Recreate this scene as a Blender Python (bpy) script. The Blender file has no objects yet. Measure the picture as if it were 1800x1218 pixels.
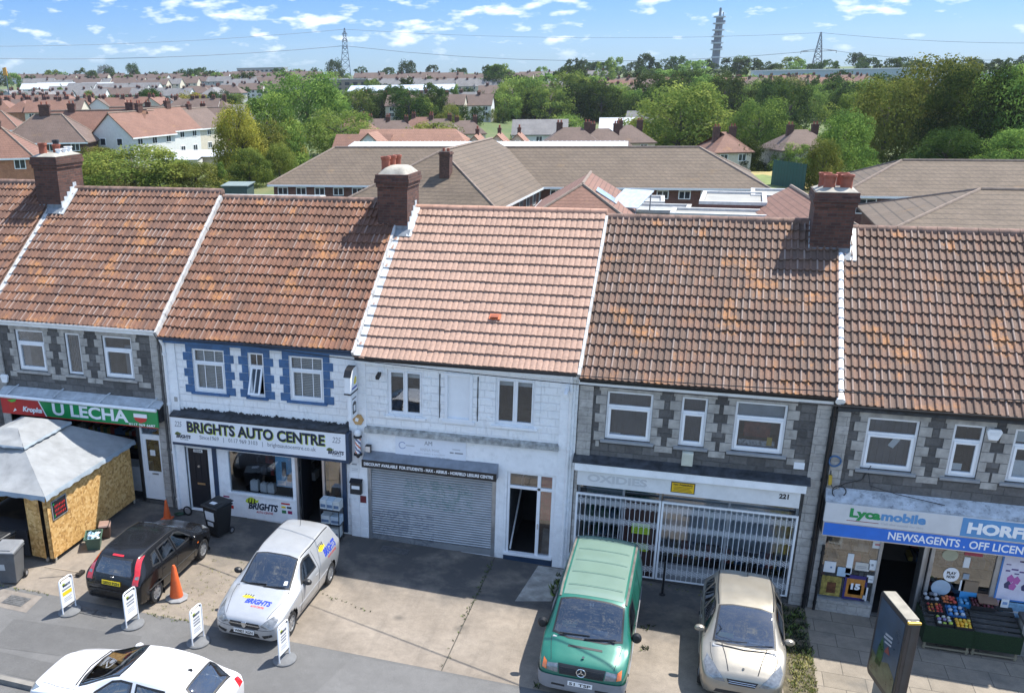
import bpy, bmesh, math, random
from mathutils import Vector, Matrix, Euler, noise as mnoise
from mathutils.bvhtree import BVHTree
random.seed(7)
R = math.radians
SC = bpy.context.scene
COL = SC.collection
# ------------------------------------------------------------------ materials
MATS = {}
def newmat(name):
    m = bpy.data.materials.new(name); m.use_nodes = True
    nt = m.node_tree
    return m, nt, nt.nodes, nt.links, nt.nodes['Principled BSDF']
def rgb(c): return (c[0], c[1], c[2], 1)
def srgb(r, g, b):
    f = lambda v: (v/255/12.92) if v/255 <= .04045 else ((v/255+.055)/1.055)**2.4
    return (f(r), f(g), f(b))
class NB:
    """small node builder"""
    def __init__(s, nt): s.nt = nt; s.n = nt.nodes; s.l = nt.links
    def node(s, t, **kw):
        n = s.n.new(t)
        for k, v in kw.items(): setattr(n, k, v)
        return n
    def inp(s, n, k, v):
        if v is None: return
        if hasattr(v, 'is_output') or isinstance(v, bpy.types.NodeSocket): s.l.new(v, n.inputs[k])
        else: n.inputs[k].default_value = v
    def coord(s, which='Object', scale=None):
        t = s.node('ShaderNodeTexCoord').outputs[which]
        if scale is not None:
            mp = s.node('ShaderNodeMapping'); s.l.new(t, mp.inputs[0]); mp.inputs['Scale'].default_value = scale; t = mp.outputs[0]
        return t
    def noise(s, vec, scale=5, detail=4, rough=.55, dist=0):
        n = s.node('ShaderNodeTexNoise'); s.inp(n, 'Vector', vec); n.inputs['Scale'].default_value = scale
        n.inputs['Detail'].default_value = detail; n.inputs['Roughness'].default_value = rough; n.inputs['Distortion'].default_value = dist
        return n.outputs['Fac']
    def ramp(s, fac, stops, interp='LINEAR'):
        n = s.node('ShaderNodeValToRGB'); s.inp(n, 'Fac', fac); cr = n.color_ramp; cr.interpolation = interp
        while len(cr.elements) < len(stops): cr.elements.new(.5)
        for e, (p, c) in zip(cr.elements, stops):
            e.position = p; e.color = rgb(c) if not isinstance(c, (int, float)) else (c, c, c, 1)
        return n.outputs['Color']
    def mix(s, fac, a, b, mode='MIX'):
        n = s.node('ShaderNodeMix', data_type='RGBA', blend_type=mode)
        s.inp(n, 0, fac)
        for k, v in ((6, a), (7, b)):
            s.inp(n, k, rgb(v) if isinstance(v, tuple) and len(v) == 3 else v)
        return n.outputs[2]
    def math(s, op, a, b=None, c=None):
        n = s.node('ShaderNodeMath', operation=op)
        for i, v in enumerate((a, b, c)):
            if v is not None: s.inp(n, i, v)
        return n.outputs[0]
    def bump(s, h, strength=.3, dist=.02, normal=None):
        n = s.node('ShaderNodeBump'); n.inputs['Strength'].default_value = strength; n.inputs['Distance'].default_value = dist
        s.inp(n, 'Height', h); s.inp(n, 'Normal', normal); return n.outputs[0]
    def sep(s, v):
        n = s.node('ShaderNodeSeparateXYZ'); s.inp(n, 0, v); return n.outputs
    def comb(s, x, y, z=0.):
        n = s.node('ShaderNodeCombineXYZ')
        for i, v in enumerate((x, y, z)): s.inp(n, i, v)
        return n.outputs[0]
def plain(name, col, rough=.6, metal=0, var=.12, vs=3., bump=0, bs=40., coat=0, spec=None, dirt=None):
    """one colour with soft wear"""
    if name in MATS: return MATS[name]
    m, nt, N, L, P = newmat(name); b = NB(nt)
    P.inputs['Roughness'].default_value = rough; P.inputs['Metallic'].default_value = metal
    if coat: P.inputs['Coat Weight'].default_value = coat; P.inputs['Coat Roughness'].default_value = .06
    if spec is not None: P.inputs['Specular IOR Level'].default_value = spec
    if var:
        co = b.coord('Object')
        f = b.noise(co, vs, 6, .6)
        lo = tuple(c*(1-var*1.6) for c in col); hi = tuple(min(1, c*(1+var)) for c in col)
        c = b.ramp(f, [(.3, lo), (.7, hi)])
        if dirt:
            f2 = b.ramp(b.noise(co, vs*2.3, 8, .7), [(.5, 0), (.75, 1)])
            c = b.mix(b.math('MULTIPLY', f2, dirt[3] if len(dirt) > 3 else .6), c, tuple(dirt[:3]))
        L.new(c, P.inputs['Base Color'])
        rr = b.math('MULTIPLY_ADD', f, .25, rough-.12); L.new(rr, P.inputs['Roughness'])
    else: P.inputs['Base Color'].default_value = rgb(col)
    if bump:
        L.new(b.bump(b.noise(b.coord('Object'), bs, 5, .6), bump, .02), P.inputs['Normal'])
    MATS[name] = m; return m
# ------------------------------------------------------------------ mesh builder
class MB:
    def __init__(s): s.v = []; s.f = []; s.m = []; s.uv = None
    def add(s, vs, fs, mi=0):
        o = len(s.v); s.v += [tuple(p) for p in vs]
        for f in fs: s.f.append(tuple(i+o for i in f)); s.m.append(mi)
        return s
    def box(s, x0, x1, y0, y1, z0, z1, mi=0):
        vs = [(x0,y0,z0),(x1,y0,z0),(x1,y1,z0),(x0,y1,z0),(x0,y0,z1),(x1,y0,z1),(x1,y1,z1),(x0,y1,z1)]
        return s.add(vs, [(0,3,2,1),(4,5,6,7),(0,1,5,4),(1,2,6,5),(2,3,7,6),(3,0,4,7)], mi)
    def hexa(s, p, mi=0):
        return s.add(p, [(0,3,2,1),(4,5,6,7),(0,1,5,4),(1,2,6,5),(2,3,7,6),(3,0,4,7)], mi)
    def quad(s, a, b, c, d, mi=0): return s.add([a,b,c,d], [(0,1,2,3)], mi)
    def poly(s, pts, mi=0): return s.add(pts, [tuple(range(len(pts)))], mi)
    def prism(s, pts, y0, y1, mi=0, axis='y'):
        """outline (a,b) extruded along an axis"""
        n = len(pts)
        P = {'y': lambda a,b,t: (a,t,b), 'x': lambda a,b,t: (t,a,b), 'z': lambda a,b,t: (a,b,t)}[axis]
        vs = [P(a,b,y0) for a,b in pts]+[P(a,b,y1) for a,b in pts]
        fs = [tuple(range(n)), tuple(range(2*n-1, n-1, -1))]+[(i, n+i, n+(i+1)%n, (i+1)%n) for i in range(n)]
        return s.add(vs, fs, mi)
    def tube(s, pts, r, n=8, mi=0, cap=True):
        pts = [Vector(p) for p in pts]; rs = r if isinstance(r, (list, tuple)) else [r]*len(pts)
        rings = []; up = None
        for i, p in enumerate(pts):
            d = (pts[min(i+1, len(pts)-1)]-pts[max(i-1, 0)]).normalized()
            a = Vector((0,0,1)) if abs(d.z) < .9 else Vector((1,0,0))
            if up is not None and abs(up.dot(d)) < .9: a = up
            u = d.cross(a).normalized(); w = u.cross(d); up = w
            rings.append([p+(u*math.cos(2*math.pi*k/n)+w*math.sin(2*math.pi*k/n))*rs[i] for k in range(n)])
        vs = [v for r_ in rings for v in r_]; fs = []
        for i in range(len(pts)-1):
            for k in range(n): fs.append((i*n+k, i*n+(k+1)%n, (i+1)*n+(k+1)%n, (i+1)*n+k))
        if cap: fs += [tuple(range(n-1, -1, -1)), tuple((len(pts)-1)*n+k for k in range(n))]
        return s.add(vs, fs, mi)
    def lathe(s, prof, c=(0,0,0), n=20, mi=0, axis='z', closed=False):
        vs = []; fs = []
        for (r, h) in prof:
            for k in range(n):
                a = 2*math.pi*k/n; x, y = r*math.cos(a), r*math.sin(a)
                p = {'z': (x,y,h), 'x': (h,x,y), 'y': (x,h,y)}[axis]
                vs.append((c[0]+p[0], c[1]+p[1], c[2]+p[2]))
        for i in range(len(prof)-1):
            for k in range(n): fs.append((i*n+k, i*n+(k+1)%n, (i+1)*n+(k+1)%n, (i+1)*n+k))
        if closed: fs += [tuple(range(n-1,-1,-1)), tuple((len(prof)-1)*n+k for k in range(n))]
        return s.add(vs, fs, mi)
    def disc(s, c, r, n=20, axis='y', mi=0, sy=1):
        vs = []
        for k in range(n):
            a = 2*math.pi*k/n; x, y = r*math.cos(a), r*sy*math.sin(a)
            p = {'z': (x,y,0), 'x': (0,x,y), 'y': (x,0,y)}[axis]; vs.append((c[0]+p[0], c[1]+p[1], c[2]+p[2]))
        return s.poly(vs, mi)
    def build(s, name, mats, parent=None, smooth=False, bevel=0, label=None, angle=None):
        me = bpy.data.meshes.new(name); me.from_pydata(s.v, [], s.f); me.update()
        if not isinstance(mats, (list, tuple)): mats = [mats]
        for m in mats: me.materials.append(m)
        me.polygons.foreach_set('material_index', s.m)
        bm = bmesh.new(); bm.from_mesh(me); bmesh.ops.recalc_face_normals(bm, faces=bm.faces)
        if bevel:
            es = [e for e in bm.edges if len(e.link_faces) == 2 and e.calc_face_angle(0) > .6]
            bmesh.ops.bevel(bm, geom=es, offset=bevel, segments=2, affect='EDGES', profile=.5, clamp_overlap=True)
        bm.to_mesh(me); bm.free()
        if smooth:
            me.shade_smooth()
            if angle: 
                try: me.set_sharp_from_angle(angle=angle)
                except Exception: pass
        o = bpy.data.objects.new(name, me); COL.objects.link(o)
        if parent is not None: o.parent = parent
        if label: o['label'] = label
        return o
def tag(o, label=None, cat=None, group=None, kind=None):
    if label: o['label'] = label
    if cat: o['category'] = cat
    if group: o['group'] = group
    if kind: o['kind'] = kind
    return o
def thing(name, label, cat, loc=(0,0,0), rot=(0,0,0), group=None):
    o = bpy.data.objects.new(name, None); COL.objects.link(o); o.empty_display_size = .2
    o.location = loc; o.rotation_euler = rot
    return tag(o, label, cat, group)
def copytree(o, parent=None):
    c = o.copy(); COL.objects.link(c)
    if parent is not None: c.parent = parent
    for ch in list(o.children): copytree(ch, c)
    return c
def text(body, name, mat, parent, loc, size, rot=(90,0,0), extrude=.004, bold=0, shear=0, align='LEFT', sx=1.0, space=1.0):
    cu = bpy.data.curves.new(name, 'FONT'); cu.body = body; cu.size = size; cu.extrude = extrude
    cu.offset = bold; cu.shear = shear; cu.align_x = align; cu.space_character = space; cu.resolution_u = 3
    cu.materials.append(mat)
    t = bpy.data.objects.new('t', cu); me = bpy.data.meshes.new_from_object(t); bpy.data.objects.remove(t); bpy.data.curves.remove(cu)
    me.name = name; o = bpy.data.objects.new(name, me); COL.objects.link(o)
    o.location = loc; o.rotation_euler = [R(a) for a in rot]; o.scale = (sx, 1, 1)
    if parent is not None: o.parent = parent
    return o
def gz(x, y=0.): return -.0252*(x-3)       # the gently falling street
TILT = math.atan(.0252)
# ------------------------------------------------------------------ camera
CAM = dict(f=1704.38, pitch=.3622424, roll=-.0184766, yaw=.3279864, C=Vector((8.6576, -23.9814, 12.6346)), sx=-240.2394, sy=168.8599)
def camframe():
    cp, sp = math.cos(CAM['pitch']), math.sin(CAM['pitch']); cy, sy = math.cos(CAM['yaw']), math.sin(CAM['yaw'])
    w = Vector((-sy*cp, cy*cp, -sp)); rt = Vector((cy, sy, 0)); u0 = rt.cross(w)
    c, s = math.cos(CAM['roll']), math.sin(CAM['roll'])
    return c*rt+s*u0, -s*rt+c*u0, w
def make_camera():
    r, u, w = camframe()
    cd = bpy.data.cameras.new('camera'); co = bpy.data.objects.new('camera', cd); COL.objects.link(co)
    M = Matrix((r, u, -w)).transposed().to_4x4(); M.translation = CAM['C']; co.matrix_world = M
    cd.sensor_fit = 'HORIZONTAL'; cd.sensor_width = 36; cd.lens = CAM['f']/1800*36
    cd.shift_x = -CAM['sx']/1800; cd.shift_y = CAM['sy']/1800
    cd.clip_start = .1; cd.clip_end = 20000
    SC.camera = co
def sstep(t): t = max(0., min(1., t)); return t*t*(3-2*t)
def terrain(x, y):
    d = math.hypot(x, y)
    far = 12*sstep((d-250)/750)*(1 if y > 0 else .2) - .3
    if y > 0: far -= 3.5*sstep((d-105)/45)*(1-sstep((d-240)/160))*sstep((x+75)/40)*(1-sstep((x-22)/40)*.6)
    k = sstep((max(abs(x)-40, 0)+max(y-10, 0))/30)
    return gz(x)*(1-k)*(1 if abs(x) < 60 else 0) + far*k
def at(px, py, h=0.):
    """where the sight line through this point of the survey photograph meets the land"""
    r, u, w = camframe(); f = CAM['f']; C = CAM['C']
    d = w + r*((px-900-CAM['sx'])/f) - u*((py-609-CAM['sy'])/f)
    t = 15.
    while t < 3000:
        P = C+d*t
        if P.z-h < terrain(P.x, P.y): break
        t += max(.3, t*.003)
    P = C+d*t
    return Vector((P.x, P.y, terrain(P.x, P.y))), t*d.dot(w)/f
# ------------------------------------------------------------------ daylight
SUN_TO = Vector((.42, .39, 1.0)).normalized()
def make_world():
    w = bpy.data.worlds.new("World"); SC.world = w; w.use_nodes = True
    nt = w.node_tree; b = NB(nt); bg = nt.nodes['Background']
    sky = b.node('ShaderNodeTexSky', sky_type='NISHITA', sun_disc=False)
    sky.sun_elevation = math.asin(SUN_TO.z); sky.sun_rotation = math.atan2(SUN_TO.x, SUN_TO.y)
    sky.air_density = 1.0; sky.dust_density = .2; sky.ozone_density = 2.5; sky.altitude = 50
    d = b.coord('Generated')
    x, y, z = b.sep(d)
    az = b.math('ARCTAN2', x, y)
    el = b.math('ARCSINE', z)
    # small fair-weather cumulus in rows above the skyline
    vec = b.comb(b.math('MULTIPLY', az, 36.), b.math('MULTIPLY', el, 105.), 3.7)
    n1 = b.noise(vec, 1.0, 6, .52, 0)
    vec2 = b.comb(b.math('MULTIPLY', az, 7.), b.math('MULTIPLY', el, 22.), 1.3)
    n2 = b.noise(vec2, 1.0, 3, .5)
    cov = b.math('ADD', n1, b.math('MULTIPLY_ADD', n2, .45, -.225))
    hi = b.math('MULTIPLY', b.math('SUBTRACT', el, .02), 1.2)        # thicker higher up
    cov = b.math('ADD', cov, b.math('MINIMUM', hi, .05))
    mask = b.ramp(cov, [(.565, 0), (.64, .4), (.73, .85)])
    lowf = b.ramp(el, [(.0, 0), (.012, .35), (.03, 1)])
    mask = b.math('MULTIPLY', mask, lowf)
    shade = b.ramp(b.noise(b.comb(b.math('MULTIPLY', az, 36.), b.math('MULTIPLY', b.math('ADD', el, .004), 105.), 3.7), 1.0, 6, .52, 0), [(.4, (4.8, 5.0, 5.3)), (.7, (4.0, 4.4, 4.9))])
    skyc = b.mix(1.0, sky.outputs[0], b.ramp(el, [(0, (.205,.31,.515)), (.075, (.16,.275,.525)), (.15, (.75,.85,.98)), (.3, (1.1,1.1,1.1))]), 'MULTIPLY')
    c = b.mix(mask, skyc, shade)
    nt.links.new(c, bg.inputs[0]); bg.inputs[1].default_value = SKY
    ld = bpy.data.lights.new('sun', 'SUN'); ld.energy = SUN; ld.angle = R(.53); ld.color = (1.0, .95, .87)
    lo = bpy.data.objects.new('sun', ld); COL.objects.link(lo)
    lo.rotation_euler = (-SUN_TO).to_track_quat('-Z', 'Y').to_euler(); lo.location = (20, 20, 40)
    vs = SC.view_settings; vs.view_transform = 'Standard'; vs.look = 'None'; vs.gamma = 1; vs.exposure = EXPOSURE
    cy = SC.cycles; cy.max_bounces = 6; cy.diffuse_bounces = 3; cy.glossy_bounces = 3; cy.transparent_max_bounces = 12; cy.transmission_bounces = 4; cy.volume_bounces = 0
    cy.sample_clamp_indirect = 6; cy.use_denoising = True
    try: cy.denoiser = 'OPENIMAGEDENOISE'
    except Exception: pass
SKY = .15; SUN = 4.4; EXPOSURE = 1.0; SKYTINT = (.92, 1.0, 1.08)
make_world(); make_camera()
# ------------------------------------------------------------------ ground
def m_concrete():
    m, nt, N, L, P = newmat('forecourt_concrete'); b = NB(nt); co = b.coord('Object'); x, y, z = b.sep(co)
    n1 = b.noise(co, .55, 6, .6); n2 = b.noise(co, 5, 7, .7); n3 = b.noise(co, 60, 4, .7)
    c = b.ramp(n1, [(.3, (.19,.160,.128)), (.5, (.245,.207,.166)), (.7, (.295,.252,.204))])
    c = b.mix(1., c, b.ramp(n2, [(.25, .78), (.6, 1.05), (.8, 1.12)]), 'MULTIPLY')
    c = b.mix(1., c, b.ramp(n3, [(.3, .72), (.65, 1.1)]), 'MULTIPLY')
    # oil stains, and terrace shade put into the colour, towards the shop fronts
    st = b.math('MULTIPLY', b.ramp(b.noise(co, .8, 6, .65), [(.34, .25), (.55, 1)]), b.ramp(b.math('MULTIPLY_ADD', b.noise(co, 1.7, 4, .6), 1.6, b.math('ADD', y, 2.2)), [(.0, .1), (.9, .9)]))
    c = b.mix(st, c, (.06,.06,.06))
    vo = b.node('ShaderNodeTexVoronoi', feature='DISTANCE_TO_EDGE'); vo.inputs['Scale'].default_value = 4.2
    nt.links.new(b.mix(.22, co, b.node('ShaderNodeTexNoise').outputs['Color']), vo.inputs['Vector'])
    cr = b.ramp(vo.outputs['Distance'], [(.008, 1), (.03, 0)])
    inx = b.math('MULTIPLY', b.math('GREATER_THAN', x, -3.55), b.math('LESS_THAN', x, -1.2)); inx = b.math('MULTIPLY', inx, b.math('LESS_THAN', y, -2.2))
    c = b.mix(b.math('MULTIPLY', b.math('MULTIPLY', cr, inx), b.ramp(n2, [(.35, 0.), (.6, .65)])), c, (.2,.18,.11))
    vo2 = b.node('ShaderNodeTexVoronoi', feature='DISTANCE_TO_EDGE'); vo2.inputs['Scale'].default_value = .33
    nt.links.new(b.mix(.1, co, b.node('ShaderNodeTexNoise').outputs['Color']), vo2.inputs['Vector'])
    cr2 = b.math('MULTIPLY', b.ramp(vo2.outputs['Distance'], [(.001, .35), (.004, 0)]), b.ramp(b.noise(co, .9, 3), [(.5, 0), (.6, 1)]))
    c = b.mix(cr2, c, (.13,.12,.10))
    vs_ = b.node('ShaderNodeTexVoronoi'); vs_.inputs['Scale'].default_value = 1.3; nt.links.new(b.mix(.08, co, b.node('ShaderNodeTexNoise').outputs['Color']), vs_.inputs['Vector'])
    oil = b.math('MULTIPLY', b.ramp(vs_.outputs['Distance'], [(.05, 1), (.22, 0)]), b.ramp(b.sep(vs_.outputs['Color'])[0], [(.55, 0), (.75, .6)]))
    c = b.mix(oil, c, (.06,.055,.05))
    tm = b.ramp(b.noise(b.comb(b.math('MULTIPLY', x, 2.6), b.math('MULTIPLY', y, .25)), 1., 4, .6), [(.55, 0), (.7, .35)]); c = b.mix(tm, c, (.11,.095,.08))
    L.new(c, P.inputs['Base Color']); P.inputs['Roughness'].default_value = .92
    L.new(b.bump(b.math('ADD', n3, n2), .4, .008), P.inputs['Normal']); return m
def m_tarmac(name, base=.17, tint=(1,.985,.96)):
    m, nt, N, L, P = newmat(name); b = NB(nt); co = b.coord('Object')
    n1 = b.noise(co, .35, 6, .6); n2 = b.noise(co, 3, 7, .7); n3 = b.noise(co, 110, 3, .7)
    t = lambda k: tuple(base*k*q for q in tint)
    c = b.ramp(n1, [(.3, t(.86)), (.52, t(1.0)), (.7, t(1.14))])
    c = b.mix(1., c, b.ramp(n2, [(.25, .85), (.75, 1.1)]), 'MULTIPLY')
    c = b.mix(1., c, b.ramp(n3, [(.3, .6), (.65, 1.3)]), 'MULTIPLY')
    L.new(c, P.inputs['Base Color']); P.inputs['Roughness'].default_value = .9
    L.new(b.bump(n3, .5, .006), P.inputs['Normal']); return m
def m_slabs():
    m, nt, N, L, P = newmat('paving_slabs'); b = NB(nt); co = b.coord('Object')
    br = b.node('ShaderNodeTexBrick'); L.new(co, br.inputs['Vector'])
    br.inputs['Color1'].default_value = rgb((.215,.185,.145)); br.inputs['Color2'].default_value = rgb((.265,.228,.18)); br.inputs['Mortar'].default_value = rgb((.085,.075,.06))
    br.inputs['Scale'].default_value = 1; br.inputs['Brick Width'].default_value = .9; br.inputs['Row Height'].default_value = .6; br.inputs['Mortar Size'].default_value = .009; br.inputs['Mortar Smooth'].default_value = .3
    n2 = b.noise(co, 2.5, 7, .7); n3 = b.noise(co, 70, 3, .7)
    c = b.mix(1., br.outputs['Color'], b.ramp(n2, [(.25, .72), (.6, 1.02), (.8, 1.1)]), 'MULTIPLY'); c = b.mix(1., c, b.ramp(n3, [(.3, .8), (.65, 1.1)]), 'MULTIPLY')
    st = b.ramp(b.noise(co, 1.1, 6, .65), [(.52, 0), (.68, .55)]); c = b.mix(st, c, (.10,.095,.085))
    L.new(c, P.inputs['Base Color']); P.inputs['Roughness'].default_value = .9
    L.new(b.bump(b.math('ADD', b.math('MULTIPLY', br.outputs['Fac'], -1.), n3), .4, .008), P.inputs['Normal']); return m
def m_land():
    m, nt, N, L, P = newmat('land'); b = NB(nt); co = b.coord('Object')
    n1 = b.noise(co, .012, 6, .6); n2 = b.noise(co, .12, 7, .7); n3 = b.noise(co, 1.2, 4, .7)
    c = b.ramp(b.math('ADD', b.math('MULTIPLY', n1, .5), b.math('MULTIPLY', n2, .5)), [(.34, (.05,.085,.022)), (.47, (.08,.115,.03)), (.58, (.13,.135,.05)), (.70, (.20,.17,.08))])
    c = b.mix(1., c, b.ramp(n3, [(.25, .75), (.7, 1.15)]), 'MULTIPLY')
    L.new(c, P.inputs['Base Color']); P.inputs['Roughness'].default_value = .95; return m
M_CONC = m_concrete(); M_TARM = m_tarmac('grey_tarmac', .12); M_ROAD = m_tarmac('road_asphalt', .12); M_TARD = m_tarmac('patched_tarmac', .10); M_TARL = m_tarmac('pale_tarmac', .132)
M_SLAB = m_slabs(); M_LAND = m_land(); M_KERB = plain('kerb_stone', (.20,.188,.168), .9, var=.2, vs=2, bump=.3, bs=40)
def sheet(name, mat, x0, x1, y0, y1, dz=0, th=.25, nx=1):
    mb = MB()
    mb.hexa([(x0,y0,gz(x0)+dz-th),(x1,y0,gz(x1)+dz-th),(x1,y1,gz(x1)+dz-th),(x0,y1,gz(x0)+dz-th),(x0,y0,gz(x0)+dz),(x1,y0,gz(x1)+dz),(x1,y1,gz(x1)+dz),(x0,y1,gz(x0)+dz)])
    return tag(mb.build(name, mat), kind='structure')
def make_ground():
    xs = sorted({-3000,-2200,-1600}|{k for k in range(-1200, -200, 50)}|{k for k in range(-200, 201, 10)}|{k for k in range(250, 1200, 50)}|{1600,2200,3000})
    ys = sorted({-600,-300,-150,-80,-45}|{k for k in range(-40, 200, 10)}|{k for k in range(200, 1500, 50)}|{1800,2400,3200})
    V = []; F = []
    for y in ys:
        for x in xs:
            z = terrain(x, y)
            z -= .35*(1-sstep((max(abs(x)-60, 0)+max(y-14, 0)+max(-45-y, 0))/20))
            V.append((x, y, z+mnoise.noise((x*.01, y*.01, 0))*.3*(1 if y > 30 else 0)))
    n = len(xs)
    for j in range(len(ys)-1):
        for i in range(n-1): F.append((j*n+i, j*n+i+1, (j+1)*n+i+1, (j+1)*n+i))
    mb = MB(); mb.add(V, F); tag(mb.build('ground', M_LAND, smooth=True), kind='structure')
make_ground()
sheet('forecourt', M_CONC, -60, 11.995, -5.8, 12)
sheet('paving', M_SLAB, 12.0, 60, -9.15, 12)
sheet('pavement', M_TARM, -60, 11.995, -9.15, -5.803)
sheet('kerb', M_KERB, -60, 60, -9.3, -9.153, .002, .35)
sheet('road', M_ROAD, -80, 80, -40, -9.303, -.12, .3)
def patch(name, mat, pts, dz=.004):
    mb = MB(); mb.poly([(x, y, gz(x)+dz) for x, y in pts]); return tag(mb.build(name, mat), kind='structure')
patch('pavement_repair', M_TARL, [(1.9,-5.9),(11.9,-5.85),(11.9,-9.0),(1.2,-9.05)])
patch('pavement_repair', M_TARD, [(-6.6,-7.1),(-3.2,-6.75),(-2.9,-7.9),(-6.4,-8.3)])
patch('pavement_repair', plain('brown_tarmac', (.20,.175,.15), .9, var=.2, vs=4, bump=.4, bs=60), [(-7.9,-5.95),(-6.6,-5.95),(-6.5,-6.75),(-7.9,-6.75)])
patch('pavement_repair', M_TARD, [(-60,-8.5),(-4.4,-8.4),(-4.4,-9.1),(-60,-9.1)])
# iron covers let into the pavement
M_IRON = plain('cast_iron', (.13,.13,.13), .6, .4, var=.3, vs=9, bump=.6, bs=60)
def cover(x, y, w, d, lab):
    mb = MB(); mb.box(-w/2, w/2, -d/2, d/2, -.02, .006); 
    for k in range(5): mb.box(-w/2+.03, w/2-.03, -d/2+.02+k*(d-.04)/5, -d/2+.02+(k+.5)*(d-.04)/5, .006, .011)
    o = mb.build('utility_cover', M_IRON, bevel=.002); o.location = (x, y, gz(x)+.006); o.rotation_euler = (0, TILT, 0); tag(o, lab, 'manhole cover')
cover(-7.1, -6.35, .6, .42, 'worn iron cover in the brown pavement patch at the far left')
cover(-5.1, -6.2, .45, .28, 'small iron cover beside the leftmost swing sign, the left of two')
cover(-4.65, -6.22, .4, .26, 'small iron cover in front of the black hatchback, the right of two')
cover(1.2, -.55, .8, .35, 'dark drain grating on the ground at the foot of the roller shutter')
# ------------------------------------------------------------------ shared materials
def wall_stone(name, c1, c2, mortar, bw=.42, bh=.21, bump=1., painted=False):
    m, nt, N, L, P = newmat(name); b = NB(nt)
    x, y, z = b.sep(b.coord('Object')); uv = b.comb(b.math('ADD', x, y), z)
    br = b.node('ShaderNodeTexBrick'); L.new(uv, br.inputs['Vector'])
    br.inputs['Color1'].default_value = rgb(c1); br.inputs['Color2'].default_value = rgb(c2); br.inputs['Mortar'].default_value = rgb(mortar)
    br.inputs['Scale'].default_value = 1; br.inputs['Brick Width'].default_value = bw; br.inputs['Row Height'].default_value = bh
    br.inputs['Mortar Size'].default_value = .009; br.inputs['Mortar Smooth'].default_value = .35; br.inputs['Bias'].default_value = 0
    n = b.noise(uv, 9, 6, .65); n2 = b.noise(uv, 1.3, 5, .6)
    c = b.mix(1., br.outputs['Color'], b.ramp(n, [(.25, .72), (.75, 1.2)] if not painted else [(.25, .94), (.75, 1.03)]), 'MULTIPLY')
    c = b.mix(1., c, b.ramp(n2, [(.3, .75), (.65, 1.1)] if not painted else [(.3, .94), (.65, 1.02)]), 'MULTIPLY')
    if painted:
        g = b.ramp(b.noise(b.comb(b.math('MULTIPLY', x, 7.), b.math('MULTIPLY', z, 1.3)), 1., 6, .7), [(.56, 0), (.74, .5)])
        c = b.mix(g, c, (.36, .37, .36))
    L.new(c, P.inputs['Base Color']); P.inputs['Roughness'].default_value = .85
    h = b.math('ADD', b.math('MULTIPLY', br.outputs['Fac'], -1.2), b.math('MULTIPLY', b.noise(uv, 5, 5, .6), 1.6))
    L.new(b.bump(h, bump, .035), P.inputs['Normal']); MATS[name] = m; return m
def brick(name, c1, c2, mortar, bw=.225, bh=.075):
    m = wall_stone(name, c1, c2, mortar, bw, bh, .35); return m
M_STONE = wall_stone('grey_stone_blocks', (.085,.08,.076), (.155,.146,.138), (.11,.106,.10))
M_STONEL = wall_stone('pale_stone_blocks', (.40,.375,.34), (.47,.44,.405), (.27,.26,.24), .45, .225, .4)
M_WHITEW = wall_stone('white_painted_blocks', (.86,.865,.86), (.88,.88,.875), (.81,.815,.82), .42, .21, .7, True)
M_BRICK = brick('dark_red_brick', (.075,.033,.026), (.15,.062,.042), (.085,.07,.06))
M_BRICKO = brick('orange_brick', (.42,.14,.06), (.50,.19,.09), (.4,.3,.22))
M_BRICKS = brick('school_brick', (.14,.055,.04), (.2,.08,.06), (.2,.15,.13))
M_QUOIN = plain('pale_quoin_stone', (.40,.375,.34), .85, var=.25, vs=4, bump=.3, bs=25)
M_BLUE = plain('blue_paint', (.055,.135,.28), .55, var=.18, vs=6, bump=.15)
M_NAVY = plain('navy_paint', (.02,.045,.09), .45, var=.2)
M_WHITE = plain('white_paint', (.86,.865,.865), .5, var=.05, dirt=(.45,.45,.44,.35), vs=2.2)
M_UPVC = plain('white_upvc', (.84,.85,.86), .3, var=.03)
M_SIGNW = plain('white_sign_board', (.82,.83,.84), .35, var=.03)
M_GREYP = plain('grey_paint', (.30,.31,.32), .5)
M_LEAD = plain('grey_lead', (.20,.22,.24), .55, var=.25, vs=5, bump=.2, bs=12)
M_LEADL = plain('pale_lead', (.50,.53,.55), .5, var=.18, vs=5, bump=.2, bs=12)
M_DLEAD = plain('dark_lead', (.045,.05,.058), .6, var=.5, vs=5, bump=.5, bs=14)
M_BLACK = plain('black_plastic', (.012,.013,.015), .4, var=.2)
M_BLACKP = plain('black_door_paint', (.010,.012,.018), .5, var=.2)
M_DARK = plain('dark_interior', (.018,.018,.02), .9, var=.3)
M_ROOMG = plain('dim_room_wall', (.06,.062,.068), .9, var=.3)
M_STEEL = plain('galvanised_steel', (.40,.42,.44), .42, .75, var=.18, vs=3, dirt=(.25,.27,.3,.5))
M_ALU = plain('aluminium', (.55,.56,.57), .35, .8, var=.1)
M_MORTARW = plain('white_mortar', (.52,.51,.495), .85, var=.2, vs=5, bump=.4, bs=20, dirt=(.35,.34,.33,.4))
M_TERRA = plain('terracotta', (.33,.10,.06), .75, var=.25, vs=6)
M_CONCR = plain('pale_concrete', (.36,.335,.285), .9, var=.2, vs=3, bump=.3, bs=30, dirt=(.2,.19,.16,.6))
M_MOSSST = plain('mossy_stone', (.38,.375,.35), .95, var=.35, vs=6, bump=.6, bs=14, dirt=(.12,.125,.08,.6))
M_INKN = plain('dark_navy_lettering', (.012,.022,.05), .4, var=0)
M_INKK = plain('black_lettering', (.01,.01,.012), .4, var=0)
M_INKW = plain('white_lettering', (.85,.85,.85), .4, var=0)
M_INKG = plain('grey_lettering', (.25,.26,.28), .5, var=0)
M_INKLG = plain('pale_grey_lettering', (.50,.51,.53), .5, var=0)
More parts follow.
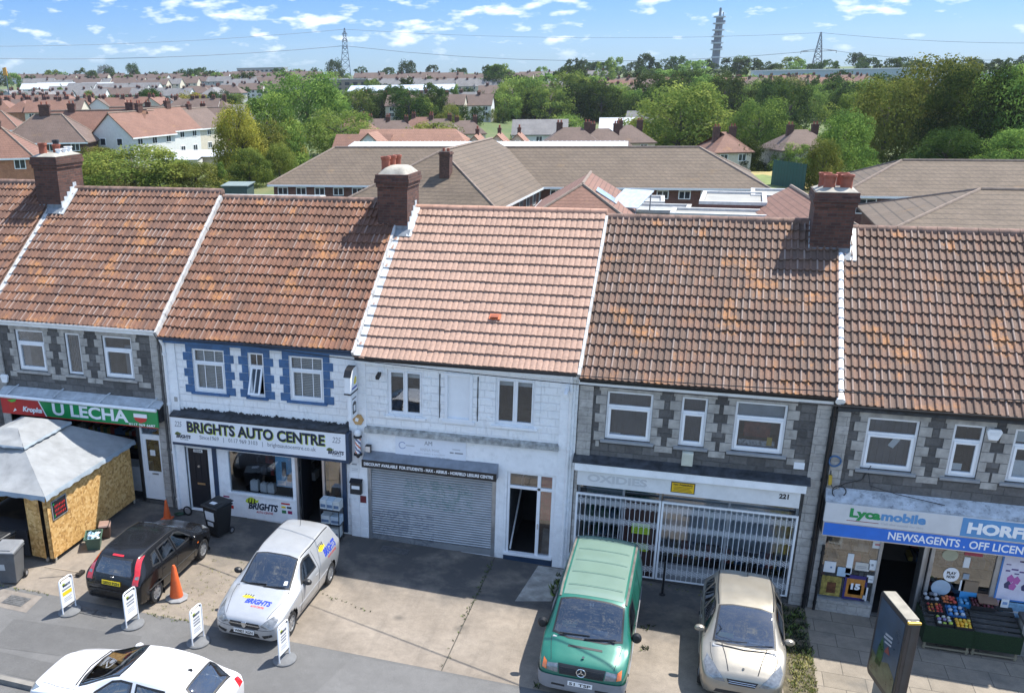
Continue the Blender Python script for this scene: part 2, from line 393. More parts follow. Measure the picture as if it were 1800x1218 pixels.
M_INKB = plain('blue_lettering', (.02,.05,.36), .4, var=0)
M_INKR = plain('red_lettering', (.6,.03,.03), .4, var=0)
M_YEL = plain('yellow_print', (.80,.62,.03), .4, var=0)
M_YELG = plain('lime_print', (.50,.60,.05), .4, var=0)
M_REDS = plain('red_sign', (.50,.022,.025), .35, var=.1)
M_GREENS = plain('green_sign', (.012,.27,.075), .35, var=.08)
M_RED = plain('red_plastic', (.55,.03,.02), .3, var=.08)
M_ORANGE = plain('orange_plastic', (.75,.13,.03), .5, var=.15, dirt=(.25,.08,.04,.6))
M_BLIND = plain('white_blind', (.62,.62,.6), .7, var=.05)
M_PAPER = plain('paper', (.75,.76,.76), .7, var=.06)
M_SKYB = plain('light_blue_print', (.17,.45,.68), .4, var=.2, vs=3)
M_BLUES = plain('blue_sign', (.02,.16,.60), .35, var=.06)
M_BLUESP = plain('pale_blue_sign', (.10,.29,.55), .35, var=.06)
M_WOODB = plain('brown_wood', (.18,.09,.04), .6, var=.3)
def glassmat(name, tint=(.9,.93,.95), refl=.0, rough=.02, dark=1.):
    m, nt, N, L, P = newmat(name); b = NB(nt); N.remove(P)
    tr = b.node('ShaderNodeBsdfTransparent'); tr.inputs[0].default_value = rgb(tuple(c*dark for c in tint))
    gl = b.node('ShaderNodeBsdfGlossy'); gl.inputs['Roughness'].default_value = rough; gl.inputs[0].default_value = (.95,.97,1,1)
    fr = b.node('ShaderNodeFresnel'); fr.inputs['IOR'].default_value = 1.5
    ms = b.node('ShaderNodeMixShader')
    L.new(b.math('MULTIPLY_ADD', fr.outputs[0], 1.15, refl), ms.inputs[0]); L.new(tr.outputs[0], ms.inputs[1]); L.new(gl.outputs[0], ms.inputs[2])
    L.new(ms.outputs[0], N['Material Output'].inputs[0]); MATS[name] = m; return m
M_GLASS = glassmat('window_glass', refl=.03)
M_SHOPG = glassmat('shop_glass', refl=.07)
def tiles(name, stops, lich, streak, pale=0.):
    """per-tile colour from the tile's own column and course numbers (UV), lichen and lime marks"""
    m, nt, N, L, P = newmat(name); b = NB(nt)
    u, v, _ = b.sep(b.node('ShaderNodeUVMap').outputs[0])
    fu = b.math('FLOOR', u); fv = b.math('FLOOR', v)
    wn = b.node('ShaderNodeTexWhiteNoise', noise_dimensions='2D'); L.new(b.comb(fu, fv), wn.inputs['Vector'])
    co = b.coord('Object')
    big = b.noise(co, .9, 4, .6); small = b.noise(co, 14, 6, .7)
    f = b.math('ADD', b.math('MULTIPLY', wn.outputs['Value'], .55), b.math('MULTIPLY', big, .5))
    c = b.ramp(f, stops)
    c = b.mix(1., c, b.ramp(small, [(.25, .68), (.7, 1.15)]), 'MULTIPLY')
    if lich:
        l1 = b.noise(co, 1.1, 5, .65, .4); l2 = b.noise(co, 8, 5, .6)
        lm = b.math('MULTIPLY', b.ramp(b.math('ADD', l1, b.math('MULTIPLY', wn.outputs['Value'], .10)), [(.60, 0), (.69, 1)]), b.ramp(l2, [(.38, .05), (.6, .7)]))
        c = b.mix(lm, c, (.40,.185,.065))
        dk = b.ramp(b.noise(co, 22, 4, .7), [(.66, 0), (.76, .55)])
        c = b.mix(dk, c, (.055,.045,.04))
    if streak:
        fr = b.math('FRACT', u)
        on = b.ramp(fr, [(.62, 0), (.74, 1), (.9, 1), (.98, 0)])
        wn2 = b.node('ShaderNodeTexWhiteNoise', noise_dimensions='2D'); L.new(b.comb(b.math('ADD', fu, 31.5), fv), wn2.inputs['Vector'])
        keep = b.ramp(b.math('ADD', b.math('MULTIPLY', wn2.outputs['Value'], .6), b.math('MULTIPLY', b.noise(b.comb(fu, b.math('MULTIPLY', fv, .18)), 3.1, 2), .8)), [(.72, 0), (.95, streak)])
        c = b.mix(b.math('MULTIPLY', on, keep), c, (.40,.335,.30))
    L.new(c, P.inputs['Base Color']); P.inputs['Roughness'].default_value = .78; P.inputs['Specular IOR Level'].default_value = .35
    L.new(b.bump(small, .35, .012), P.inputs['Normal']); MATS[name] = m; return m
M_TILE_OLD = tiles('weathered_red_tiles', [(.2,(0.123,0.067,0.047)), (.5,(0.168,0.085,0.056)), (.75,(0.216,0.104,0.066)), (.95,(0.176,0.110,0.084))], True, .38)
M_TILE_LICH = tiles('lichened_red_tiles', [(.2,(0.120,0.067,0.051)), (.5,(0.160,0.085,0.059)), (.75,(0.205,0.103,0.066)), (.95,(0.239,0.114,0.060))], True, .45)
M_TILE_BRN = tiles('brown_weathered_tiles', [(.2,(0.120,0.082,0.064)), (.5,(0.158,0.101,0.075)), (.75,(0.186,0.110,0.079)), (.95,(0.224,0.117,0.075))], True, .45)
M_TILE_NEW = tiles('new_pink_tiles', [(.2,(.335,.215,.162)), (.5,(.37,.24,.18)), (.75,(.40,.258,.194)), (.95,(.415,.26,.185))], False, 0)
M_RIDGE_OLD = plain('old_ridge_tile', (.21,.13,.10), .85, var=.35, vs=5, bump=.3, dirt=(.09,.075,.06,.7))
M_RIDGE_NEW = plain('new_ridge_tile', (.42,.24,.17), .85, var=.15, vs=5)
# ------------------------------------------------------------------ the terrace of shops
EV, RG, DP, OV = 5.5622, 8.9162, 4.5096, .202      # eaves, ridge, ridge depth, overhang
TH = math.atan2(RG-EV, DP+OV); LS = math.hypot(RG-EV, DP+OV)
def rpt(x, s, h=0): # point on the front slope
    return (x, -OV+s*math.cos(TH)-h*math.sin(TH), EV+s*math.sin(TH)+h*math.cos(TH))
def tile_slope(parent, x0, x1, mat, cols, rows, style='old', seed=0, skip=None):
    rnd = random.Random(seed); cw = (x1-x0)/cols; g = LS/rows
    if style == 'old': prof = [(0,.008),(.1,0),(.3,-.004),(.52,0),(.60,.014),(.68,.036),(.78,.046),(.88,.04),(.96,.022)]
    else: prof = [(0,.002),(.12,.011),(.28,.019),(.5,.022),(.72,.019),(.88,.011),(.97,.002)]
    V = []; F = []; U = []
    th = .05 if style == 'old' else .052
    for r in range(rows):
        s0 = r*g-(.02 if r else .06); s1 = (r+1)*g+.02
        base = len(V); n = 0
        for c in range(cols):
            jl, jr = rnd.uniform(-.005, .005), rnd.uniform(-.004, .004); js = rnd.uniform(-.006, .006) if rnd.random() > .02 else -rnd.uniform(.015, .04)
            for (u, h) in prof:
                x = x0+(c+u)*cw
                wv = (.028 if style == 'old' else .008)*mnoise.noise((x*.55+seed*7, s0*.5, 1.3)); ws = .018*mnoise.noise((x*.9, r*3.1, seed+.5)); V.append(rpt(x, s0+js+ws, -.03)); V.append(rpt(x, s0+js+ws, h+th+jl+wv)); V.append(rpt(x, s1, h+.004+jr+wv))
                U += [(c+u+.001, r+.3)]*3; n += 1
        x = x1; V += [rpt(x, s0, -.01), rpt(x, s0, .008+th), rpt(x, s1, .012)]; U += [(cols-.01, r+.3)]*3; n += 1
        for i in range(n-1):
            a = base+i*3; bb = a+3
            F.append((a, bb, bb+1, a+1)); F.append((a+1, bb+1, bb+2, a+2))
    me = bpy.data.meshes.new('tiles'); me.from_pydata(V, [], F); me.update()
    uv = me.uv_layers.new(name='UVMap')
    for p in me.polygons:
        cmin = min(int(U[vi][0]) for vi in p.vertices)
        for li, vi in zip(p.loop_indices, p.vertices):
            uu, vv = U[vi]; uv.data[li].uv = (min(uu, cmin+.999), vv)
    me.materials.append(mat)
    o = bpy.data.objects.new('roof', me); COL.objects.link(o); o.parent = parent
    return o
def wall_holes(mb, x0, x1, z0, z1, holes, y=0, depth=.12, mi=0, rmi=None):
    xs = sorted({x0, x1}|{h[0] for h in holes}|{h[1] for h in holes}); zs = sorted({z0, z1}|{h[2] for h in holes}|{h[3] for h in holes})
    for i in range(len(xs)-1):
        for j in range(len(zs)-1):
            cx, cz = (xs[i]+xs[i+1])/2, (zs[j]+zs[j+1])/2
            if cx < x0 or cx > x1 or cz < z0 or cz > z1: continue
            if any(h[0] < cx < h[1] and h[2] < cz < h[3] for h in holes): continue
            mb.quad((xs[i],y,zs[j]), (xs[i+1],y,zs[j]), (xs[i+1],y,zs[j+1]), (xs[i],y,zs[j+1]), mi)
    r = mi if rmi is None else rmi
    for (a, b, c, d) in [h[:4] for h in holes]:
        y1 = y+depth
        mb.quad((a,y,c),(a,y1,c),(a,y1,d),(a,y,d), r); mb.quad((b,y,c),(b,y,d),(b,y1,d),(b,y1,c), r)
        mb.quad((a,y,d),(a,y1,d),(b,y1,d),(b,y,d), r); mb.quad((a,y,c),(b,y,c),(b,y1,c),(a,y1,c), r)
def frame_rect(mb, x0, x1, z0, z1, t, y0, y1, mi=0):
    mb.box(x0, x0+t, y0, y1, z0, z1, mi); mb.box(x1-t, x1, y0, y1, z0, z1, mi)
    mb.box(x0+t, x1-t, y0, y1, z0, z0+t, mi); mb.box(x0+t, x1-t, y0, y1, z1-t, z1, mi)
def window(parent, x0, x1, z0, z1, style='top', sill=None, inside='plain', fm=None, label=None):
    fm = fm or M_UPVC; mb = MB(); t = .055; y0, y1 = .04, .11
    frame_rect(mb, x0, x1, z0, z1, t, y0, y1)
    panes = []
    if style in ('top', 'topg', 'open'):
        zt = z1-(z1-z0)*.31; mb.box(x0+t, x1-t, y0, y1, zt-.03, zt+.03)
        panes.append((x0+t, x1-t, zt+.03, z1-t))
        if style == 'top':
            frame_rect(mb, x0+t, x1-t, z0+t, zt-.03, .06, y0-.02, y1-.01); panes.append((x0+t+.06, x1-t-.06, z0+t+.06, zt-.09))
        elif style == 'topg':
            frame_rect(mb, x0+t, x1-t, z0+t, zt-.03, .05, y0-.02, y1-.01); panes.append((x0+t+.05, x1-t-.05, z0+t+.05, zt-.08))
            for k in (1, 2):
                xx = x0+(x1-x0)*k/3
                mb.box(xx-.011, xx+.011, y0+.03, y0+.05, z0+t+.05, zt-.08); mb.box(xx-.011, xx+.011, y0+.03, y0+.05, zt+.03, z1-t)
        else:
            panes.append(None)
            xx = (x0+x1)/2; mb.box(xx-.011, xx+.011, y0+.03, y0+.05, zt+.03, z1-t)
    elif style == 'plain': panes.append((x0+t, x1-t, z0+t, z1-t))
    elif style == 'two':
        xm = x0+(x1-x0)*.5; mb.box(xm-.025, xm+.025, y0, y1, z0+t, z1-t)
        frame_rect(mb, x0+t, xm-.025, z0+t, z1-t, .032, y0-.02, y1-.01); frame_rect(mb, xm+.025, x1-t, z0+t, z1-t, .032, y0-.02, y1-.01)
        panes += [(x0+t+.032, xm-.057, z0+t+.032, z1-t-.032), (xm+.057, x1-t-.032, z0+t+.032, z1-t-.032)]
    elif style == 'two_low':
        zt = z0+(z1-z0)*.5; mb.box(x0+t, x1-t, y0, y1, zt-.03, zt+.03); panes += [(x0+t, x1-t, z0+t, zt-.03), (x0+t, x1-t, zt+.03, z1-t)]
    w = mb.build('window', fm, parent, bevel=.006, label=label)
    g = MB()
    for p in panes:
        if p: g.box(p[0]-.01, p[1]+.01, .075, .081, p[2]-.01, p[3]+.01)
    g.build('pane', M_GLASS, w)
    if style == 'open':
        zt = z1-(z1-z0)*.31; s = MB(); a = R(24); h = zt-.03-z0-t; L_ = h
        def P(x, d, q): # hinged along the top, swung out towards the street
            return (x, y0-math.sin(a)*d-q*math.cos(a), zt-.03-math.cos(a)*d+q*math.sin(a))
        def bar(xa, xb, da, db): s.hexa([P(xa,db,.0),P(xb,db,.0),P(xb,db,-.045),P(xa,db,-.045),P(xa,da,0),P(xb,da,0),P(xb,da,-.045),P(xa,da,-.045)])
        xa, xb = x0+t, x1-t
        bar(xa, xa+.05, 0, L_); bar(xb-.05, xb, 0, L_); bar(xa+.05, xb-.05, 0, .05); bar(xa+.05, xb-.05, L_-.05, L_)
        xm = (xa+xb)/2; bar(xm-.011, xm+.011, .05, L_-.05)
        sh = s.build('open_sash', fm, w)
        gg = MB(); gg.quad(P(xa+.04,.04,-.02), P(xb-.04,.04,-.02), P(xb-.04,L_-.04,-.02), P(xa+.04,L_-.04,-.02)); gg.build('pane', M_GLASS, w)
    if sill:
        sb = MB(); sb.hexa([(x0-.1,-.07,z0-.09),(x1+.1,-.07,z0-.09),(x1+.1,.1,z0-.09),(x0-.1,.1,z0-.09),(x0-.1,-.07,z0-.03),(x1+.1,-.07,z0-.03),(x1+.1,.1,z0-.002),(x0-.1,.1,z0-.002)])
        sb.build('sill', sill, w)
    if inside == 'blind':
        bb = MB(); n = int((z1-z0)/.05)
        for k in range(n):
            zz = z0+.04+k*(z1-z0-.06)/n; bb.hexa([(x0+.05,.16,zz),(x1-.05,.16,zz),(x1-.05,.185,zz+.028),(x0+.05,.185,zz+.028),(x0+.05,.163,zz+.003),(x1-.05,.163,zz+.003),(x1-.05,.188,zz+.031),(x0+.05,.188,zz+.031)])
        bb.build('blind', M_BLIND, w)
    elif inside == 'roller':
        bb = MB(); bb.box(x0+.05, x1-.05, .17, .175, z1-(z1-z0)*.33, z1-.03); bb.build('blind', plain('grey_roller_blind', (.33,.36,.38), .8), w)
    elif inside == 'half':
        bb = MB(); bb.box(x0+.05, x1-.05, .2, .205, z1-(z1-z0)*.2, z1-.03); bb.build('blind', M_BLIND, w)
    elif inside == 'curtain':
        bb = MB()
        for k in range(14):
            xx = x0+.05+k*(x1-x0-.1)/14; bb.box(xx, xx+(x1-x0-.1)/14-.004, .18+.02*(k % 2), .19+.02*(k % 2), z0+.04, z1-.03)
        bb.build('curtain', plain('dim_net_curtain', (.10,.105,.115), .9), w)
    return w
WINX = {1: [(.88,1.91),(2.66,3.19),(3.97,4.97)], 2: [(.96,1.98),(2.73,3.21),(3.99,5.01)], 3: [(.88,1.87),(2.52,3.22),(3.86,4.90)], 4: [(.72,1.85),(2.53,3.15),(3.79,4.97)], 5: [(.72,1.82),(2.52,3.15),(3.74,4.86)], 6: [(.72,1.85),(2.53,3.15),(3.79,4.97)]}
WZ = (3.92, 5.20)
HZ = {0: .52, 1: .3484, 2: .1677, 3: 0, 4: -.1218, 5: -.2591, 6: -.40}
HOUSES = {}
def quoins(parent, wins, mat, tooth=.11, base=.16, label=None, proud=.02):
    mb = MB(); n = 6; z0, z1 = WZ; h = (z1+.14-z0+.04)/n
    for (a, b) in wins:
        for k in range(n):
            e = base+(tooth if k % 2 == 0 else 0); zz = z0-.06+k*h
            mb.box(a-e, a-.002, -proud, .05, zz+.006, zz+h-.006); mb.box(b+.002, b+e, -proud, .05, zz+.006, zz+h-.006)
        mb.box(a-.2, b+.2, -proud-.002, .05, z1+.002, z1+.17)
    return mb.build('quoins', mat, parent, bevel=.006, label=label)
def house_shell(i, name, label, cat, wallmat, tilemat, ridgemat, gutter, style='old', holes_low=[], pil=M_STONEL, rows=16):
    h = thing(name, label, cat, (-12+6*(i-1)+6*0, 0, HZ[i])); HOUSES[i] = h
    x0, x1 = 0, 6
    mb = MB(); wins = WINX.get(i, [])
    holes = [(a, b, WZ[0], WZ[1]) for a, b in wins]+holes_low
    wall_holes(mb, x0, x1, -.35, EV-.04, holes)
    mb.box(.001, 5.999, 9.0, 9.2, -.4, EV); mb.poly([(.001,.1,EV-.3),(.001,9.1,EV-.3),(.001,DP,RG-.25)]); mb.poly([(5.999,.1,EV-.3),(5.999,9.1,EV-.3),(5.999,DP,RG-.25)])
    mb.box(.002, .012, .13, 9.1, -.4, EV-.1); mb.box(5.988, 5.998, .13, 9.1, -.4, EV-.1)
    mb.build('wall', wallmat, h)
    if wins:
        rm = MB(); rm.box(.02, 5.98, .3, 3.2, 3.33, 3.36); rm.box(.02, 5.98, 3.0, 3.02, 3.36, 5.7); rm.box(.02, 5.98, .13, 3.2, 5.5, 5.53); rm.box(2.2, 2.25, .13, 3, 3.36, 5.5); rm.box(3.55, 3.6, .13, 3, 3.36, 5.5)
        rm.build('upper_room', M_ROOMG, h)
    tile_slope(h, 0.02, 5.98, tilemat, 38 if style == 'old' else 39, rows, style, seed=i)
    rb = MB(); s = LS
    rb.quad((.0, DP, RG-.02), (6, DP, RG-.02), (6, 9.3, EV), (0, 9.3, EV)); rb.quad(rpt(0,-.02,-.03), rpt(6,-.02,-.03), rpt(6,LS,-.03), rpt(0,LS,-.03))
    rb.build('roof_back', M_RIDGE_OLD, h)
    rd = MB(); n = 13
    for k in range(n):
        xa, xb = 6*k/n+.004, 6*(k+1)/n-.004; pr = []
        for t in range(9):
            a = math.pi*(t/8)*1.16-.08*math.pi; pr.append((DP-math.cos(a)*.135, RG-.055+math.sin(a)*.135+.0015*(k % 3)))
        pr2 = pr+[(DP+.11, RG-.09), (DP-.11, RG-.09)]
        rd.prism(pr2, xa, xb, 0, 'x')
    rd.build('ridge', ridgemat, h, smooth=True, angle=R(40))
    gt = MB(); pr = [(-OV-.115, EV-.015), (-OV-.105, EV-.07), (-OV-.07, EV-.105), (-OV-.03, EV-.105), (-OV+.0, EV-.07), (-OV+.01, EV-.015), (-OV-.005, EV-.015), (-OV-.012, EV-.06), (-OV-.035, EV-.088), (-OV-.066, EV-.088), (-OV-.092, EV-.06), (-OV-.1, EV-.015)]
    gt.prism(pr, .05, 5.95, 0, 'x'); gt.build('gutter', gutter, h, smooth=True, angle=R(35))
    fb = MB(); fb.box(.02, 5.98, -OV+.02, .0, EV-.2, EV-.03); fb.build('fascia_board', M_WHITE if i in (3, 4) else (M_BLUE if i == 2 else M_WHITE if i == 1 else M_DLEAD), h)
    return h
def verge(h, mat, w0=-.06, w1=.05, hh=.1, flash=None, lab=None):
    mb = MB(); n = 24
    for k in range(n):
        a, b = -.04+(LS-.1)*k/n, -.04+(LS-.1)*(k+1)/n-.004; j = random.uniform(-.008, .008)
        mb.hexa([rpt(w0,a,-.02),rpt(w1+j,a,-.02),rpt(w1+j,b,-.02),rpt(w0,b,-.02),rpt(w0,a,hh+j),rpt(w1+j,a,hh+j*.5-.01),rpt(w1+j,b,hh+j*.5-.01),rpt(w0,b,hh+j)])
    mb.build('verge', mat, h, label=lab)
    if flash:
        fm, f1 = flash; mb = MB(); rows = 16; g = LS/rows
        for r in range(rows):
            a, b = r*g-.03, (r+1)*g-.02
            mb.hexa([rpt(w1,a,0),rpt(f1,a,0),rpt(f1,b,-.01),rpt(w1,b,-.01),rpt(w1,a,.075),rpt(f1,a,.07),rpt(f1,b,.035),rpt(w1,b,.04)])
        mb.build('flashing', fm, h)
def chimney(h, x0, x1, y0, y1, zb, zt, cap='flat', pots=(), lab=None, corb=3, mat=None):
    mb = MB(); mb.box(x0, x1, y0, y1, zb, zt-.36)
    for k in range(corb):
        e = .035*(k+1 if k < 2 else 1.4); mb.box(x0-e, x1+e, y0-e, y1+e, zt-.36+k*.12, zt-.36+(k+1)*.12-.001)
    c = mb.build('chimney', mat or M_BRICK, h, label=lab)
    if cap == 'dome':
        d = MB(); nx, ny = 12, 12; V = []; F = []
        for i in range(nx+1):
            for j in range(ny+1):
                u, v = i/nx*2-1, j/ny*2-1; V.append(((x0+x1)/2+u*(x1-x0)/2*.98, (y0+y1)/2+v*(y1-y0)/2*.98, zt+.23*((1-u**4)*(1-v**4))**.8-.01))
        for i in range(nx):
            for j in range(ny): F.append((i*(ny+1)+j, (i+1)*(ny+1)+j, (i+1)*(ny+1)+j+1, i*(ny+1)+j+1))
        d.add(V, F); d.build('flaunching', M_CONCR, c, smooth=True)
    else:
        d = MB(); V = [(x0-.03,y0-.03,zt),(x1+.03,y0-.03,zt),(x1+.03,y1+.03,zt),(x0-.03,y1+.03,zt),(x0+.2,y0+.2,zt+.1),(x1-.2,y0+.2,zt+.1),(x1-.2,y1-.2,zt+.1),(x0+.2,y1-.2,zt+.1)]
        d.hexa(V); d.build('flaunching', M_CONCR, c, bevel=.03)
    for (px, py, r, hh, m) in pots:
        p = MB(); z = zt+.05
        p.lathe([(r*.95, z), (r*.9, z+hh*.3), (r*.92, z+hh*.8), (r*1.08, z+hh*.84), (r*1.1, z+hh), (r*.85, z+hh), (r*.8, z+hh*.5), (0, z+hh*.5)], (px, py, 0), 18)
        p.build('chimney_pot', m, c, smooth=True, angle=R(40))
    # lead apron and stepped soakers
    a = MB(); sa = (y0+OV)/math.cos(TH)
    a.hexa([rpt(x0-.12, sa-.22, .05), rpt(x1+.1, sa-.22, .05), rpt(x1+.1, sa+.03, .05), rpt(x0-.12, sa+.03, .05), rpt(x0-.12, sa-.22, .075), rpt(x1+.1, sa-.22, .075), rpt(x1+.1, sa+.03, .10), rpt(x0-.12, sa+.03, .10)])
    zf = EV+(y0+OV)*math.tan(TH); a.box(x0-.015, x1+.015, y0-.018, y0-.002, zf-.05, zf+.2)
    a.build('apron_flashing', M_LEAD, c)
    st = MB(); n = 5
    for k in range(n):
        ya = y0+k*(DP-y0)/n*1.05; zs = EV+(ya+OV)*math.tan(TH)
        st.box(x1+.002, x1+.02, ya, ya+(DP-y0)/n*1.05-.004, zs-.1, zs+.30); st.box(x0-.02, x0-.002, ya, ya+(DP-y0)/n*1.05-.004, zs-.1, zs+.26)
    st.hexa([rpt(x1+.02, sa-.22, .03), rpt(x1+.17, sa-.22, .03), rpt(x1+.17, LS-.1, .03), rpt(x1+.02, LS-.1, .03), rpt(x1+.02, sa-.22, .085), rpt(x1+.17, sa-.22, .07), rpt(x1+.17, LS-.1, .07), rpt(x1+.02, LS-.1, .09)])
    st.build('step_flashing', M_LEADL, c)
    return c
def downpipe(h, x, z0, z1, mat, r=.045, y=-.075, swan=True, lab=None):
    mb = MB(); pts = [(x, y, z0), (x, y, z1-.35)]
    if swan: pts += [(x, y-.03, z1-.28), (x, -OV-.03, z1-.1), (x, -OV-.05, z1-.02)]
    mb.tube(pts, r, 10)
    for k in range(4):
        zz = z0+.3+k*(z1-z0-.9)/3; mb.lathe([(r, zz), (r*1.35, zz), (r*1.35, zz+.07), (r, zz+.07)], (x, y, 0), 10)
    mb.build('downpipe', mat, h, smooth=True, angle=R(40), label=lab)
def pilaster(h, x0, x1, z0, z1, mat, y=-.05, lab=None):
    mb = MB(); n = max(1, int((z1-z0)/.225)); hh = (z1-z0)/n
    for k in range(n): mb.box(x0, x1, y, .002, z0+k*hh+.004, z0+(k+1)*hh-.004)
    mb.box(x0+.008, x1-.008, y+.008, .002, z0, z1)
    mb.build('pilaster', mat, h, bevel=.008, label=lab)
# --- house 0, mostly outside the picture
WINX[0] = []
h0 = house_shell(0, 'terraced_shop', 'shop house with only its red tiled roof showing at the left edge', 'shop building', M_STONE, M_TILE_LICH, M_RIDGE_OLD, M_WHITE)
h0.location.x = -18
# --- house 1: the grocer
h1 = house_shell(1, 'terraced_shop', 'grey stone shop house with white windows above the green and red grocer sign', 'shop building', M_STONE, M_TILE_LICH, M_RIDGE_OLD, M_WHITE, holes_low=[(.3, 4.8, -.05, 2.75), (4.9, 5.7, .0, 2.62)])
h2 = house_shell(2, 'terraced_shop', 'white painted shop house with blue toothed window surrounds and the auto centre sign', 'shop building', M_WHITEW, M_TILE_OLD, M_RIDGE_OLD, M_NAVY, holes_low=[(.44, 1.22, .05, 2.12), (1.5, 5.5, 0, 2.36)])
h3 = house_shell(3, 'terraced_shop', 'white painted shop house with new pink roof tiles and a closed roller shutter', 'shop building', M_WHITEW, M_TILE_NEW, M_RIDGE_NEW, M_BLACK, style='new', holes_low=[(.3, 3.9, 0, 2.6), (4.25, 5.52, .12, 2.62)])
h4 = house_shell(4, 'terraced_shop', 'grey stone shop house with a white trellis security grille across its front', 'shop building', M_STONE, M_TILE_BRN, M_RIDGE_OLD, M_BLACK, holes_low=[(.12, 5.55, .02, 2.66)])
h5 = house_shell(5, 'terraced_shop', 'grey stone shop house with the newsagent front and posters in its windows', 'shop building', M_STONE, M_TILE_BRN, M_RIDGE_OLD, M_BLACK, holes_low=[(.2, 5.9, 0.05, 2.3)])
h6 = house_shell(6, 'terraced_shop', 'shop house at the far right, showing only a sliver of brown roof', 'shop building', M_STONE, M_TILE_BRN, M_RIDGE_OLD, M_BLACK)
for i, h in HOUSES.items(): h.location.x = -18+6*i
WSZ = dict(z0=WZ[0], z1=WZ[1])
def upper(i, h, styles, ins, sill, labs=(None,)*3):
    for (a, b), st, inn, lb in zip(WINX[i], styles, ins, labs): window(h, a+.002, b-.002, WZ[0]+.002, WZ[1]-.002, st, sill, inn, label=lb)
upper(1, h1, ['top','plain','top'], ['plain','curtain','plain'], M_QUOIN); quoins(h1, WINX[1], M_QUOIN)
upper(2, h2, ['topg','open','topg'], ['blind','none','blind'], M_BLUE, (None, 'narrow window with its lower sash swung open', None)); quoins(h2, WINX[2], M_BLUE, base=.2, tooth=.10, label='blue painted toothed stones')
WINX3 = [WINX[3][0], WINX[3][2]]
for (a, b), inn in zip(WINX3, ['half','half']): window(h3, a, b, WZ[0], WZ[1], 'two', M_WHITEW, inn)
mb = MB(); a, b = WINX[3][1]; mb.box(a, b, .02, .06, WZ[0], WZ[1]); frame_rect(mb, a-.03, b+.03, WZ[0]-.03, WZ[1]+.03, .08, -.05, .03)
mb.box(a-.1, b+.1, -.06, .05, WZ[0]-.09, WZ[0]-.002); mb.build('blank_panel', plain('blank_panel_paint', (.80,.815,.83), .5, var=.03), h3, bevel=.006, label='blocked white panel between the two windows')
for q in (a-.185, b+.155): mb = MB(); mb.box(q, q+.025, -.022, -.002, 3.95, 5.18); mb.build('slot_strip', M_DLEAD, h3)
quoins(h3, WINX[3], M_WHITEW, base=.14, tooth=.1, proud=.015)
upper(4, h4, ['top','top','top'], ['curtain','curtain','roller'], M_GREYP); quoins(h4, WINX[4], M_QUOIN)
upper(5, h5, ['top','top','top'], ['curtain','plain','half'], M_GREYP); quoins(h5, WINX[5], M_QUOIN)
upper(6, h6, ['top','top','top'], ['curtain','plain','half'], M_GREYP); quoins(h6, WINX[6], M_QUOIN)
for h, c in ((h1, M_QUOIN), (h4, M_QUOIN), (h5, M_QUOIN)):      # pale band of blocks under the sills
    i = [k for k, v in HOUSES.items() if v is h][0]; xs = [.5]+[q for w in WINX[i] for q in (w[0]-.12, w[1]+.12)]+[5.5]
    for k in range(0, len(xs), 2):
        mb = MB(); a, b = xs[k], xs[k+1]; n = max(1, round((b-a)/.34))
        for q in range(n): mb.box(a+(b-a)*q/n+.004, a+(b-a)*(q+1)/n-.004, -.018, .002, 3.69, 3.85)
        mb.build('sill_band', c, h, bevel=.005)
# party line pilasters
pilaster(h1, 5.62, 5.99, -.3, 5.35, M_STONEL); pilaster(h1, .0, .3, -.3, 5.35, M_STONEL)
pilaster(h2, .02, .42, -.3, 5.4, M_WHITE); pilaster(h2, 5.74, 5.998, -.3, 5.4, M_WHITE)
pilaster(h3, .001, .26, -.3, 5.4, M_WHITE); pilaster(h3, 5.56, 5.93, -.3, 5.42, M_WHITE)
pilaster(h4, .03, .38, 3.42, 5.38, M_STONEL); pilaster(h4, 5.6, 5.92, -.1, 5.3, M_STONEL); pilaster(h4, .03, .11, -.1, 3.0, M_STONEL)
pilaster(h5, .06, .34, 2.9, 5.3, M_STONEL); pilaster(h5, .06, .2, -.1, 2.9, M_STONEL)
downpipe(h2, .09, .05, EV, M_WHITE, .05, lab='white downpipe with its swan neck at the gutter'); downpipe(h3, 5.83, .0, EV, M_WHITE, .045)
downpipe(h4, 5.96, -.1, EV, M_BLACK, .05, y=-.11); downpipe(h5, .2, -.1, 2.2, M_BLACK, .035, y=-.13, swan=False); downpipe(h1, 5.92, -.1, EV, M_STONE, .04)
verge(h1, M_MORTARW, w0=-.04, w1=.03, flash=(M_LEADL, .17)); verge(h2, M_MORTARW, w0=-.03, w1=.05, hh=.2); verge(h3, M_MORTARW, w0=-.035, w1=.025, hh=.18, flash=(M_LEADL, .2)); verge(h4, M_MORTARW, w0=-.02, w1=.05, hh=.16)
mb = MB(); n = 15
for k in range(n): mb.tube([rpt(.03, (LS-1.)*k/n-.06, .1), rpt(.03, (LS-1.)*(k+1)/n-.07, .085)], [.085 if k else .11, .07], 10)
mb.build('verge', M_WHITE, h5, smooth=True, angle=R(50), label='row of white half-round verge tiles')
chimney(h1, -.38, .52, 3.62, 5.0, 7.9, 9.98, 'flat', [(-.12, 3.9, .14, .36, M_TERRA), (.12, 4.3, .13, .3, M_TERRA), (-.1, 4.6, .11, .42, M_DLEAD), (.25, 4.75, .13, .2, M_WHITE), (.33, 4.1, .1, .16, M_WHITE), (.3, 4.45, .1, .16, M_WHITE)], 'brick chimney with odd pots and white cowls')
chimney(h3, -.53, .38, 3.62, 4.84, 7.9, 9.93, 'dome', [(-.38, 4.0, .14, .42, M_TERRA), (-.3, 4.35, .13, .42, M_TERRA), (-.22, 4.62, .12, .42, M_TERRA)], 'brick chimney with a domed mortar cap and three red pots')
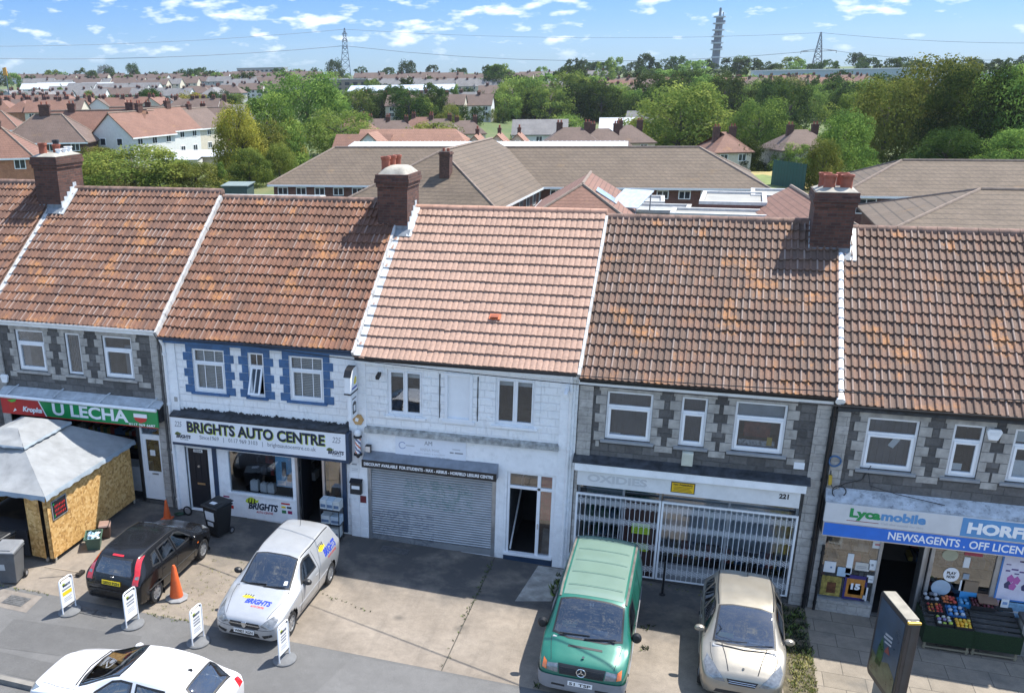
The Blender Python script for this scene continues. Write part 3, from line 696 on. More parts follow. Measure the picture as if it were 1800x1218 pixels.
chimney(h5, -.72, .24, 3.66, 4.95, 7.9, 9.9, 'flat', [(-.42, 4.0, .155, .36, M_TERRA), (-.02, 4.0, .155, .36, M_TERRA), (-.5, 4.5, .15, .36, M_TERRA), (-.08, 4.5, .15, .36, M_TERRA)], 'brick chimney with four red pots')
# vent tile on the new roof
mb = MB(); sa = 1.5; xa = 3.42
mb.hexa([rpt(xa,sa,.05),rpt(xa+.3,sa,.05),rpt(xa+.3,sa+.2,.04),rpt(xa,sa+.2,.04),rpt(xa,sa,.1),rpt(xa+.3,sa,.1),rpt(xa+.3,sa+.22,.06),rpt(xa,sa+.22,.06)])
vt = mb.build('vent_tile', plain('bright_orange_tile', (.55,.15,.06), .6), h3)
mb = MB(); mb.hexa([rpt(xa+.05,sa+.03,.1),rpt(xa+.25,sa+.03,.1),rpt(xa+.25,sa+.13,.09),rpt(xa+.05,sa+.13,.09),rpt(xa+.05,sa+.03,.14),rpt(xa+.25,sa+.03,.14),rpt(xa+.25,sa+.15,.1),rpt(xa+.05,sa+.15,.1)]); mb.build('vent_hood', plain('dark_orange_tile', (.28,.07,.03), .6), vt)
# ------------------------------------------------------------------ shop fronts
def fit(body, mat, parent, x0, x1, z, cap, y, name='lettering', bold=.0, shear=0, ext=.004, rot=(90,0,0), dirx=1, axis='x'):
    """lettering stretched to run from x0 to x1 with the given capital height"""
    size = cap/.70
    o = text(body, name, mat, parent, (0,0,0), size, rot, ext/2, bold*size, shear)
    xs = [v.co.x for v in o.data.vertices]; mn = min(xs); w = max(xs)-mn
    s = (x1-x0)/w if w > 0 else 1; o.scale = (s, 1, 1)
    o.location = (x0-mn*s, y, z)
    return o
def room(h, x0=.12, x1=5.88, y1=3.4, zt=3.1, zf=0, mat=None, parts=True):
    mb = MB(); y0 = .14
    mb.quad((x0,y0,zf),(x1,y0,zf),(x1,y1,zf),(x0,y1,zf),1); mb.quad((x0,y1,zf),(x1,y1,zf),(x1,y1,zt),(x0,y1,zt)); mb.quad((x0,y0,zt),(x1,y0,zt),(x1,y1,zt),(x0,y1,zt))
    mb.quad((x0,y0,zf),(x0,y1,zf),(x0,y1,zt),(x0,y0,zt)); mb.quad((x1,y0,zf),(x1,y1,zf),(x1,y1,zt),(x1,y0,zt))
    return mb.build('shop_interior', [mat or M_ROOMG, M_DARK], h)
def goods(parent, x0, x1, y0, y1, zs, cols, seed=1, name='shelf_goods'):
    rnd = random.Random(seed); mb = MB(); mats = [plain('goods_%d' % i, c, .5, var=.1) for i, c in enumerate(cols)]
    for z in zs:
        mb = MB(); mb2 = MB(); mb2.box(x0, x1, y0, y1, z-.025, z); x = x0+.02
        while x < x1-.08:
            w = rnd.uniform(.07, .2); hh = rnd.uniform(.1, .27)
            mb.box(x, min(x+w-.01, x1), y0+.03, y1-.03, z+.001, z+hh, rnd.randrange(len(mats))); x += w
        s = mb2.build('shelf', M_DARK, parent); mb.build(name, mats, s)
    return s
GOODC = [(.02,.02,.025),(.1,.1,.11),(.25,.25,.24),(.3,.05,.04),(.05,.12,.25),(.3,.22,.05),(.06,.15,.07)]
# ---- h1 grocer ------------------------------------------------------------
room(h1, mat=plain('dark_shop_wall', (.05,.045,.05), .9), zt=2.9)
goods(h1, .5, 4.7, 2.9, 3.3, [.4,.85,1.3,1.75], GOODC, 3)
mb = MB(); mb.box(3.6, 4.6, .5, 1.1, .0, .85); fz = mb.build('chest_freezer', M_WHITE, h1, bevel=.03, label='white freezer just inside the open front')
d = MB(); frame_rect(d, 4.9, 5.7, .05, 2.62, .07, .02, .10); d.box(4.97, 5.63, .02, .10, 2.12, 2.19); db = d.build('door', M_UPVC, h1, bevel=.006, label='white door with a tall glass panel beside the open shop front')
d = MB(); frame_rect(d, 4.97, 5.63, .12, 2.12, .1, .03, .08); d.box(5.07, 5.53, .035, .08, .22, .98); d.build('door_leaf', M_UPVC, db, bevel=.006)
d = MB(); d.box(5.07, 5.53, .05, .056, .98, 2.02); d.box(4.97, 5.63, .05, .056, 2.19, 2.55); d.build('pane', M_SHOPG, db)
d = MB(); d.box(5.19, 5.36, .04, .049, 1.5, 1.68); d.build('notice', M_PAPER, db); d = MB(); d.box(5.2, 5.42, .024, .034, .88, .93); d.build('letter_plate', M_STEEL, db)
d = MB(); d.box(4.8, 4.9, -.02, .1, -.05, 2.75); d.box(.24, .3, -.02, .1, -.05, 2.75); d.build('shop_post', M_BLACK, h1)
d = MB(); d.hexa([(.3,-.34,2.75),(5.9,-.34,2.75),(5.9,.05,2.75),(.3,.05,2.75),(.3,-.34,3.18),(5.9,-.34,3.18),(5.9,.05,3.3),(.3,.05,3.3)]); d.hexa([(.2,-.36,3.18),(5.92,-.36,3.18),(5.92,.0,3.31),(.2,.0,3.31),(.2,-.36,3.21),(5.92,-.36,3.21),(5.92,.0,3.36),(.2,.0,3.36)],1)
d.build('fascia', [M_DARK, M_LEADL], h1)
W1 = Vector((-12, 0, HZ[1]))
t = thing('shop_sign', 'green and red grocer sign with white lettering U LECHA', 'shop sign', W1+Vector((.3,-.37,2.58)))
mb = MB(); mb.box(0, 5.55, -.03, .02, 0, .55); mb.build('sign_board', M_GREENS, t, bevel=.004)
mb = MB(); mb.prism([(.0,.0),(1.62,.0),(1.36,.55),(.0,.55)], -.034, -.0305); mb.box(0, 5.55, -.036, -.0345, .0, .025); mb.build('red_panel', M_REDS, t, label='red slanted panel on the left of the sign')
mb = MB(); mb.prism([(1.62,.0),(1.66,.0),(1.40,.55),(1.36,.55)], -.036, -.0305); mb.build('white_stripe', M_INKW, t)
fit('U LECHA', M_INKW, t, 1.88, 4.55, .12, .36, -.036, bold=.03); fit('Kropka', M_INKW, t, .78, 1.5, .13, .15, -.042, bold=.05, shear=.2)
fit('0117 969 6687', M_INKW, t, 4.55, 5.45, .035, .075, -.036, bold=.02)
mb = MB(); mb.prism([(4.75,.42),(5.2,.42),(5.2,.3),(4.75,.3)], -.05, -.035, 0); mb.prism([(4.75,.298),(5.2,.298),(5.15,.2),(4.975,.13),(4.8,.2)], -.05, -.035, 1); mb.build('shield', [M_INKW, M_RED], t, label='white and red shield')
mb = MB(); mb.disc((.42,-.04,.24), .13, 14, 'y', 0, 1.2); mb.prism([(.25,.44),(.4,.38),(.55,.42),(.6,.5),(.42,.48)], -.045, -.036, 1); mb.prism([(.42,.08),(.5,.2),(.56,.14)], -.05, -.042, 2); mb.build('vegetable_emblem', [M_RED, plain('leaf_green_print', (.1,.45,.05), .4, var=0), M_INKW], t)
aw = thing('awning', 'white folded awning bar on thin brackets above the green and red sign', 'awning', W1+Vector((.25,-.45,3.16)))
mb = MB(); mb.tube([(0,0,0),(5.6,0,0)], .055, 10); mb.build('roller', M_WHITE, aw, smooth=True, angle=R(40))
for k in range(4):
    mb = MB(); mb.tube([(.3+k*1.65,0,.02),(.45+k*1.65,.28,.22),(.5+k*1.65,.44,.26)], .022, 6); mb.build('bracket', M_LEADL, aw)
# ---- h2 auto centre ---------------------------------------------------------
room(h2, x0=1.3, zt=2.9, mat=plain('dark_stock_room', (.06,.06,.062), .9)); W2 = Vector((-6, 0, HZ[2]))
goods(h2, 2.0, 4.0, 1.5, 1.9, [.8,1.2,1.6], [(.02,.02,.022),(.05,.06,.08),(.3,.32,.33),(.02,.05,.12)], 5); goods(h2, 4.2, 5.7, 2.8, 3.2, [.4,.9,1.4], GOODC, 8)
d = MB(); frame_rect(d, .44, 1.22, .05, 2.12, .05, .05, .12); db = d.build('door', M_WHITE, h2, label='black panelled front door numbered 225A')
d = MB(); d.box(.49, 1.17, .07, .11, .06, 2.07)
for (a, b) in ((.56,.71),(.76,.90),(.95,1.10)): d.box(a, b, .055, .07, 1.0, 1.9)
d.box(.56, 1.10, .055, .07, .2, .75); d.build('door_leaf', M_BLACKP, db, bevel=.008)
d = MB(); d.box(.74, 1.0, .045, .055, .9, .96); d.build('letter_plate', plain('brass', (.55,.38,.2), .35, .8), db); d = MB(); d.lathe([(.0,0.03),(.035,.03),(.04,.055),(.0,.055)], (.83,0,1.5), 12, axis='y'); d.build('door_knocker', M_ALU, db)
d = MB(); d.box(.7, 1.0, .03, .045, 1.96, 2.05); pl = d.build('number_plate', M_PAPER, db); fit('225A', M_INKK, db, .73, .97, 1.98, .055, .029, bold=.02)
d = MB(); d.box(.3, .44, -.055, .1, .05, 2.2); d.box(1.22, 1.36, -.05, .1, .05, 2.3); d.build('door_surround', M_WHITE, h2)
d = MB(); d.box(1.36, 1.5, -.055, .1, .0, 2.36); d.box(5.5, 5.62, -.08, .1, .0, 2.42); d.box(1.5, 5.5, -.03, .06, 2.22, 2.36); d.build('blue_post', M_NAVY, h2, label='dark blue shop front posts')
d = MB(); d.box(1.5, 4.02, -.02, .1, .02, .76); d.box(1.5, 1.87, -.02, .1, .76, 2.22); d.box(3.92, 4.02, -.02, .1, .76, 2.22); d.box(1.87, 3.92, -.02, .1, 2.14, 2.22); d.box(1.8, 3.98, -.06, .1, .76, .82)
d.build('stall_riser', M_WHITE, h2, label='white panel below the display window with the fish logo')
d = MB(); d.box(1.87, 3.92, .04, .046, .82, 2.14); d.build('display_pane', M_SHOPG, h2)
d = MB(); d.box(4.02, 4.1, -.01, .1, 0, 2.22); d.box(4.86, 4.93, -.01, .1, 0, 2.22); d.box(5.43, 5.5, -.01, .1, .0, 2.22); d.box(4.93, 5.43, -.01, .1, .85, .92); d.box(4.93, 5.43, .02, .1, 0, .85); d.build('side_frame', M_ALU, h2)
d = MB(); d.box(4.93, 5.43, .04, .046, .92, 2.2); d.build('display_pane', M_SHOPG, h2); d = MB(); d.box(4.95, 5.41, .3, .32, .92, 2.2); d.build('window_back_board', M_WOODB, h2)
d = MB(); d.hexa([(4.12,.1,.05),(4.17,.1,.05),(4.17,.85,.05),(4.12,.85,.05),(4.12,.1,2.18),(4.17,.1,2.18),(4.17,.85,2.18),(4.12,.85,2.18)]); d.build('open_door', M_BLACKP, h2, label='shop door standing open into the dark')
# things in the display window
for k, (x, z, s) in enumerate(((2.55,.8,.3),(2.86,.8,.26),(3.1,.8,.26))):
    c = thing('oil_can', ['tall white oil can in the auto centre window, leftmost of three', 'white oil can in the auto centre window, middle of three', 'white oil can in the auto centre window, rightmost of three'][k], 'oil can', W2+Vector((x,.3,z+.02)), group='white cans in the display window')
    mb = MB(); mb.box(-s*.42, s*.42, -.1, .1, 0, s*1.05); mb.hexa([(-s*.42,-.1,s*1.05),(s*.42,-.1,s*1.05),(s*.42,.1,s*1.05),(-s*.42,.1,s*1.05),(-s*.2,-.05,s*1.2),(s*.3,-.05,s*1.2),(s*.3,.05,s*1.2),(-s*.2,.05,s*1.2)]); mb.build('can_body', M_WHITE, c, bevel=.02)
    mb = MB(); mb.lathe([(.035,s*1.19),(.035,s*1.28),(0,s*1.28)], (.05,0,0), 10); mb.build('cap', M_BLACK, c)
po = thing('poster', 'pale blue pictorial poster inside the auto centre display window', 'poster', W2+Vector((3.34,.12,1.12)))
mb = MB(); mb.box(0, .55, 0, .008, 0, 1.0); mb.build('sheet', M_SKYB, po); mb = MB(); mb.box(.2,.34,-.006,-.001,.35,.8); mb.box(.36,.5,-.006,-.001,.2,.42); mb.build('printed_picture', plain('print_dark', (.05,.09,.13), .5), po); mb = MB(); mb.box(.04,.3,-.006,-.001,.06,.2); mb.build('printed_text', M_INKW, po)
def fish_logo(parent, x, z, s, y, ink=None, sub=None, shear=0, yel=None):
    mb = MB(); body = [(.0,.10),(.04,.2),(.14,.27),(.25,.3),(.36,.26),(.44,.2),(.52,.24),(.5,.13),(.42,.11),(.3,.05),(.14,.04)]
    mb.prism([(x+a*s, z+(b+.2)*s) for a, b in body], y-.003, y, 0)
    for k in range(3): mb.prism([(x+(.1+.11*k)*s, z+.27*s), (x+(.14+.11*k)*s, z+.27*s), (x+(.17+.11*k)*s, z+.46*s), (x+(.14+.11*k)*s, z+.46*s)], y-.006, y-.0035, 1)
    mb.build('fish_emblem', [yel or M_YELG, M_INKK], parent)
    fit('BRIGHTS', ink or M_INKN, parent, x+.1*s, x+1.25*s, z+.06*s, .24*s, y-.001, bold=.04, shear=.25, ext=.006)
    if sub: fit('AUTO CENTRE', sub, parent, x+.4*s, x+1.05*s, z-.08*s, .08*s, y-.001, bold=.01, shear=.1)
riser = [c for c in h2.children if c.name.startswith('stall_riser')][0]
fish_logo(riser, 2.35, .3, .85, -.024, sub=M_REDS)
mb = MB()
LG = [(1.62,.62,.2,.05,3),(1.62,.52,.26,.06,4),(1.62,.42,.26,.05,5),(1.62,.26,.14,.1,1),(1.82,.27,.12,.1,0),(3.52,.62,.28,.05,0),(3.52,.5,.14,.06,2),(3.7,.5,.14,.06,4),(3.53,.33,.14,.1,5),(3.72,.33,.14,.1,3)]
for (x, z, w, hh, m) in LG: mb.box(x, x+w, -.025, -.0205, z, z+hh, m)
mb.build('maker_badges', [M_RED, M_YELG, M_YEL, plain('crimson_print', (.3,.02,.1), .4, var=0), M_INKN, plain('green_print', (.05,.2,.08), .4, var=0)], riser, label='small coloured trade badges on the white panel')
d = MB(); d.hexa([(.2,-.3,3.14),(5.75,-.3,3.14),(5.75,.02,3.14),(.2,.02,3.14),(.2,-.33,3.2),(5.75,-.33,3.2),(5.75,.02,3.3),(.2,.02,3.3)])
for k in range(180):
    x = .22+k*.0306; hh = .02+.09*max(0, .55+mnoise.noise((k*.21, 3.1, 0))+.5*mnoise.noise((k*.83, 7.7, 0))); d.box(x, x+.0304, -.012, .003, 3.26, 3.29+hh)
d.build('fascia', M_DLEAD, h2, bevel=.004, label='ragged black lead flashing over the sign')
t = thing('shop_sign', 'white board lettered BRIGHTS AUTO CENTRE in dark blue', 'shop sign', W2+Vector((.22,-.3,2.36)))
mb = MB(); mb.box(0, 5.5, 0, .25, 0, .79); mb.build('sign_board', M_SIGNW, t, bevel=.004); mb = MB(); mb.box(5.503, 5.6, -.01, .27, -.1, .82); mb.box(0, 5.5, .0, .25, -.08, -.002); mb.build('sign_frame', M_NAVY, t)
fit('BRIGHTS AUTO CENTRE', M_YELG, t, .55, 4.90, .365, .31, -.003, bold=.035, ext=.004); fit('BRIGHTS AUTO CENTRE', M_INKN, t, .53, 4.88, .385, .31, -.009, bold=.035, ext=.006)
fit('Since1969   |   0117 969 3103   |   brightsautocentre.co.uk', M_INKG, t, .92, 4.6, .18, .12, -.003, bold=.005)
fit('225', M_INKG, t, .12, .36, .5, .17, -.003, shear=.25); fit('225', M_INKG, t, 5.1, 5.36, .5, .17, -.003, shear=.25)
fish_logo(t, .1, .13, .42, -.002, sub=M_INKG, yel=plain('olive_print', (.16,.2,.05), .4, var=0)); fish_logo(t, 4.92, .13, .42, -.002, sub=M_INKG, yel=plain('olive_print', (.16,.2,.05), .4, var=0))
# projecting signs and barber's pole on the party pier between the two white shops
ps = thing('projecting_sign', 'white projecting light box with a curved top high on the white pier', 'sign', (-.04,-.05,4.62))
mb = MB(); pr = [(-.62,0),(-.06,0),(-.06,.62),(-.2,.66),(-.35,.66),(-.5,.6),(-.62,.45)]; mb.prism(pr, -.09, .09, 0, 'x'); mb.build('light_box', M_SIGNW, ps, bevel=.01)
mb = MB(); pr2 = [(-.62,.455),(-.5,.605),(-.35,.667),(-.2,.667),(-.2,.69),(-.36,.69),(-.52,.625),(-.64,.46)]; mb.prism(pr2, -.1, .1, 0, 'x'); mb.box(-.1,.1,-.64,-.05,-.03,-.002); mb.tube([(0,-.06,.1),(0,.03,.1)],.02,6); mb.tube([(0,-.06,.5),(0,.03,.5)],.02,6); mb.build('frame', M_BLACK, ps)
mb = MB(); mb.prism([(-.36,.22),(-.3,.36),(-.2,.4),(-.14,.34),(-.16,.22),(-.26,.18)], .091, .094, 0, 'x'); mb.build('emblem', M_YEL, ps); mb = MB(); mb.box(.091,.094,-.5,-.12,.08,.13); mb.build('lettering', M_INKB, ps)
ps = thing('projecting_sign', 'lower white projecting sign with a dark round symbol on the white pier', 'sign', (-.02,-.05,3.86))
mb = MB(); mb.box(-.05,.05,-.56,-.04,0,.7); mb.tube([(0,-.06,.1),(0,.03,.1)],.02,6); mb.tube([(0,-.06,.6),(0,.03,.6)],.02,6); mb.build('light_box', M_SIGNW, ps, bevel=.01)
mb = MB(); mb.prism([(-.44,.12),(-.16,.12),(-.16,.4),(-.24,.46),(-.36,.46),(-.44,.4)], .051, .054, 0, 'x'); mb.prism([(-.37,.19),(-.23,.19),(-.23,.36),(-.37,.36)], .0545, .057, 1, 'x'); mb.box(.051,.054,-.46,-.14,.54,.57,0); mb.build('symbol', [M_INKK, M_INKW], ps)
hx = thing('hexagonal_sign', 'small orange hexagonal plate fixed above the barber pole', 'sign', (.03,-.075,3.7))
mb = MB(); mb.prism([(.17*math.cos(a), .17*math.sin(a)) for a in [k*math.pi/3 for k in range(6)]], -.02, .02); mb.build('plate', plain('tan_orange_board', (.5,.3,.12), .5), hx, bevel=.004); mb = MB(); mb.prism([(-.09,-.04),(.0,-.06),(.03,.04),(-.06,.06)], -.025, -.021); mb.build('print', M_INKW, hx)
bp = thing('barber_pole', 'striped barber pole under the orange hexagonal plate', 'barber pole', (.05,-.2,2.62))
mb = MB(); n = 20; rows = 22; V = []; F = []; Mi = []
for r in range(rows+1):
    for k in range(n): a = 2*math.pi*k/n; V.append((.085*math.cos(a), .085*math.sin(a), .14+.44*r/rows))
for r in range(rows):
    for k in range(n):
        mb.add([], [])
        F.append((r*n+k, r*n+(k+1)%n, (r+1)*n+(k+1)%n, (r+1)*n+k)); Mi.append([0,0,1,1,0,0,2,2][int((k*8/n*2+r*8/rows*1.6)) % 8])
mb.v += V; mb.f += F; mb.m += Mi; mb.build('striped_cylinder', [M_INKW, plain('barber_red', (.55,.14,.06), .3, var=0), plain('barber_blue', (.06,.09,.2), .3, var=0)], bp, smooth=True)
mb = MB(); mb.lathe([(0,0),(.04,.0),(.06,.05),(.12,.08),(.12,.12),(.09,.14)], n=18); mb.lathe([(.09,.58),(.12,.6),(.12,.64),(.09,.66)], n=18); mb.box(-.02,.02,.05,.14,.1,.14); mb.box(-.02,.02,.05,.14,.6,.64); mb.build('fittings', M_BLACK, bp, smooth=True, angle=R(40)); mb = MB(); mb.lathe([(.085,.66),(.1,.72),(.085,.79),(.04,.83),(0,.84)], n=18); mb.build('globe', M_PAPER, bp, smooth=True)
lb = thing('letterbox', 'black wall letterbox with a white label on the white pier', 'letterbox', (-.06,-.06,1.47)); mb = MB(); mb.hexa([(-.17,-.14,0),(.17,-.14,0),(.17,0,0),(-.17,0,0),(-.17,-.1,.36),(.17,-.1,.36),(.17,0,.42),(-.17,0,.42)]); mb.build('box', M_BLACK, lb, bevel=.01)
mb = MB(); mb.hexa([(-.18,-.16,.345),(.18,-.16,.345),(.18,.0,.425),(-.18,.0,.425),(-.18,-.16,.36),(.18,-.16,.36),(.18,.0,.44),(-.18,.0,.44)]); mb.build('lid', M_BLACKP, lb); mb = MB(); mb.quad((-.12,-.131,.16),(.12,-.131,.16),(.12,-.123,.26),(-.12,-.123,.26)); mb.build('label', M_PAPER, lb)
rp = thing('wall_plate', 'small dark red plate on the white pier beside the shutter', 'plate', (.12,-.055,1.18)); mb = MB(); mb.box(-.09,.09,-.012,0,0,.21); mb.build('plate', plain('dark_red_plate', (.16,.03,.035), .4), rp)
wn = thing('paper_notice', 'faint white notice above the black letterbox', 'notice', (-.1,-.055,2.08)); mb = MB(); mb.box(-.14,.14,-.004,0,0,.32); mb.build('sheet', M_PAPER, wn); mb = MB(); mb.box(-.1,.05,-.007,-.0045,.24,.28); mb.box(-.1,.08,-.007,-.0045,.12,.13); mb.box(-.1,.08,-.007,-.0045,.07,.08); mb.build('print', M_INKG, wn)
# ---- h3 roller shutter --------------------------------------------------------
mb = MB(); sl = 30; V = []; F = []; z0 = .03; zt = 2.42
for k in range(sl):
    za = z0+.16+(zt-z0-.16)*k/sl; dz = (zt-z0-.16)/sl
    for q, (t_, d_) in enumerate(((0,.0),(.12,-.018),(.35,-.03),(.6,-.03),(.85,-.016),(.97,0))): V += [(.36,.03+d_,za+t_*dz), (3.84,.03+d_,za+t_*dz)]
for k in range(len(V)//2-1): F.append((2*k,2*k+1,2*k+3,2*k+2))
mb.add(V, F); mb.box(.36, 3.84, .0, .06, z0-.02, z0+.16); m_sh, nt, N, L, P = newmat('shutter_slats'); b = NB(nt); co = b.coord('Object'); xx, yy, zz = b.sep(co)
P.inputs['Metallic'].default_value = .7; P.inputs['Roughness'].default_value = .45
c = b.ramp(b.noise(co, 2.2, 5, .6), [(.3,(.36,.38,.40)),(.7,(.46,.48,.50))])
gr = b.node('ShaderNodeTexNoise'); gr.inputs['Scale'].default_value = 2.4; gr.inputs['Detail'].default_value = 3; gr.inputs['Distortion'].default_value = 2.2; L.new(co, gr.inputs['Vector'])
band = b.math('MULTIPLY', b.ramp(b.math('ABSOLUTE', b.math('SUBTRACT', gr.outputs['Fac'], .5)), [(.015, 1), (.05, 0)]), b.math('MULTIPLY', b.math('GREATER_THAN', xx, 1.3), b.math('LESS_THAN', xx, 3.3)))
zone = b.math('MULTIPLY', band, b.ramp(zz, [(1.25, 0), (1.5, 1), (2.0, 1), (2.2, 0)]) if False else b.math('MULTIPLY', b.math('GREATER_THAN', zz, 1.2), b.math('LESS_THAN', zz, 2.05)))
c = b.mix(b.math('MULTIPLY', zone, .55), c, (.16,.27,.25))
zone2 = b.math('MULTIPLY', b.ramp(b.math('ABSOLUTE', b.math('SUBTRACT', gr.outputs['Fac'], .47)), [(.02, 1), (.06, 0)]), b.math('MULTIPLY', b.math('LESS_THAN', zz, 1.0), b.math('LESS_THAN', xx, 2.2)))
c = b.mix(b.math('MULTIPLY', zone2, .45), c, (.14,.17,.22)); L.new(c, P.inputs['Base Color'])
mb.build('roller_shutter', m_sh, h3, smooth=True, angle=R(50))
mb = MB(); mb.box(.26, .36, -.03, .1, .0, 2.42); mb.box(3.84, 3.95, -.03, .1, .0, 2.42); mb.build('shutter_guide', M_STEEL, h3, bevel=.005)
mb = MB(); mb.box(3.95, 4.25, -.02, .1, .12, 2.62); mb.box(4.02, 4.04, -.028, -.019, .2, 2.5); mb.box(4.16, 4.18, -.028, -.019, .2, 2.5); mb.build('side_panel', M_WHITE, h3)
bx = MB(); bx.hexa([(.2,-.3,2.4),(4.0,-.3,2.4),(4.0,.0,2.4),(.2,.0,2.4),(.2,-.3,2.62),(4.0,-.3,2.62),(4.0,.0,2.82),(.2,.0,2.82)]); bx.build('shutter_housing', plain('grey_blue_box', (.22,.24,.27), .5, var=.2), h3, bevel=.006)
t = thing('shop_sign', 'long black strip sign offering discount above the roller shutter', 'shop sign', (.2,-.305,2.39))
mb = MB(); mb.box(-.01,3.81,-.02,0,0,.225); mb.build('sign_board', M_BLACK, t); fit('DISCOUNT AVAILABLE  FOR STUDENTS - MAX - AIRBUS - HORFIELD LEISURE CENTRE', M_INKW, t, .06, 3.72, .075, .085, -.023, bold=.03)
mb = MB(); mb.box(.26, 5.56, -.03, .02, 2.62, 3.36); mb.build('fascia', M_WHITE, h3)
mb = MB(); n = 40
for k in range(n):
    xa = .22+5.36*k/n; j = random.uniform(0, .02); mb.hexa([(xa,-.13-j,3.36),(xa+5.36/n,-.13-j,3.36),(xa+5.36/n,.0,3.36),(xa,.0,3.36),(xa,-.1-j,3.46+j),(xa+5.36/n,-.1-j,3.46+j),(xa+5.36/n,.0,3.53),(xa,.0,3.53)])
mb.build('cornice', M_MOSSST, h3, label='rough mossy stone ledge across the front')
t = thing('shop_sign', 'faded pale panel with thin grey lettering on the plain white fascia', 'shop sign', (1.1,-.035,2.7))
mb = MB(); mb.box(0, 2.0, -.012, 0, 0, .62); mb.build('sign_board', plain('faded_panel', (.74,.77,.82), .4, var=.03), t)
fit('AM', M_INKG, t, .83, 1.05, .43, .12, -.014); fit('ANNA MAK', M_INKLG, t, .7, 1.27, .25, .09, -.014); fit('BEAUTY CLINIC & ACADEMY', M_INKLG, t, .55, 1.42, .16, .045, -.014); fit('By appointment only   tel 0776 376 8854', M_INKG, t, .4, 1.6, .06, .05, -.014, bold=.01)
mb = MB(); mb.box(.3, .55, -.0145, -.0125, .35, .385); mb.box(1.62, 1.84, -.0145, -.0125, .37, .40); mb.build('faint_print', M_INKLG, t); mb = MB(); mb.box(1.55, 1.66, -.0145, -.0125, .265, .305); mb.box(1.69, 1.92, -.0145, -.0125, .265, .305); mb.build('bold_print', M_INKG, t); mb = MB()
for k in range(14):
    a = k/14*5.2+.6; a2 = (k+1)/14*5.2+.6; p = lambda r, q: (.2+r*math.cos(q), .36+r*math.sin(q)); mb.prism([p(.085,a), p(.105,a), p(.105,a2), p(.085,a2)], -.016, -.0125)
mb.build('ring_emblem', plain('slate_print', (.25,.3,.45), .5, var=0), t)
# open doorway with a stair rail
d = MB(); frame_rect(d, 4.25, 5.52, .12, 2.62, .07, .01, .1); d.box(5.06, 5.15, .01, .1, .19, 2.55); d.box(4.32, 5.45, .01, .1, 2.12, 2.2); d.box(4.2, 5.54, -.06, .1, .12, .2)
db = d.build('door_frame', M_UPVC, h3, bevel=.006); d = MB(); d.box(4.2, 5.6, -.03, .1, -.1, .118); d.build('door_step', M_NAVY, h3)
d = MB(); d.box(4.32, 5.06, .05, .056, 2.2, 2.55); d.box(5.15, 5.45, .05, .056, .2, 2.12); d.box(5.15, 5.45, .05, .056, 2.2, 2.55); d.build('pane', M_SHOPG, db)
d = MB(); d.box(5.16, 5.44, .07, .08, 1.25, 2.1); d.box(5.16, 5.44, .07, .08, 2.22, 2.54); d.build('red_poster', plain('faded_red_poster', (.30,.035,.05), .5, var=.2, vs=6), db); d = MB(); d.box(5.16, 5.44, .07, .08, .22, 1.24); d.build('brown_poster', M_WOODB, db)
d = MB(); x0, x1 = 4.3, 5.46; d.quad((x0,.12,.1),(x1,.12,.1),(x1,2.4,.1),(x0,2.4,.1)); d.quad((x0,2.4,.1),(x1,2.4,.1),(x1,2.4,2.6),(x0,2.4,2.6)); d.quad((x1,.12,.1),(x1,2.4,.1),(x1,2.4,2.6),(x1,.12,2.6)); d.quad((x0,.12,2.6),(x1,.12,2.6),(x1,2.4,2.6),(x0,2.4,2.6)); d.build('hallway', M_DARK, h3)
d = MB(); d.quad((x0,.12,.1),(x0,2.4,.1),(x0,2.4,2.6),(x0,.12,2.6)); d.build('hall_wall', M_ROOMG, h3)
d = MB(); d.hexa([(4.34,.14,.22),(4.38,.14,.22),(4.38,2.3,1.9),(4.34,2.3,1.9),(4.34,.14,.30),(4.38,.14,.30),(4.38,2.3,1.99),(4.34,2.3,1.99)]); d.build('stair_string', M_WHITE, h3); d = MB(); d.box(5.1, 5.13, -.03, .01, 1.0, 1.15); d.build('door_handle', M_ALU, db)
# ---- h4 grille front --------------------------------------------------------
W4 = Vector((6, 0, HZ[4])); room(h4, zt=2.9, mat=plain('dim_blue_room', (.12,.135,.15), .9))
d = MB()
for x in (.12, 1.28, 2.2, 3.9, 5.49): d.box(x, x+.06, .12, .2, .02, 2.66)
d.box(.18, 5.49, .12, .2, 2.2, 2.27); d.box(2.26, 5.49, .12, .2, .02, .5); d.box(.18, 1.28, .12, .2, .02, .4); sf = d.build('shop_frame', M_GREYP, h4)
d = MB(); d.box(.18, 1.28, .15, .156, .4, 2.2); d.box(2.26, 3.9, .15, .156, .5, 2.2); d.box(3.96, 5.49, .15, .156, .5, 2.2); d.box(.18, 5.49, .15, .156, 2.27, 2.62); d.build('pane', M_SHOPG, sf)
d = MB(); d.box(1.34, 2.2, .15, .19, .02, 2.2); d.build('door', plain('dark_maroon_door', (.05,.025,.022), .4), h4)
for (z, lb_) in ((1.28,'lime green notice on the shop door behind the white grille, the upper one'),(.78,'lime green notice on the shop door behind the white grille, the lower one')):
    o = thing('paper_notice', lb_, 'notice', W4+Vector((1.58,.148,z))); mb = MB(); mb.box(0,.46,-.006,0,0,.3 if z > 1 else .2); mb.build('sheet', plain('lime_card', (.42,.62,.03), .6), o); mb = MB()
    for k in range(4): mb.box(.06,.4,-.009,-.0065,.05+k*.055,.07+k*.055)
    mb.build('print', plain('faint_green_print', (.2,.3,.03), .6, var=0), o)
goods(h4, 2.3, 5.45, .5, 1.1, [.55], [(.55,.6,.65),(.35,.45,.6),(.65,.65,.62),(.5,.38,.2),(.3,.33,.36),(.6,.55,.4)], 9, 'window_stock'); goods(h4, .3, 1.2, 1.2, 1.6, [.6, 1.1], GOODC, 4)
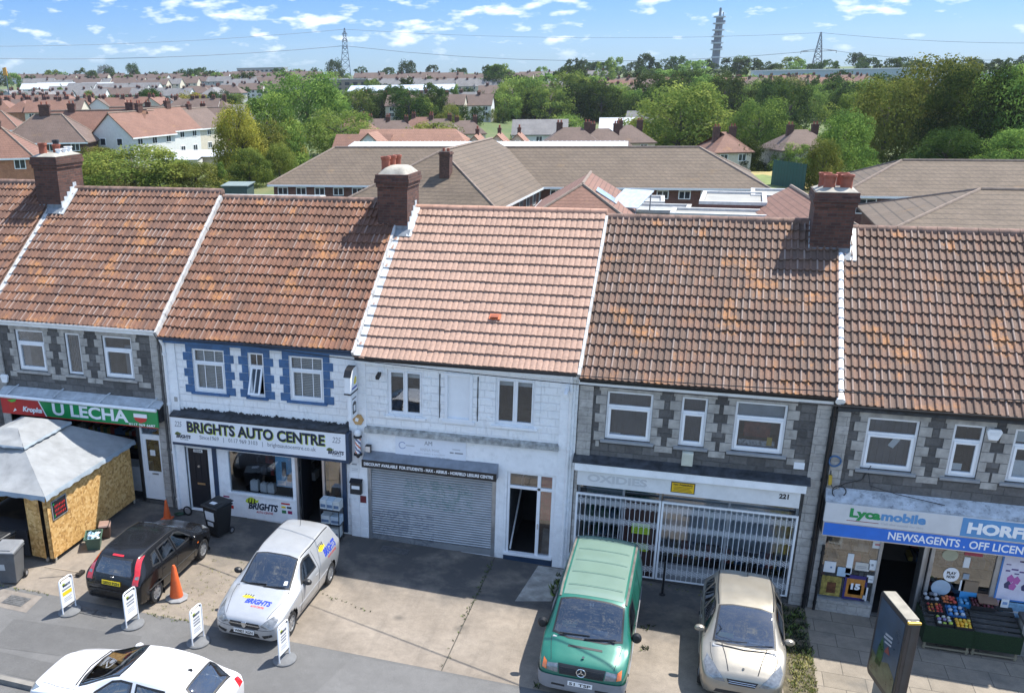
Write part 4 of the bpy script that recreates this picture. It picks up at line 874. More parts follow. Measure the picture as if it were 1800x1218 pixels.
d = MB(); d.box(2.3, 5.45, .22, .24, .02, .5); d.build('plinth', plain('blue_grey_board', (.2,.25,.31), .7), h4); d = MB(); d.box(2.3, 5.45, 1.15, 1.2, .5, 2.5); d.box(.2, 1.25, 1.65, 1.7, .1, 2.5); d.build('added_back_board', plain('pale_blue_board', (.42,.47,.52), .8, var=.25, vs=1.5), h4)  # pale back boards added to lighten the dim window behind the grille
d = MB(); d.hexa([(.04,-.3,3.08),(5.6,-.3,3.08),(5.6,.05,3.08),(.04,.05,3.08),(.04,-.3,3.28),(5.6,-.3,3.28),(5.6,.05,3.28),(.04,.05,3.28)]); d.hexa([(.12,-.2,2.64),(5.5,-.2,2.64),(5.5,.05,2.64),(.12,.05,2.64),(.12,-.2,3.078),(5.5,-.2,3.078),(5.5,.05,3.078),(.12,.05,3.078)],1)
d.build('fascia', [M_WHITE, plain('off_white_fascia', (.74,.74,.73), .5, var=.05, dirt=(.5,.48,.46,.3))], h4, bevel=.005)
d = MB(); d.hexa([(-.02,-.31,3.285),(5.68,-.31,3.285),(5.68,.0,3.285),(-.02,.0,3.285),(-.02,-.3,3.31),(5.68,-.3,3.31),(5.68,.0,3.44),(-.02,.0,3.44)]); d.build('flashing', M_DLEAD, h4, label='dark lead ledge over the white cornice')
fit('OXIDIES', plain('ghost_lettering', (.56,.56,.56), .45, var=0), h4, .38, 1.88, 2.78, .19, -.205, bold=.03, ext=.006); fit('221', M_INKK, h4, 5.02, 5.24, 2.86, .12, -.204, bold=.04)
t = thing('warning_sign', 'yellow warning sign with black border on the white fascia', 'sign', W4+Vector((2.47,-.205,2.72))); mb = MB(); mb.box(0,.58,-.006,0,0,.29); mb.build('sign_board', M_INKK, t); mb = MB(); mb.box(.02,.56,-.010,-.0065,.02,.27); mb.build('yellow_face', plain('sign_yellow', (.75,.46,.01), .4, var=.05), t); fit('NO PARKING', M_INKK, t, .06, .52, .20, .045, -.0105, bold=.04)
mb = MB()
for k in range(4): mb.box(.06+.02*(k%2),.52-.03*(k%3),-.0115,-.0105,.045+k*.036,.06+k*.036)
mb.build('small_print', plain('brown_print', (.25,.15,.01), .5, var=0), t)
ab = thing('alarm_box', 'cream wall box over the middle of the dark ledge', 'alarm box', W4+Vector((2.66,-.01,3.42))); mb = MB(); mb.hexa([(0,-.1,0),(.27,-.1,0),(.27,0,0),(0,0,0),(0,-.12,.36),(.27,-.12,.36),(.27,0,.38),(0,0,.38)]); mb.build('case', plain('cream_plastic', (.62,.62,.52), .5), ab, bevel=.012); mb = MB(); mb.box(.03,.24,-.125,-.121,.05,.3); mb.box(.02,.25,-.03,-.0,-.04,-.002); mb.build('face', plain('cream_face', (.55,.55,.45), .5), ab)
vb = thing('air_vent', 'white wall vent at the right end of the dark ledge', 'vent', W4+Vector((5.27,-.008,3.6))); mb = MB(); mb.box(0,.24,-.02,0,0,.17); mb.build('frame', M_WHITE, vb); mb = MB()
for k in range(5): mb.box(.02,.22,-.03,-.021,.015+k*.03,.033+k*.03)
mb.build('louvre', M_UPVC, vb)
# folding trellis grille: a thing that slides
def grille(x0, x1, z0, z1, n, lab):
    g = thing('trellis_grille', lab, 'security grille', W4+Vector((x0,-.02,z0)), group='white trellis grilles'); w = x1-x0; hh = z1-z0
    mb = MB(); mb.box(0, w, -.03, .03, hh-.05, hh); mb.box(0, w, -.02, .02, 0, .03); mb.build('rail', M_WHITE, g)
    mb = MB(); mb.box(0, .05, -.035, .035, .031, hh-.051); mb.box(w-.05, w, -.035, .035, .031, hh-.051); mb.build('post', M_WHITE, g)
    mb = MB()
    for k in range(1, n): x = w*k/n; mb.box(x-.0065, x+.0065, -.016, .0, .031, hh-.051)
    mb.build('bar', M_WHITE, g)
    mb = MB(); p = w/n
    for zc in (hh*.12, hh*.4, hh*.68, hh*.90) if hh > 2 else (hh*.2,hh*.5,hh*.8):
        for k in range(n):
            x = k*p
            for (za, zb, yy) in ((-.05,.05,-.022),(.05,-.05,.006)):
                a, b = Vector((x,yy,zc+za)), Vector((x+p,yy,zc+zb)); dd = (b-a).normalized(); q = Vector((-dd.z,0,dd.x))*.004; e = Vector((0,.004,0))
                mb.hexa([a-q-e,b-q-e,b-q+e,a-q+e,a+q-e,b+q-e,b+q+e,a+q+e])
                a2, b2 = a+Vector((0,0,0)), b
                m_ = Vector((x,yy,zc-za)); 
            # second diamond row
            for (za, zb, yy) in ((-.1,.0,-.022),(.0,-.1,.006),(.1,.0,.006),(.0,.1,-.022)):
                a, b = Vector((x,yy,zc+za)), Vector((x+p,yy,zc+zb)); dd = (b-a).normalized(); q = Vector((-dd.z,0,dd.x))*.004; e = Vector((0,.004,0))
                mb.hexa([a-q-e,b-q-e,b-q+e,a-q+e,a+q-e,b+q-e,b+q+e,a+q+e])
    mb.build('lattice', M_WHITE, g)
grille(.1, 2.27, .1, 2.36, 17, 'narrower white folding trellis grille left of the thick white post'); grille(2.29, 5.55, .1, 2.36, 25, 'wider white folding trellis grille right of the thick white post')
# ---- h5 newsagent -----------------------------------------------------------
W5 = Vector((12, 0, HZ[5])); room(h5, zt=2.7, mat=plain('dim_brown_room', (.11,.09,.075), .9), x1=8.8)
goods(h5, .3, 1.5, .9, 1.3, [.5,.9,1.3], [(.2,.15,.08),(.3,.26,.2),(.12,.1,.09),(.25,.2,.14)], 6); goods(h5, 2.7, 5.7, 2.6, 3.1, [.4,.8,1.2,1.6], GOODC, 7)
d = MB()
for (a, b) in ((.2,.25),(1.46,1.53),(2.42,2.48),(2.58,2.66),(3.96,4.06),(5.85,5.9)): d.box(a, b, -.01, .1, .05, 2.3)
d.box(.25, 1.46, -.01, .1, .05, .36); d.box(2.66, 3.96, -.01, .1, .05, .72); d.box(4.06, 5.85, -.01, .1, .05, .72)
sf = d.build('shop_frame', M_STEEL, h5)
d = MB(); d.box(.25, 1.46, .04, .046, .36, 2.3); d.box(2.66, 3.96, .04, .046, .72, 2.3); d.box(4.06, 5.85, .04, .046, .72, 2.3); d.build('pane', M_SHOPG, sf)
d = MB(); d.box(.2, 1.5, -.1, .0, -.1, .06); d.box(.2, 1.5, -.06, .0, .06, .3); d.build('stall_riser', M_STONEL, h5); d = MB(); d.box(2.5, 2.56, .1, .8, .06, 2.2); d.build('open_door', M_STEEL, h5)
d = MB(); d.hexa([(.05,-.35,3.1),(6,-.35,3.1),(6,.0,3.1),(.05,.0,3.1),(.05,-.36,3.13),(6,-.36,3.13),(6,.0,3.36),(.05,.0,3.36)]); d.build('fascia_ledge', plain('whitewashed_lead', (.50,.53,.56), .55, var=.25, vs=3, bump=.3, bs=10, dirt=(.03,.03,.035,.95)), h5, label='pale lead ledge streaked with black'); d = MB(); d.box(.05, 6, -.3, .05, 2.28, 3.1); d.build('fascia', M_DARK, h5)
t = thing('shop_sign', 'white newsagent sign board with green and blue lettering', 'shop sign', W5+Vector((.06,-.36,2.6)))
mb = MB(); mb.box(0, 5.94, -.03, .06, 0, .5); mb.build('sign_board', plain('grey_white_board', (.62,.62,.62), .4, var=.05), t)
fit('Lyca', M_GREENS, t, .55, 1.22, .2, .21, -.034, bold=.05); fit('mobile', M_BLUESP, t, 1.23, 2.18, .2, .21, -.034, bold=.045); fit('Call the world for less', M_INKLG, t, 1.25, 2.15, .075, .06, -.034); mb = MB(); mb.box(.5,1.2,-.034,-.031,.09,.105); mb.build('red_underline', plain('maroon_print', (.25,.05,.05), .5, var=0), t)
mb = MB(); mb.box(2.92, 5.94, -.036, -.031, .02, .48); mb.build('blue_block', M_BLUESP, t); fit('HORFIELD', M_INKW, t, 3.05, 5.0, .12, .25, -.040, bold=.05)
t2 = thing('shop_sign', 'blue strip sign lettered NEWSAGENTS and OFF LICENCE in white', 'shop sign', W5+Vector((.09,-.36,2.25))); mb = MB(); mb.box(0, 5.9, -.03, .06, 0, .33); mb.build('sign_board', M_BLUES, t2); mb = MB(); mb.box(-.02, -.001, -.04, .07, -.01, .34); mb.box(0, 5.9, -.035, .06, -.025, -.001); mb.box(0, 5.9, -.035, -.02, .331, .345); mb.build('sign_frame', M_ALU, t2)
fit('NEWSAGENTS . OFF LICENCE', M_INKW, t2, 1.42, 4.52, .075, .19, -.034, bold=.02)
def pposter(x, z, w, hh, mat, lab, prints=(), y=.03, name='poster', cat='poster', shape=None):
    o = thing(name, lab, cat, W5+Vector((x,y,z))); mb = MB()
    if shape == 'round': mb.lathe([(0,-.004),(w/2,-.004),(w/2,.0),(0,.0)], (w/2,0,hh/2), 24, axis='y'); mb.v = [(a, b, hh/2+(c-hh/2)*hh/w) for a, b, c in mb.v]
    else: mb.box(0, w, -.004, 0, 0, hh)
    mb.build('sheet', mat, o)
    for (a, b, c, d_, m) in prints:
        mb = MB(); mb.box(a*w, c*w, -.007, -.0045, b*hh, d_*hh); mb.build('print', m, o)
    return o
P_ = plain
pposter(.3, .4, .46, .55, P_('ochre_print', (.32,.25,.06), .5, var=.5, vs=8), 'dark framed yellow poster low in the newsagent left window', [(.3,.15,.75,.7,P_('rust_print', (.14,.05,.02), .5, var=.4, vs=9))])
p = pposter(.82, .37, .52, .68, P_('violet_print', (.035,.03,.16), .4), 'violet and orange poster with a large 15 in the newsagent window', [(.1,.1,.9,.86,P_('orange_print', (.5,.2,.03), .5, var=.3, vs=7)),(.22,.22,.78,.62,P_('maroon_disc', (.16,.04,.03), .5))]); fit('15', M_INKW, p, .16, .37, .3, .15, -.008, bold=.06)
pposter(.3, 1.05, .27, .3, M_PAPER, 'square white notice in the left window above the yellow poster', [(.55,.4,.7,.55,P_('dot_print', (.1,.2,.35), .5, var=0))]); pposter(.62, .98, .3, .25, P_('pale_blue_card', (.42,.56,.68), .5), 'pale blue leaflet in the left window between two white ones'); pposter(.8, 1.08, .14, .55, M_PAPER, 'tall narrow white strip notice in the newsagent left window')
pposter(1.0, 1.2, .32, .22, P_('cream_card', (.6,.58,.53), .5), 'wide cream notice at head height in the newsagent left window', [(.1,.3,.9,.36,M_INKG),(.1,.5,.8,.56,M_INKG)]); pposter(1.3, 1.25, .17, .28, M_PAPER, 'small white notice beside the newsagent door post', [(.3,.4,.6,.6,M_INKG)]); pposter(1.3, .9, .16, .2, M_PAPER, 'smallest white notice beside the newsagent door, below another', [(.15,.4,.85,.5,M_INKG)]); pposter(1.25, .38, .13, .38, P_('bottle_white', (.7,.7,.72), .5), 'white leaflet in the lower corner beside the violet poster', [(.2,.1,.8,.4,M_INKLG)]); pposter(1.3, 1.85, .24, .26, M_PAPER, 'white notice high in the newsagent left window', [(.2,.3,.8,.5,P_('pink_print', (.5,.2,.2), .5, var=0))])
p = pposter(2.93, 1.2, .34, .38, M_INKW, 'round white PLAY NOW sticker in the newsagent right window', shape='round', name='sticker', cat='sticker'); fit('PLAY', M_INKK, p, .07, .27, .2, .07, -.006, bold=.04); fit('NOW', M_INKK, p, .08, .26, .1, .07, -.006, bold=.04)
pposter(2.73, .8, .42, .42, P_('pale_blue_disc', (.38,.48,.58), .4), 'round pale blue sticker low in the newsagent right window', shape='round', name='sticker', cat='sticker'); pposter(2.82, 1.75, .34, .3, P_('cream_disc', (.42,.42,.30), .4), 'round cream sticker high in the newsagent right window', shape='round', name='sticker', cat='sticker')
pposter(3.3, 1.62, .13, .28, M_PAPER, 'white strip notice in the right window under the red label'); pposter(3.32, 1.0, .1, .28, M_PAPER, 'narrow white strip notice below the PLAY NOW sticker'); pposter(3.28, 1.95, .38, .14, P_('crimson_card', (.4,.05,.09), .5), 'crimson label at the top of the newsagent right window'); pposter(3.36, .78, .36, .5, P_('tan_card', (.25,.18,.12), .5), 'framed tan and blue leaflet above the fruit stand', [(0,0,1,.42,P_('azure_card', (.05,.3,.62), .5))])
pposter(3.35, 1.32, .13, .14, P_('grey_blue_card', (.3,.36,.42), .5), 'small grey sticker beside the PLAY NOW sticker', name='sticker', cat='sticker')
p = pposter(4.1, .95, 1.7, 1.12, P_('lilac_white', (.66,.64,.74), .4, var=.1), 'large blue edged poster with magenta figures in the newsagent window', [], y=-.02)
mb = MB(); frame_rect(mb, -.04, 1.74, -.04, 1.16, .04, -.012, -.0005); mb.build('poster_frame', P_('frame_blue', (.06,.2,.5), .4), p)
mb = MB(); rnd = random.Random(5)
for k in range(26): x, z = rnd.uniform(.06, 1.5), rnd.uniform(.65, 1.02); mb.box(x, x+rnd.uniform(.05,.2), -.008, -.0045, z, z+rnd.uniform(.015,.04), 0)
for k in range(16): x, z = rnd.uniform(.08, 1.45), rnd.uniform(.1, .5); mb.prism([(x,z),(x+.1,z-.02),(x+.14,z+.1),(x+.06,z+.2),(x-.02,z+.1)], -.008-k*.0003, -.0045, 1 if k % 3 else 2)
mb.build('print', [P_('dark_violet_text', (.1,.06,.2), .5, var=0), P_('magenta_print', (.45,.12,.36), .5, var=0), P_('navy_figures', (.05,.05,.12), .5, var=0)], p)
pposter(4.0, .55, .2, .36, P_('pink_card', (.6,.42,.46), .5), 'small pink and white leaflet under the large poster', [(.2,.3,.8,.7,P_('rose_print', (.5,.1,.15), .5, var=0))], y=-.02); pposter(4.24, .5, 1.55, .38, P_('sky_strip', (.3,.52,.72), .4, var=.3, vs=5), 'pale blue strip poster under the large magenta poster', [(.05,.3,.6,.42,M_INKW)], y=-.02)
# wall fittings on the upper floors
def alarm(pos, lab, w=.32):
    a = thing('alarm_box', lab, 'alarm box', pos); mb = MB(); mb.prism([(-w/2,.06),(-w*.3,-.14),(w*.3,-.14),(w/2,.06),(w*.36,.12),(-w*.36,.12)], -.09, 0); mb.build('case', M_WHITE, a, bevel=.015); mb = MB(); mb.prism([(-w*.25,-.02),(w*.25,-.02),(w*.3,.05),(-w*.3,.05)], -.097, -.091); mb.build('face', M_PAPER, a)
alarm(W5+Vector((3.32,-.005,5.05)), 'white bell box on the grey stone wall between newsagent upper windows'); alarm(W1+Vector((.32,-.055,3.62)), 'white bell box at the left end above the grocer sign', .28)
def cctv(pos, lab, mat):
    a = thing('security_camera', lab, 'security camera', pos); mb = MB(); mb.box(-.05,.05,-.01,0,-.06,.06); mb.tube([(0,0,0),(0,-.1,-.03)], .02, 8); mb.build('bracket', M_WHITE, a); mb = MB(); mb.hexa([(-.05,-.28,-.16),(.05,-.28,-.16),(.05,-.06,-.09),(-.05,-.06,-.09),(-.05,-.3,-.06),(.05,-.3,-.06),(.05,-.06,.01),(-.05,-.06,.01)]); mb.build('housing', mat, a, bevel=.015)
cctv((.68,-.01,5.12), 'dark security camera under the gutter left of the white shop windows', M_BLACK); cctv((5.72,-.06,5.08), 'white security camera on the right pier of the white shutter shop', M_UPVC)
fl = thing('floodlight', 'small black floodlight at the left end of the plain white fascia', 'floodlight', (.34,-.04,2.92)); mb = MB(); mb.hexa([(-.07,-.2,-.1),(.09,-.2,-.1),(.09,-.1,-.13),(-.07,-.1,-.13),(-.07,-.2,.08),(.09,-.2,.08),(.09,-.08,.1),(-.07,-.08,.1)]); mb.tube([(0,-.1,0),(0,.01,-.02)],.02,6); mb.build('lamp_body', M_BLACK, fl, bevel=.01); mb = MB(); mb.quad((-.06,-.203,-.09),(.08,-.203,-.09),(.08,-.203,.07),(-.06,-.203,.07)); mb.build('lamp_glass', M_ALU, fl)
gb = thing('wall_plate', 'small dark plate on the white pilaster left of the blue windows', 'plate', W2+Vector((.32,-.055,3.62))); mb = MB(); mb.box(-.05,.05,-.01,0,-.07,.07); mb.build('plate', M_STEEL, gb)
# cables on the newsagent front
cb = MB(); rnd = random.Random(2)
def loop(c, r, ax, n=18): return [(c[0]+r*math.cos(2*math.pi*k/n), c[1]-.02*math.sin(4*math.pi*k/n), c[2]+r*1.0*math.sin(2*math.pi*k/n)) for k in range(n+1)]
cb.tube(loop((.15,-.08,4.05), .13, 0), .022, 6); o = thing('cable_coil', 'coil of blue cable hanging on the pier beside the black downpipe', 'cable', W5); cb.build('coil', M_BLUE, o, smooth=True)
cb = MB(); cb.tube(loop((.33,-.2,3.33), .15, 0), .014, 6); cb.tube([(.1,-.06,3.8),(.12,-.1,3.5),(.2,-.2,3.36),(.45,-.06,3.5),(.8,-.02,3.62),(.95,-.02,4.0)], .01, 5); cb.tube([(.9,-.02,3.9),(1.0,-.05,3.5),(1.6,-.12,3.38),(2.6,-.2,3.26)], .009, 5); o = thing('cable_coil', 'loose black cable lying on the pale ledge above the newsagent sign', 'cable', W5); cb.build('coil', M_BLACK, o, smooth=True)
cb = MB(); cb.hexa([(-.04,-.03,-.16),(.04,-.03,-.16),(.04,.03,-.16),(-.04,.03,-.16),(-.06,-.03,.1),(.02,-.03,.1),(.02,.03,.1),(-.06,.03,.1)]); o = thing('lamp_bracket', 'yellow and grey fitting on the stone pier below the blue cable coil', 'fitting', W5+Vector((.12,-.1,3.6))); cb.build('body', P_('dull_yellow', (.45,.3,.03), .5), o, bevel=.01)

def note(h, i, x0, z0, w, hh, mat, y=.13, tilt=0, nm='window_note'):
    mb = MB(); c, s_ = math.cos(tilt), math.sin(tilt); P = [(x0+c*a-s_*b_, y+dy, z0+s_*a+c*b_) for dy in (0, .006) for a, b_ in ((0,0),(w,0),(w,hh),(0,hh))]
    mb.add(P, [(0,1,2,3),(4,5,6,7),(0,1,5,4),(1,2,6,5),(2,3,7,6),(3,0,4,7)]); mb.build(nm, mat, [c_ for c_ in h.children if c_.name.startswith('window')][i])
note(h5, 0, 1.25, 4.5, .14, .26, M_PAPER, tilt=-.5); note(h5, 1, 2.66, 4.05, .2, .16, M_PAPER); note(h5, 2, 3.82, 4.0, .95, .42, M_PAPER); note(h5, 2, 3.82, 4.86, .95, .26, M_BLIND)
note(h4, 2, 3.95, 4.03, .84, .14, plain('clutter_white', (.4,.42,.44), .7, var=.5, vs=14), .2, nm='sill_clutter'); note(h4, 2, 4.05, 4.2, .62, .38, plain('dim_red_cloth', (.16,.035,.025), .9, var=.5, vs=6), .35, nm='red_cloth'); note(h4, 2, 4.6, 4.06, .12, .22, plain('yellow_flower', (.5,.33,.03), .8), .17, nm='flower')
note(h4, 0, .8, 4.0, .3, .05, M_PAPER, .16); note(h1, 0, .95, 4.0, .25, .9, plain('grey_curtain', (.2,.2,.21), .9), .2, nm='curtain'); note(h1, 2, 4.6, 4.0, .3, .9, plain('grey_curtain', (.2,.2,.21), .9), .2, nm='curtain')
# ------------------------------------------------------------------ vehicles
def paint(name, col, metal=.0, rough=.32, flake=True, dirt=.25):
    m, nt, N, L, P = newmat(name); b = NB(nt); co = b.coord('Object')
    f = b.noise(co, 2.2, 6, .65); g = b.noise(co, 40, 3, .7)
    c = b.ramp(f, [(.3, tuple(q*.93 for q in col)), (.7, tuple(min(1, q*1.05) for q in col))])
    x, y, z = b.sep(co)
    low = b.math('MULTIPLY', b.math('SUBTRACT', 1., b.math('MULTIPLY', z, 1.7)), b.ramp(b.noise(co, 5, 5, .7), [(.35, .3), (.7, 1.)]))
    c = b.mix(b.math('MULTIPLY', b.math('MAXIMUM', low, 0.), dirt), c, (.20,.18,.155))
    c = b.mix(b.ramp(g, [(.66, 0), (.74, .15)]), c, (.3,.29,.26))
    L.new(c, P.inputs['Base Color']); P.inputs['Metallic'].default_value = metal
    L.new(b.math('MULTIPLY_ADD', f, .2, rough-.1), P.inputs['Roughness'])
    P.inputs['Coat Weight'].default_value = .7; P.inputs['Coat Roughness'].default_value = .08
    return m
M_TYRE = plain('tyre_rubber', (.02,.02,.021), .8, var=.3, bump=.2); M_RIM = plain('silver_wheel', (.42,.43,.44), .38, .6, var=.15); M_RIMD = plain('dusty_steel_wheel', (.30,.30,.31), .5, .4, var=.2)
M_TRIM = plain('black_trim', (.016,.017,.019), .5, var=.2); M_TRIMG = plain('grey_bumper_plastic', (.22,.225,.235), .6, var=.12); M_CARGL = glassmat('car_glass', (.62,.68,.70), refl=.15, dark=.9)
M_SEAT = plain('dark_grey_seat', (.10,.105,.115), .85); M_DASH = plain('grey_dashboard', (.30,.31,.325), .75); M_DASHD = plain('dark_dashboard', (.07,.073,.08), .7)
M_LAMP = plain('clear_headlamp', (.24,.25,.255), .15, .35, var=.25, vs=14, coat=1.); M_LAMPA = plain('amber_lens', (.75,.16,.02), .2, var=.1, coat=1.); M_LAMPR = plain('red_lens', (.55,.015,.02), .2, var=.15, vs=12, coat=1.); M_CHROME = plain('chrome', (.7,.71,.72), .15, 1., var=0)
M_GRILL = plain('black_grille', (.02,.021,.023), .5, var=.2); M_PLW = plain('white_number_plate', (.78,.78,.76), .4, var=.02); M_PLY = plain('yellow_number_plate', (.80,.58,.02), .4, var=.02)
def pchip(xs, ys, x):
    n = len(xs)
    if x <= xs[0]: return ys[0]
    if x >= xs[-1]: return ys[-1]
    h = [xs[i+1]-xs[i] for i in range(n-1)]; d = [(ys[i+1]-ys[i])/h[i] for i in range(n-1)]
    m = [0]*n; m[0] = d[0]; m[-1] = d[-1]
    for i in range(1, n-1):
        m[i] = 0 if d[i-1]*d[i] <= 0 else (2*h[i]+h[i-1]+h[i]+2*h[i-1])/((2*h[i]+h[i-1])/d[i-1]+(h[i]+2*h[i-1])/d[i])
    i = max(k for k in range(n-1) if xs[k] <= x); t = (x-xs[i])/h[i]
    return (1+2*t)*(1-t)**2*ys[i]+t*(1-t)**2*h[i]*m[i]+t*t*(3-2*t)*ys[i+1]+t*t*(t-1)*h[i]*m[i+1]
def crom(P, seg):
    out = []; n = len(P)
    for i in range(n-1):
        p0 = P[max(i-1, 0)]; p1 = P[i]; p2 = P[i+1]; p3 = P[min(i+2, n-1)]
        for k in range(seg[i]):
            t = k/seg[i]; T = .6
            f = lambda a: (lambda a0,a1,a2,a3: (lambda m1,m2: (2*t**3-3*t*t+1)*a1+(t**3-2*t*t+t)*m1+(-2*t**3+3*t*t)*a2+(t**3-t*t)*m2)((a2-a0)*.5*T,(a3-a1)*.5*T))(p0[a],p1[a],p2[a],p3[a])
            out.append((f(0), f(1)))
    out.append(P[-1]); return out
class Car:
    def __init__(s, name, label, st, mat, loc, ang, wheels, wr=.31, step=.035, rimmat=None, cat='car', group=None, spokes=5):
        s.root = thing(name, label, cat, (0,0,0), group=group); s.mat = mat
        K = ['y','zb','wb','zs','ws','zr','wr','ce']; A = {k: [r[i] for r in st] for i, k in enumerate(K)}
        ys = A['y']; fine = []; y = ys[0]
        while y < ys[-1]-1e-6: 
            fine.append(y); dd = min(y-ys[0], ys[-1]-y); y += step if dd > .12 else .018
        fine.append(ys[-1]); s.A = A
        rings = []
        for y in fine:
            q = {k: pchip(ys, A[k], y) for k in K[1:]}
            zb, wb, zs, ws, zr, w, ce = (q[k] for k in K[1:])
            zm = zb+(zs-zb)*.52; wm = max(wb, ws)+.012
            P = [(0,zb),(wb*.9,zb),(wb,zb+.07),(wm,zm),(ws,zs),(w+(ws-w)*.06,zr-ce),(w*.82,zr-ce*.32),(w*.45,zr-ce*.06),(0,zr)]
            rings.append([(x, y, z) for x, z in crom(P, [2,2,6,6,max(9, 9),3,3,3])])
        n = len(rings[0]); V = []; F = []
        for r in rings:
            full = r+[(-x, y, z) for x, y, z in reversed(r[1:-1])]; V += full
        m = 2*n-2
        for i in range(len(rings)-1):
            for k in range(m): F.append((i*m+k, i*m+(k+1)%m, (i+1)*m+(k+1)%m, (i+1)*m+k))
        # close the ends with a grid of strips between mirrored points
        for i in (0, len(rings)-1):
            for k in range(n-1):
                a, b_ = i*m+k, i*m+k+1; c, d = i*m+(m-k-1)%m if k < n-2 else i*m+n-1, i*m+(m-k)%m
                if k == 0: F.append((a, b_, i*m+m-1))
                elif k == n-2: F.append((a, b_, i*m+(m-k)%m))
                else: F.append((a, b_, i*m+(m-k-1)%m, i*m+(m-k)%m))
        s.V = V; s.F = F; s.bvh = BVHTree.FromPolygons([Vector(v) for v in V], F)
        s.holes = []; s.wheels = wheels; s.wrad = wr; s.loc = loc; s.ang = ang; s.rim = rimmat or M_RIM; s.spokes = spokes; s.pend = []
    def hit(s, o, d):
        p, nrm, i, dist = s.bvh.ray_cast(Vector(o), Vector(d).normalized(), 9)
        return p, nrm
    def frame(s, view):
        # view: origin function from 2D to ray start, and direction
        return {'L': (lambda a, b: (-3, a, b), (1,0,0)), 'R': (lambda a, b: (3, a, b), (-1,0,0)), 'F': (lambda a, b: (a, -4, b), (0,1,0)), 'B': (lambda a, b: (a, 4, b), (0,-1,0)), 'T': (lambda a, b: (a, b, 4), (0,0,-1))}[view]
    def patch(s, name, view, poly, mats, off=.004, ring=0, hole=False, cell=.05, parent=None, label=None, mirror=False):
        if mirror and view in 'LR':
            s.patch(name, 'R' if view == 'L' else 'L', poly, mats, off, ring, hole, cell, parent, label)
        elif mirror: s.patch(name, view, [(-a, b) for a, b in poly], mats, off, ring, hole, cell, parent, label)
        org, d = s.frame(view); bm = bmesh.new(); vs = [bm.verts.new((a, b, 0)) for a, b in poly]; f = bm.faces.new(vs); f.normal_update()
        inner = poly
        if ring:
            bmesh.ops.inset_region(bm, faces=[f], thickness=ring, use_even_offset=True, use_boundary=True)
            fi = [q for q in bm.faces if len(q.verts) == len(poly) and all(all(abs(v.co.x-a)+abs(v.co.y-b) > 1e-6 for a, b in poly) for v in q.verts)]
            for q in fi: q.material_index = 1; inner = [(v.co.x, v.co.y) for v in q.verts]
        a0, a1 = min(p[0] for p in poly), max(p[0] for p in poly); b0, b1 = min(p[1] for p in poly), max(p[1] for p in poly)
        k = a0+cell
        while k < a1: bmesh.ops.bisect_plane(bm, geom=bm.verts[:]+bm.edges[:]+bm.faces[:], plane_co=(k,0,0), plane_no=(1,0,0)); k += cell
        k = b0+cell
        while k < b1: bmesh.ops.bisect_plane(bm, geom=bm.verts[:]+bm.edges[:]+bm.faces[:], plane_co=(0,k,0), plane_no=(0,1,0)); k += cell
        dv = Vector(d); bad = []
        for v in bm.verts:
            p, nrm = s.hit(org(v.co.x, v.co.y), d)
            if p is None: bad.append(v); continue
            if nrm.dot(dv) > 0: nrm = -nrm
            v.co = p+nrm*off
        bmesh.ops.delete(bm, geom=bad, context='VERTS')
        me = bpy.data.meshes.new(name); bmesh.ops.recalc_face_normals(bm, faces=bm.faces); bm.to_mesh(me); bm.free()
        for m in (mats if isinstance(mats, (list, tuple)) else [mats]): me.materials.append(m)
        me.shade_smooth(); o = bpy.data.objects.new(name, me); COL.objects.link(o); o.parent = parent or s.root
        if label: o['label'] = label
        if hole: s.holes.append((view, inner))
        return o
    def seam(s, view, pts, r=.006, name='panel_gap', mat=None, parent=None, mirror=False, sub=True, off=0):
        if mirror: s.seam('R' if view == 'L' else 'L' if view == 'R' else view, pts if view in 'LR' else [(-a, b) for a, b in pts], r, name, mat, parent, off=off)
        org, d = s.frame(view); P = []
        for i in range(len(pts)-1):
            n = max(1, int(math.dist(pts[i], pts[i+1])/.06))
            for k in range(n): t = k/n; P.append((pts[i][0]+(pts[i+1][0]-pts[i][0])*t, pts[i][1]+(pts[i+1][1]-pts[i][1])*t))
        P.append(pts[-1]); Q = []
        for a, b in P:
            p, nrm = s.hit(org(a, b), d)
            if p is not None:
                if nrm.dot(Vector(d)) > 0: nrm = -nrm
                Q.append(p+nrm*off)
        if len(Q) > 1: mb = MB(); mb.tube(Q, r, 5); s.pend.append((mb, name, mat or M_TRIM, parent))
    def lettering(s, body, mat, view, a0, a1, b, cap, bold=.03, shear=0, name='lettering', off=.004, slope=0, parent=None):
        o = text(body, name, mat, parent or s.root, (0,0,0), 1, (0,0,0), 0, bold, shear)
        me = o.data; bm = bmesh.new(); bm.from_mesh(me); bmesh.ops.triangulate(bm, faces=bm.faces)
        xs = [v.co.x for v in bm.verts]; mn, mx = min(xs), max(xs); org, d = s.frame(view)
        sg = -1 if view in 'LT' and False else 1; bad = []
        for v in bm.verts:
            u = (v.co.x-mn)/(mx-mn); aa = a0+(a1-a0)*u; bb = b+v.co.y*cap/.7+slope*u
            p, nrm = s.hit(org(aa, bb), d)
            if p is None: bad.append(v); continue
            if nrm.dot(Vector(d)) > 0: nrm = -nrm
            v.co = p+nrm*off
        bmesh.ops.delete(bm, geom=bad, context='VERTS'); bm.to_mesh(me); bm.free(); o.rotation_euler = (0,0,0); o.scale = (1,1,1); return o
    def box(s, name, mb, mat, parent=None, bevel=.01, label=None, smooth=False): return mb.build(name, mat, parent or s.root, bevel=bevel, label=label, smooth=smooth)
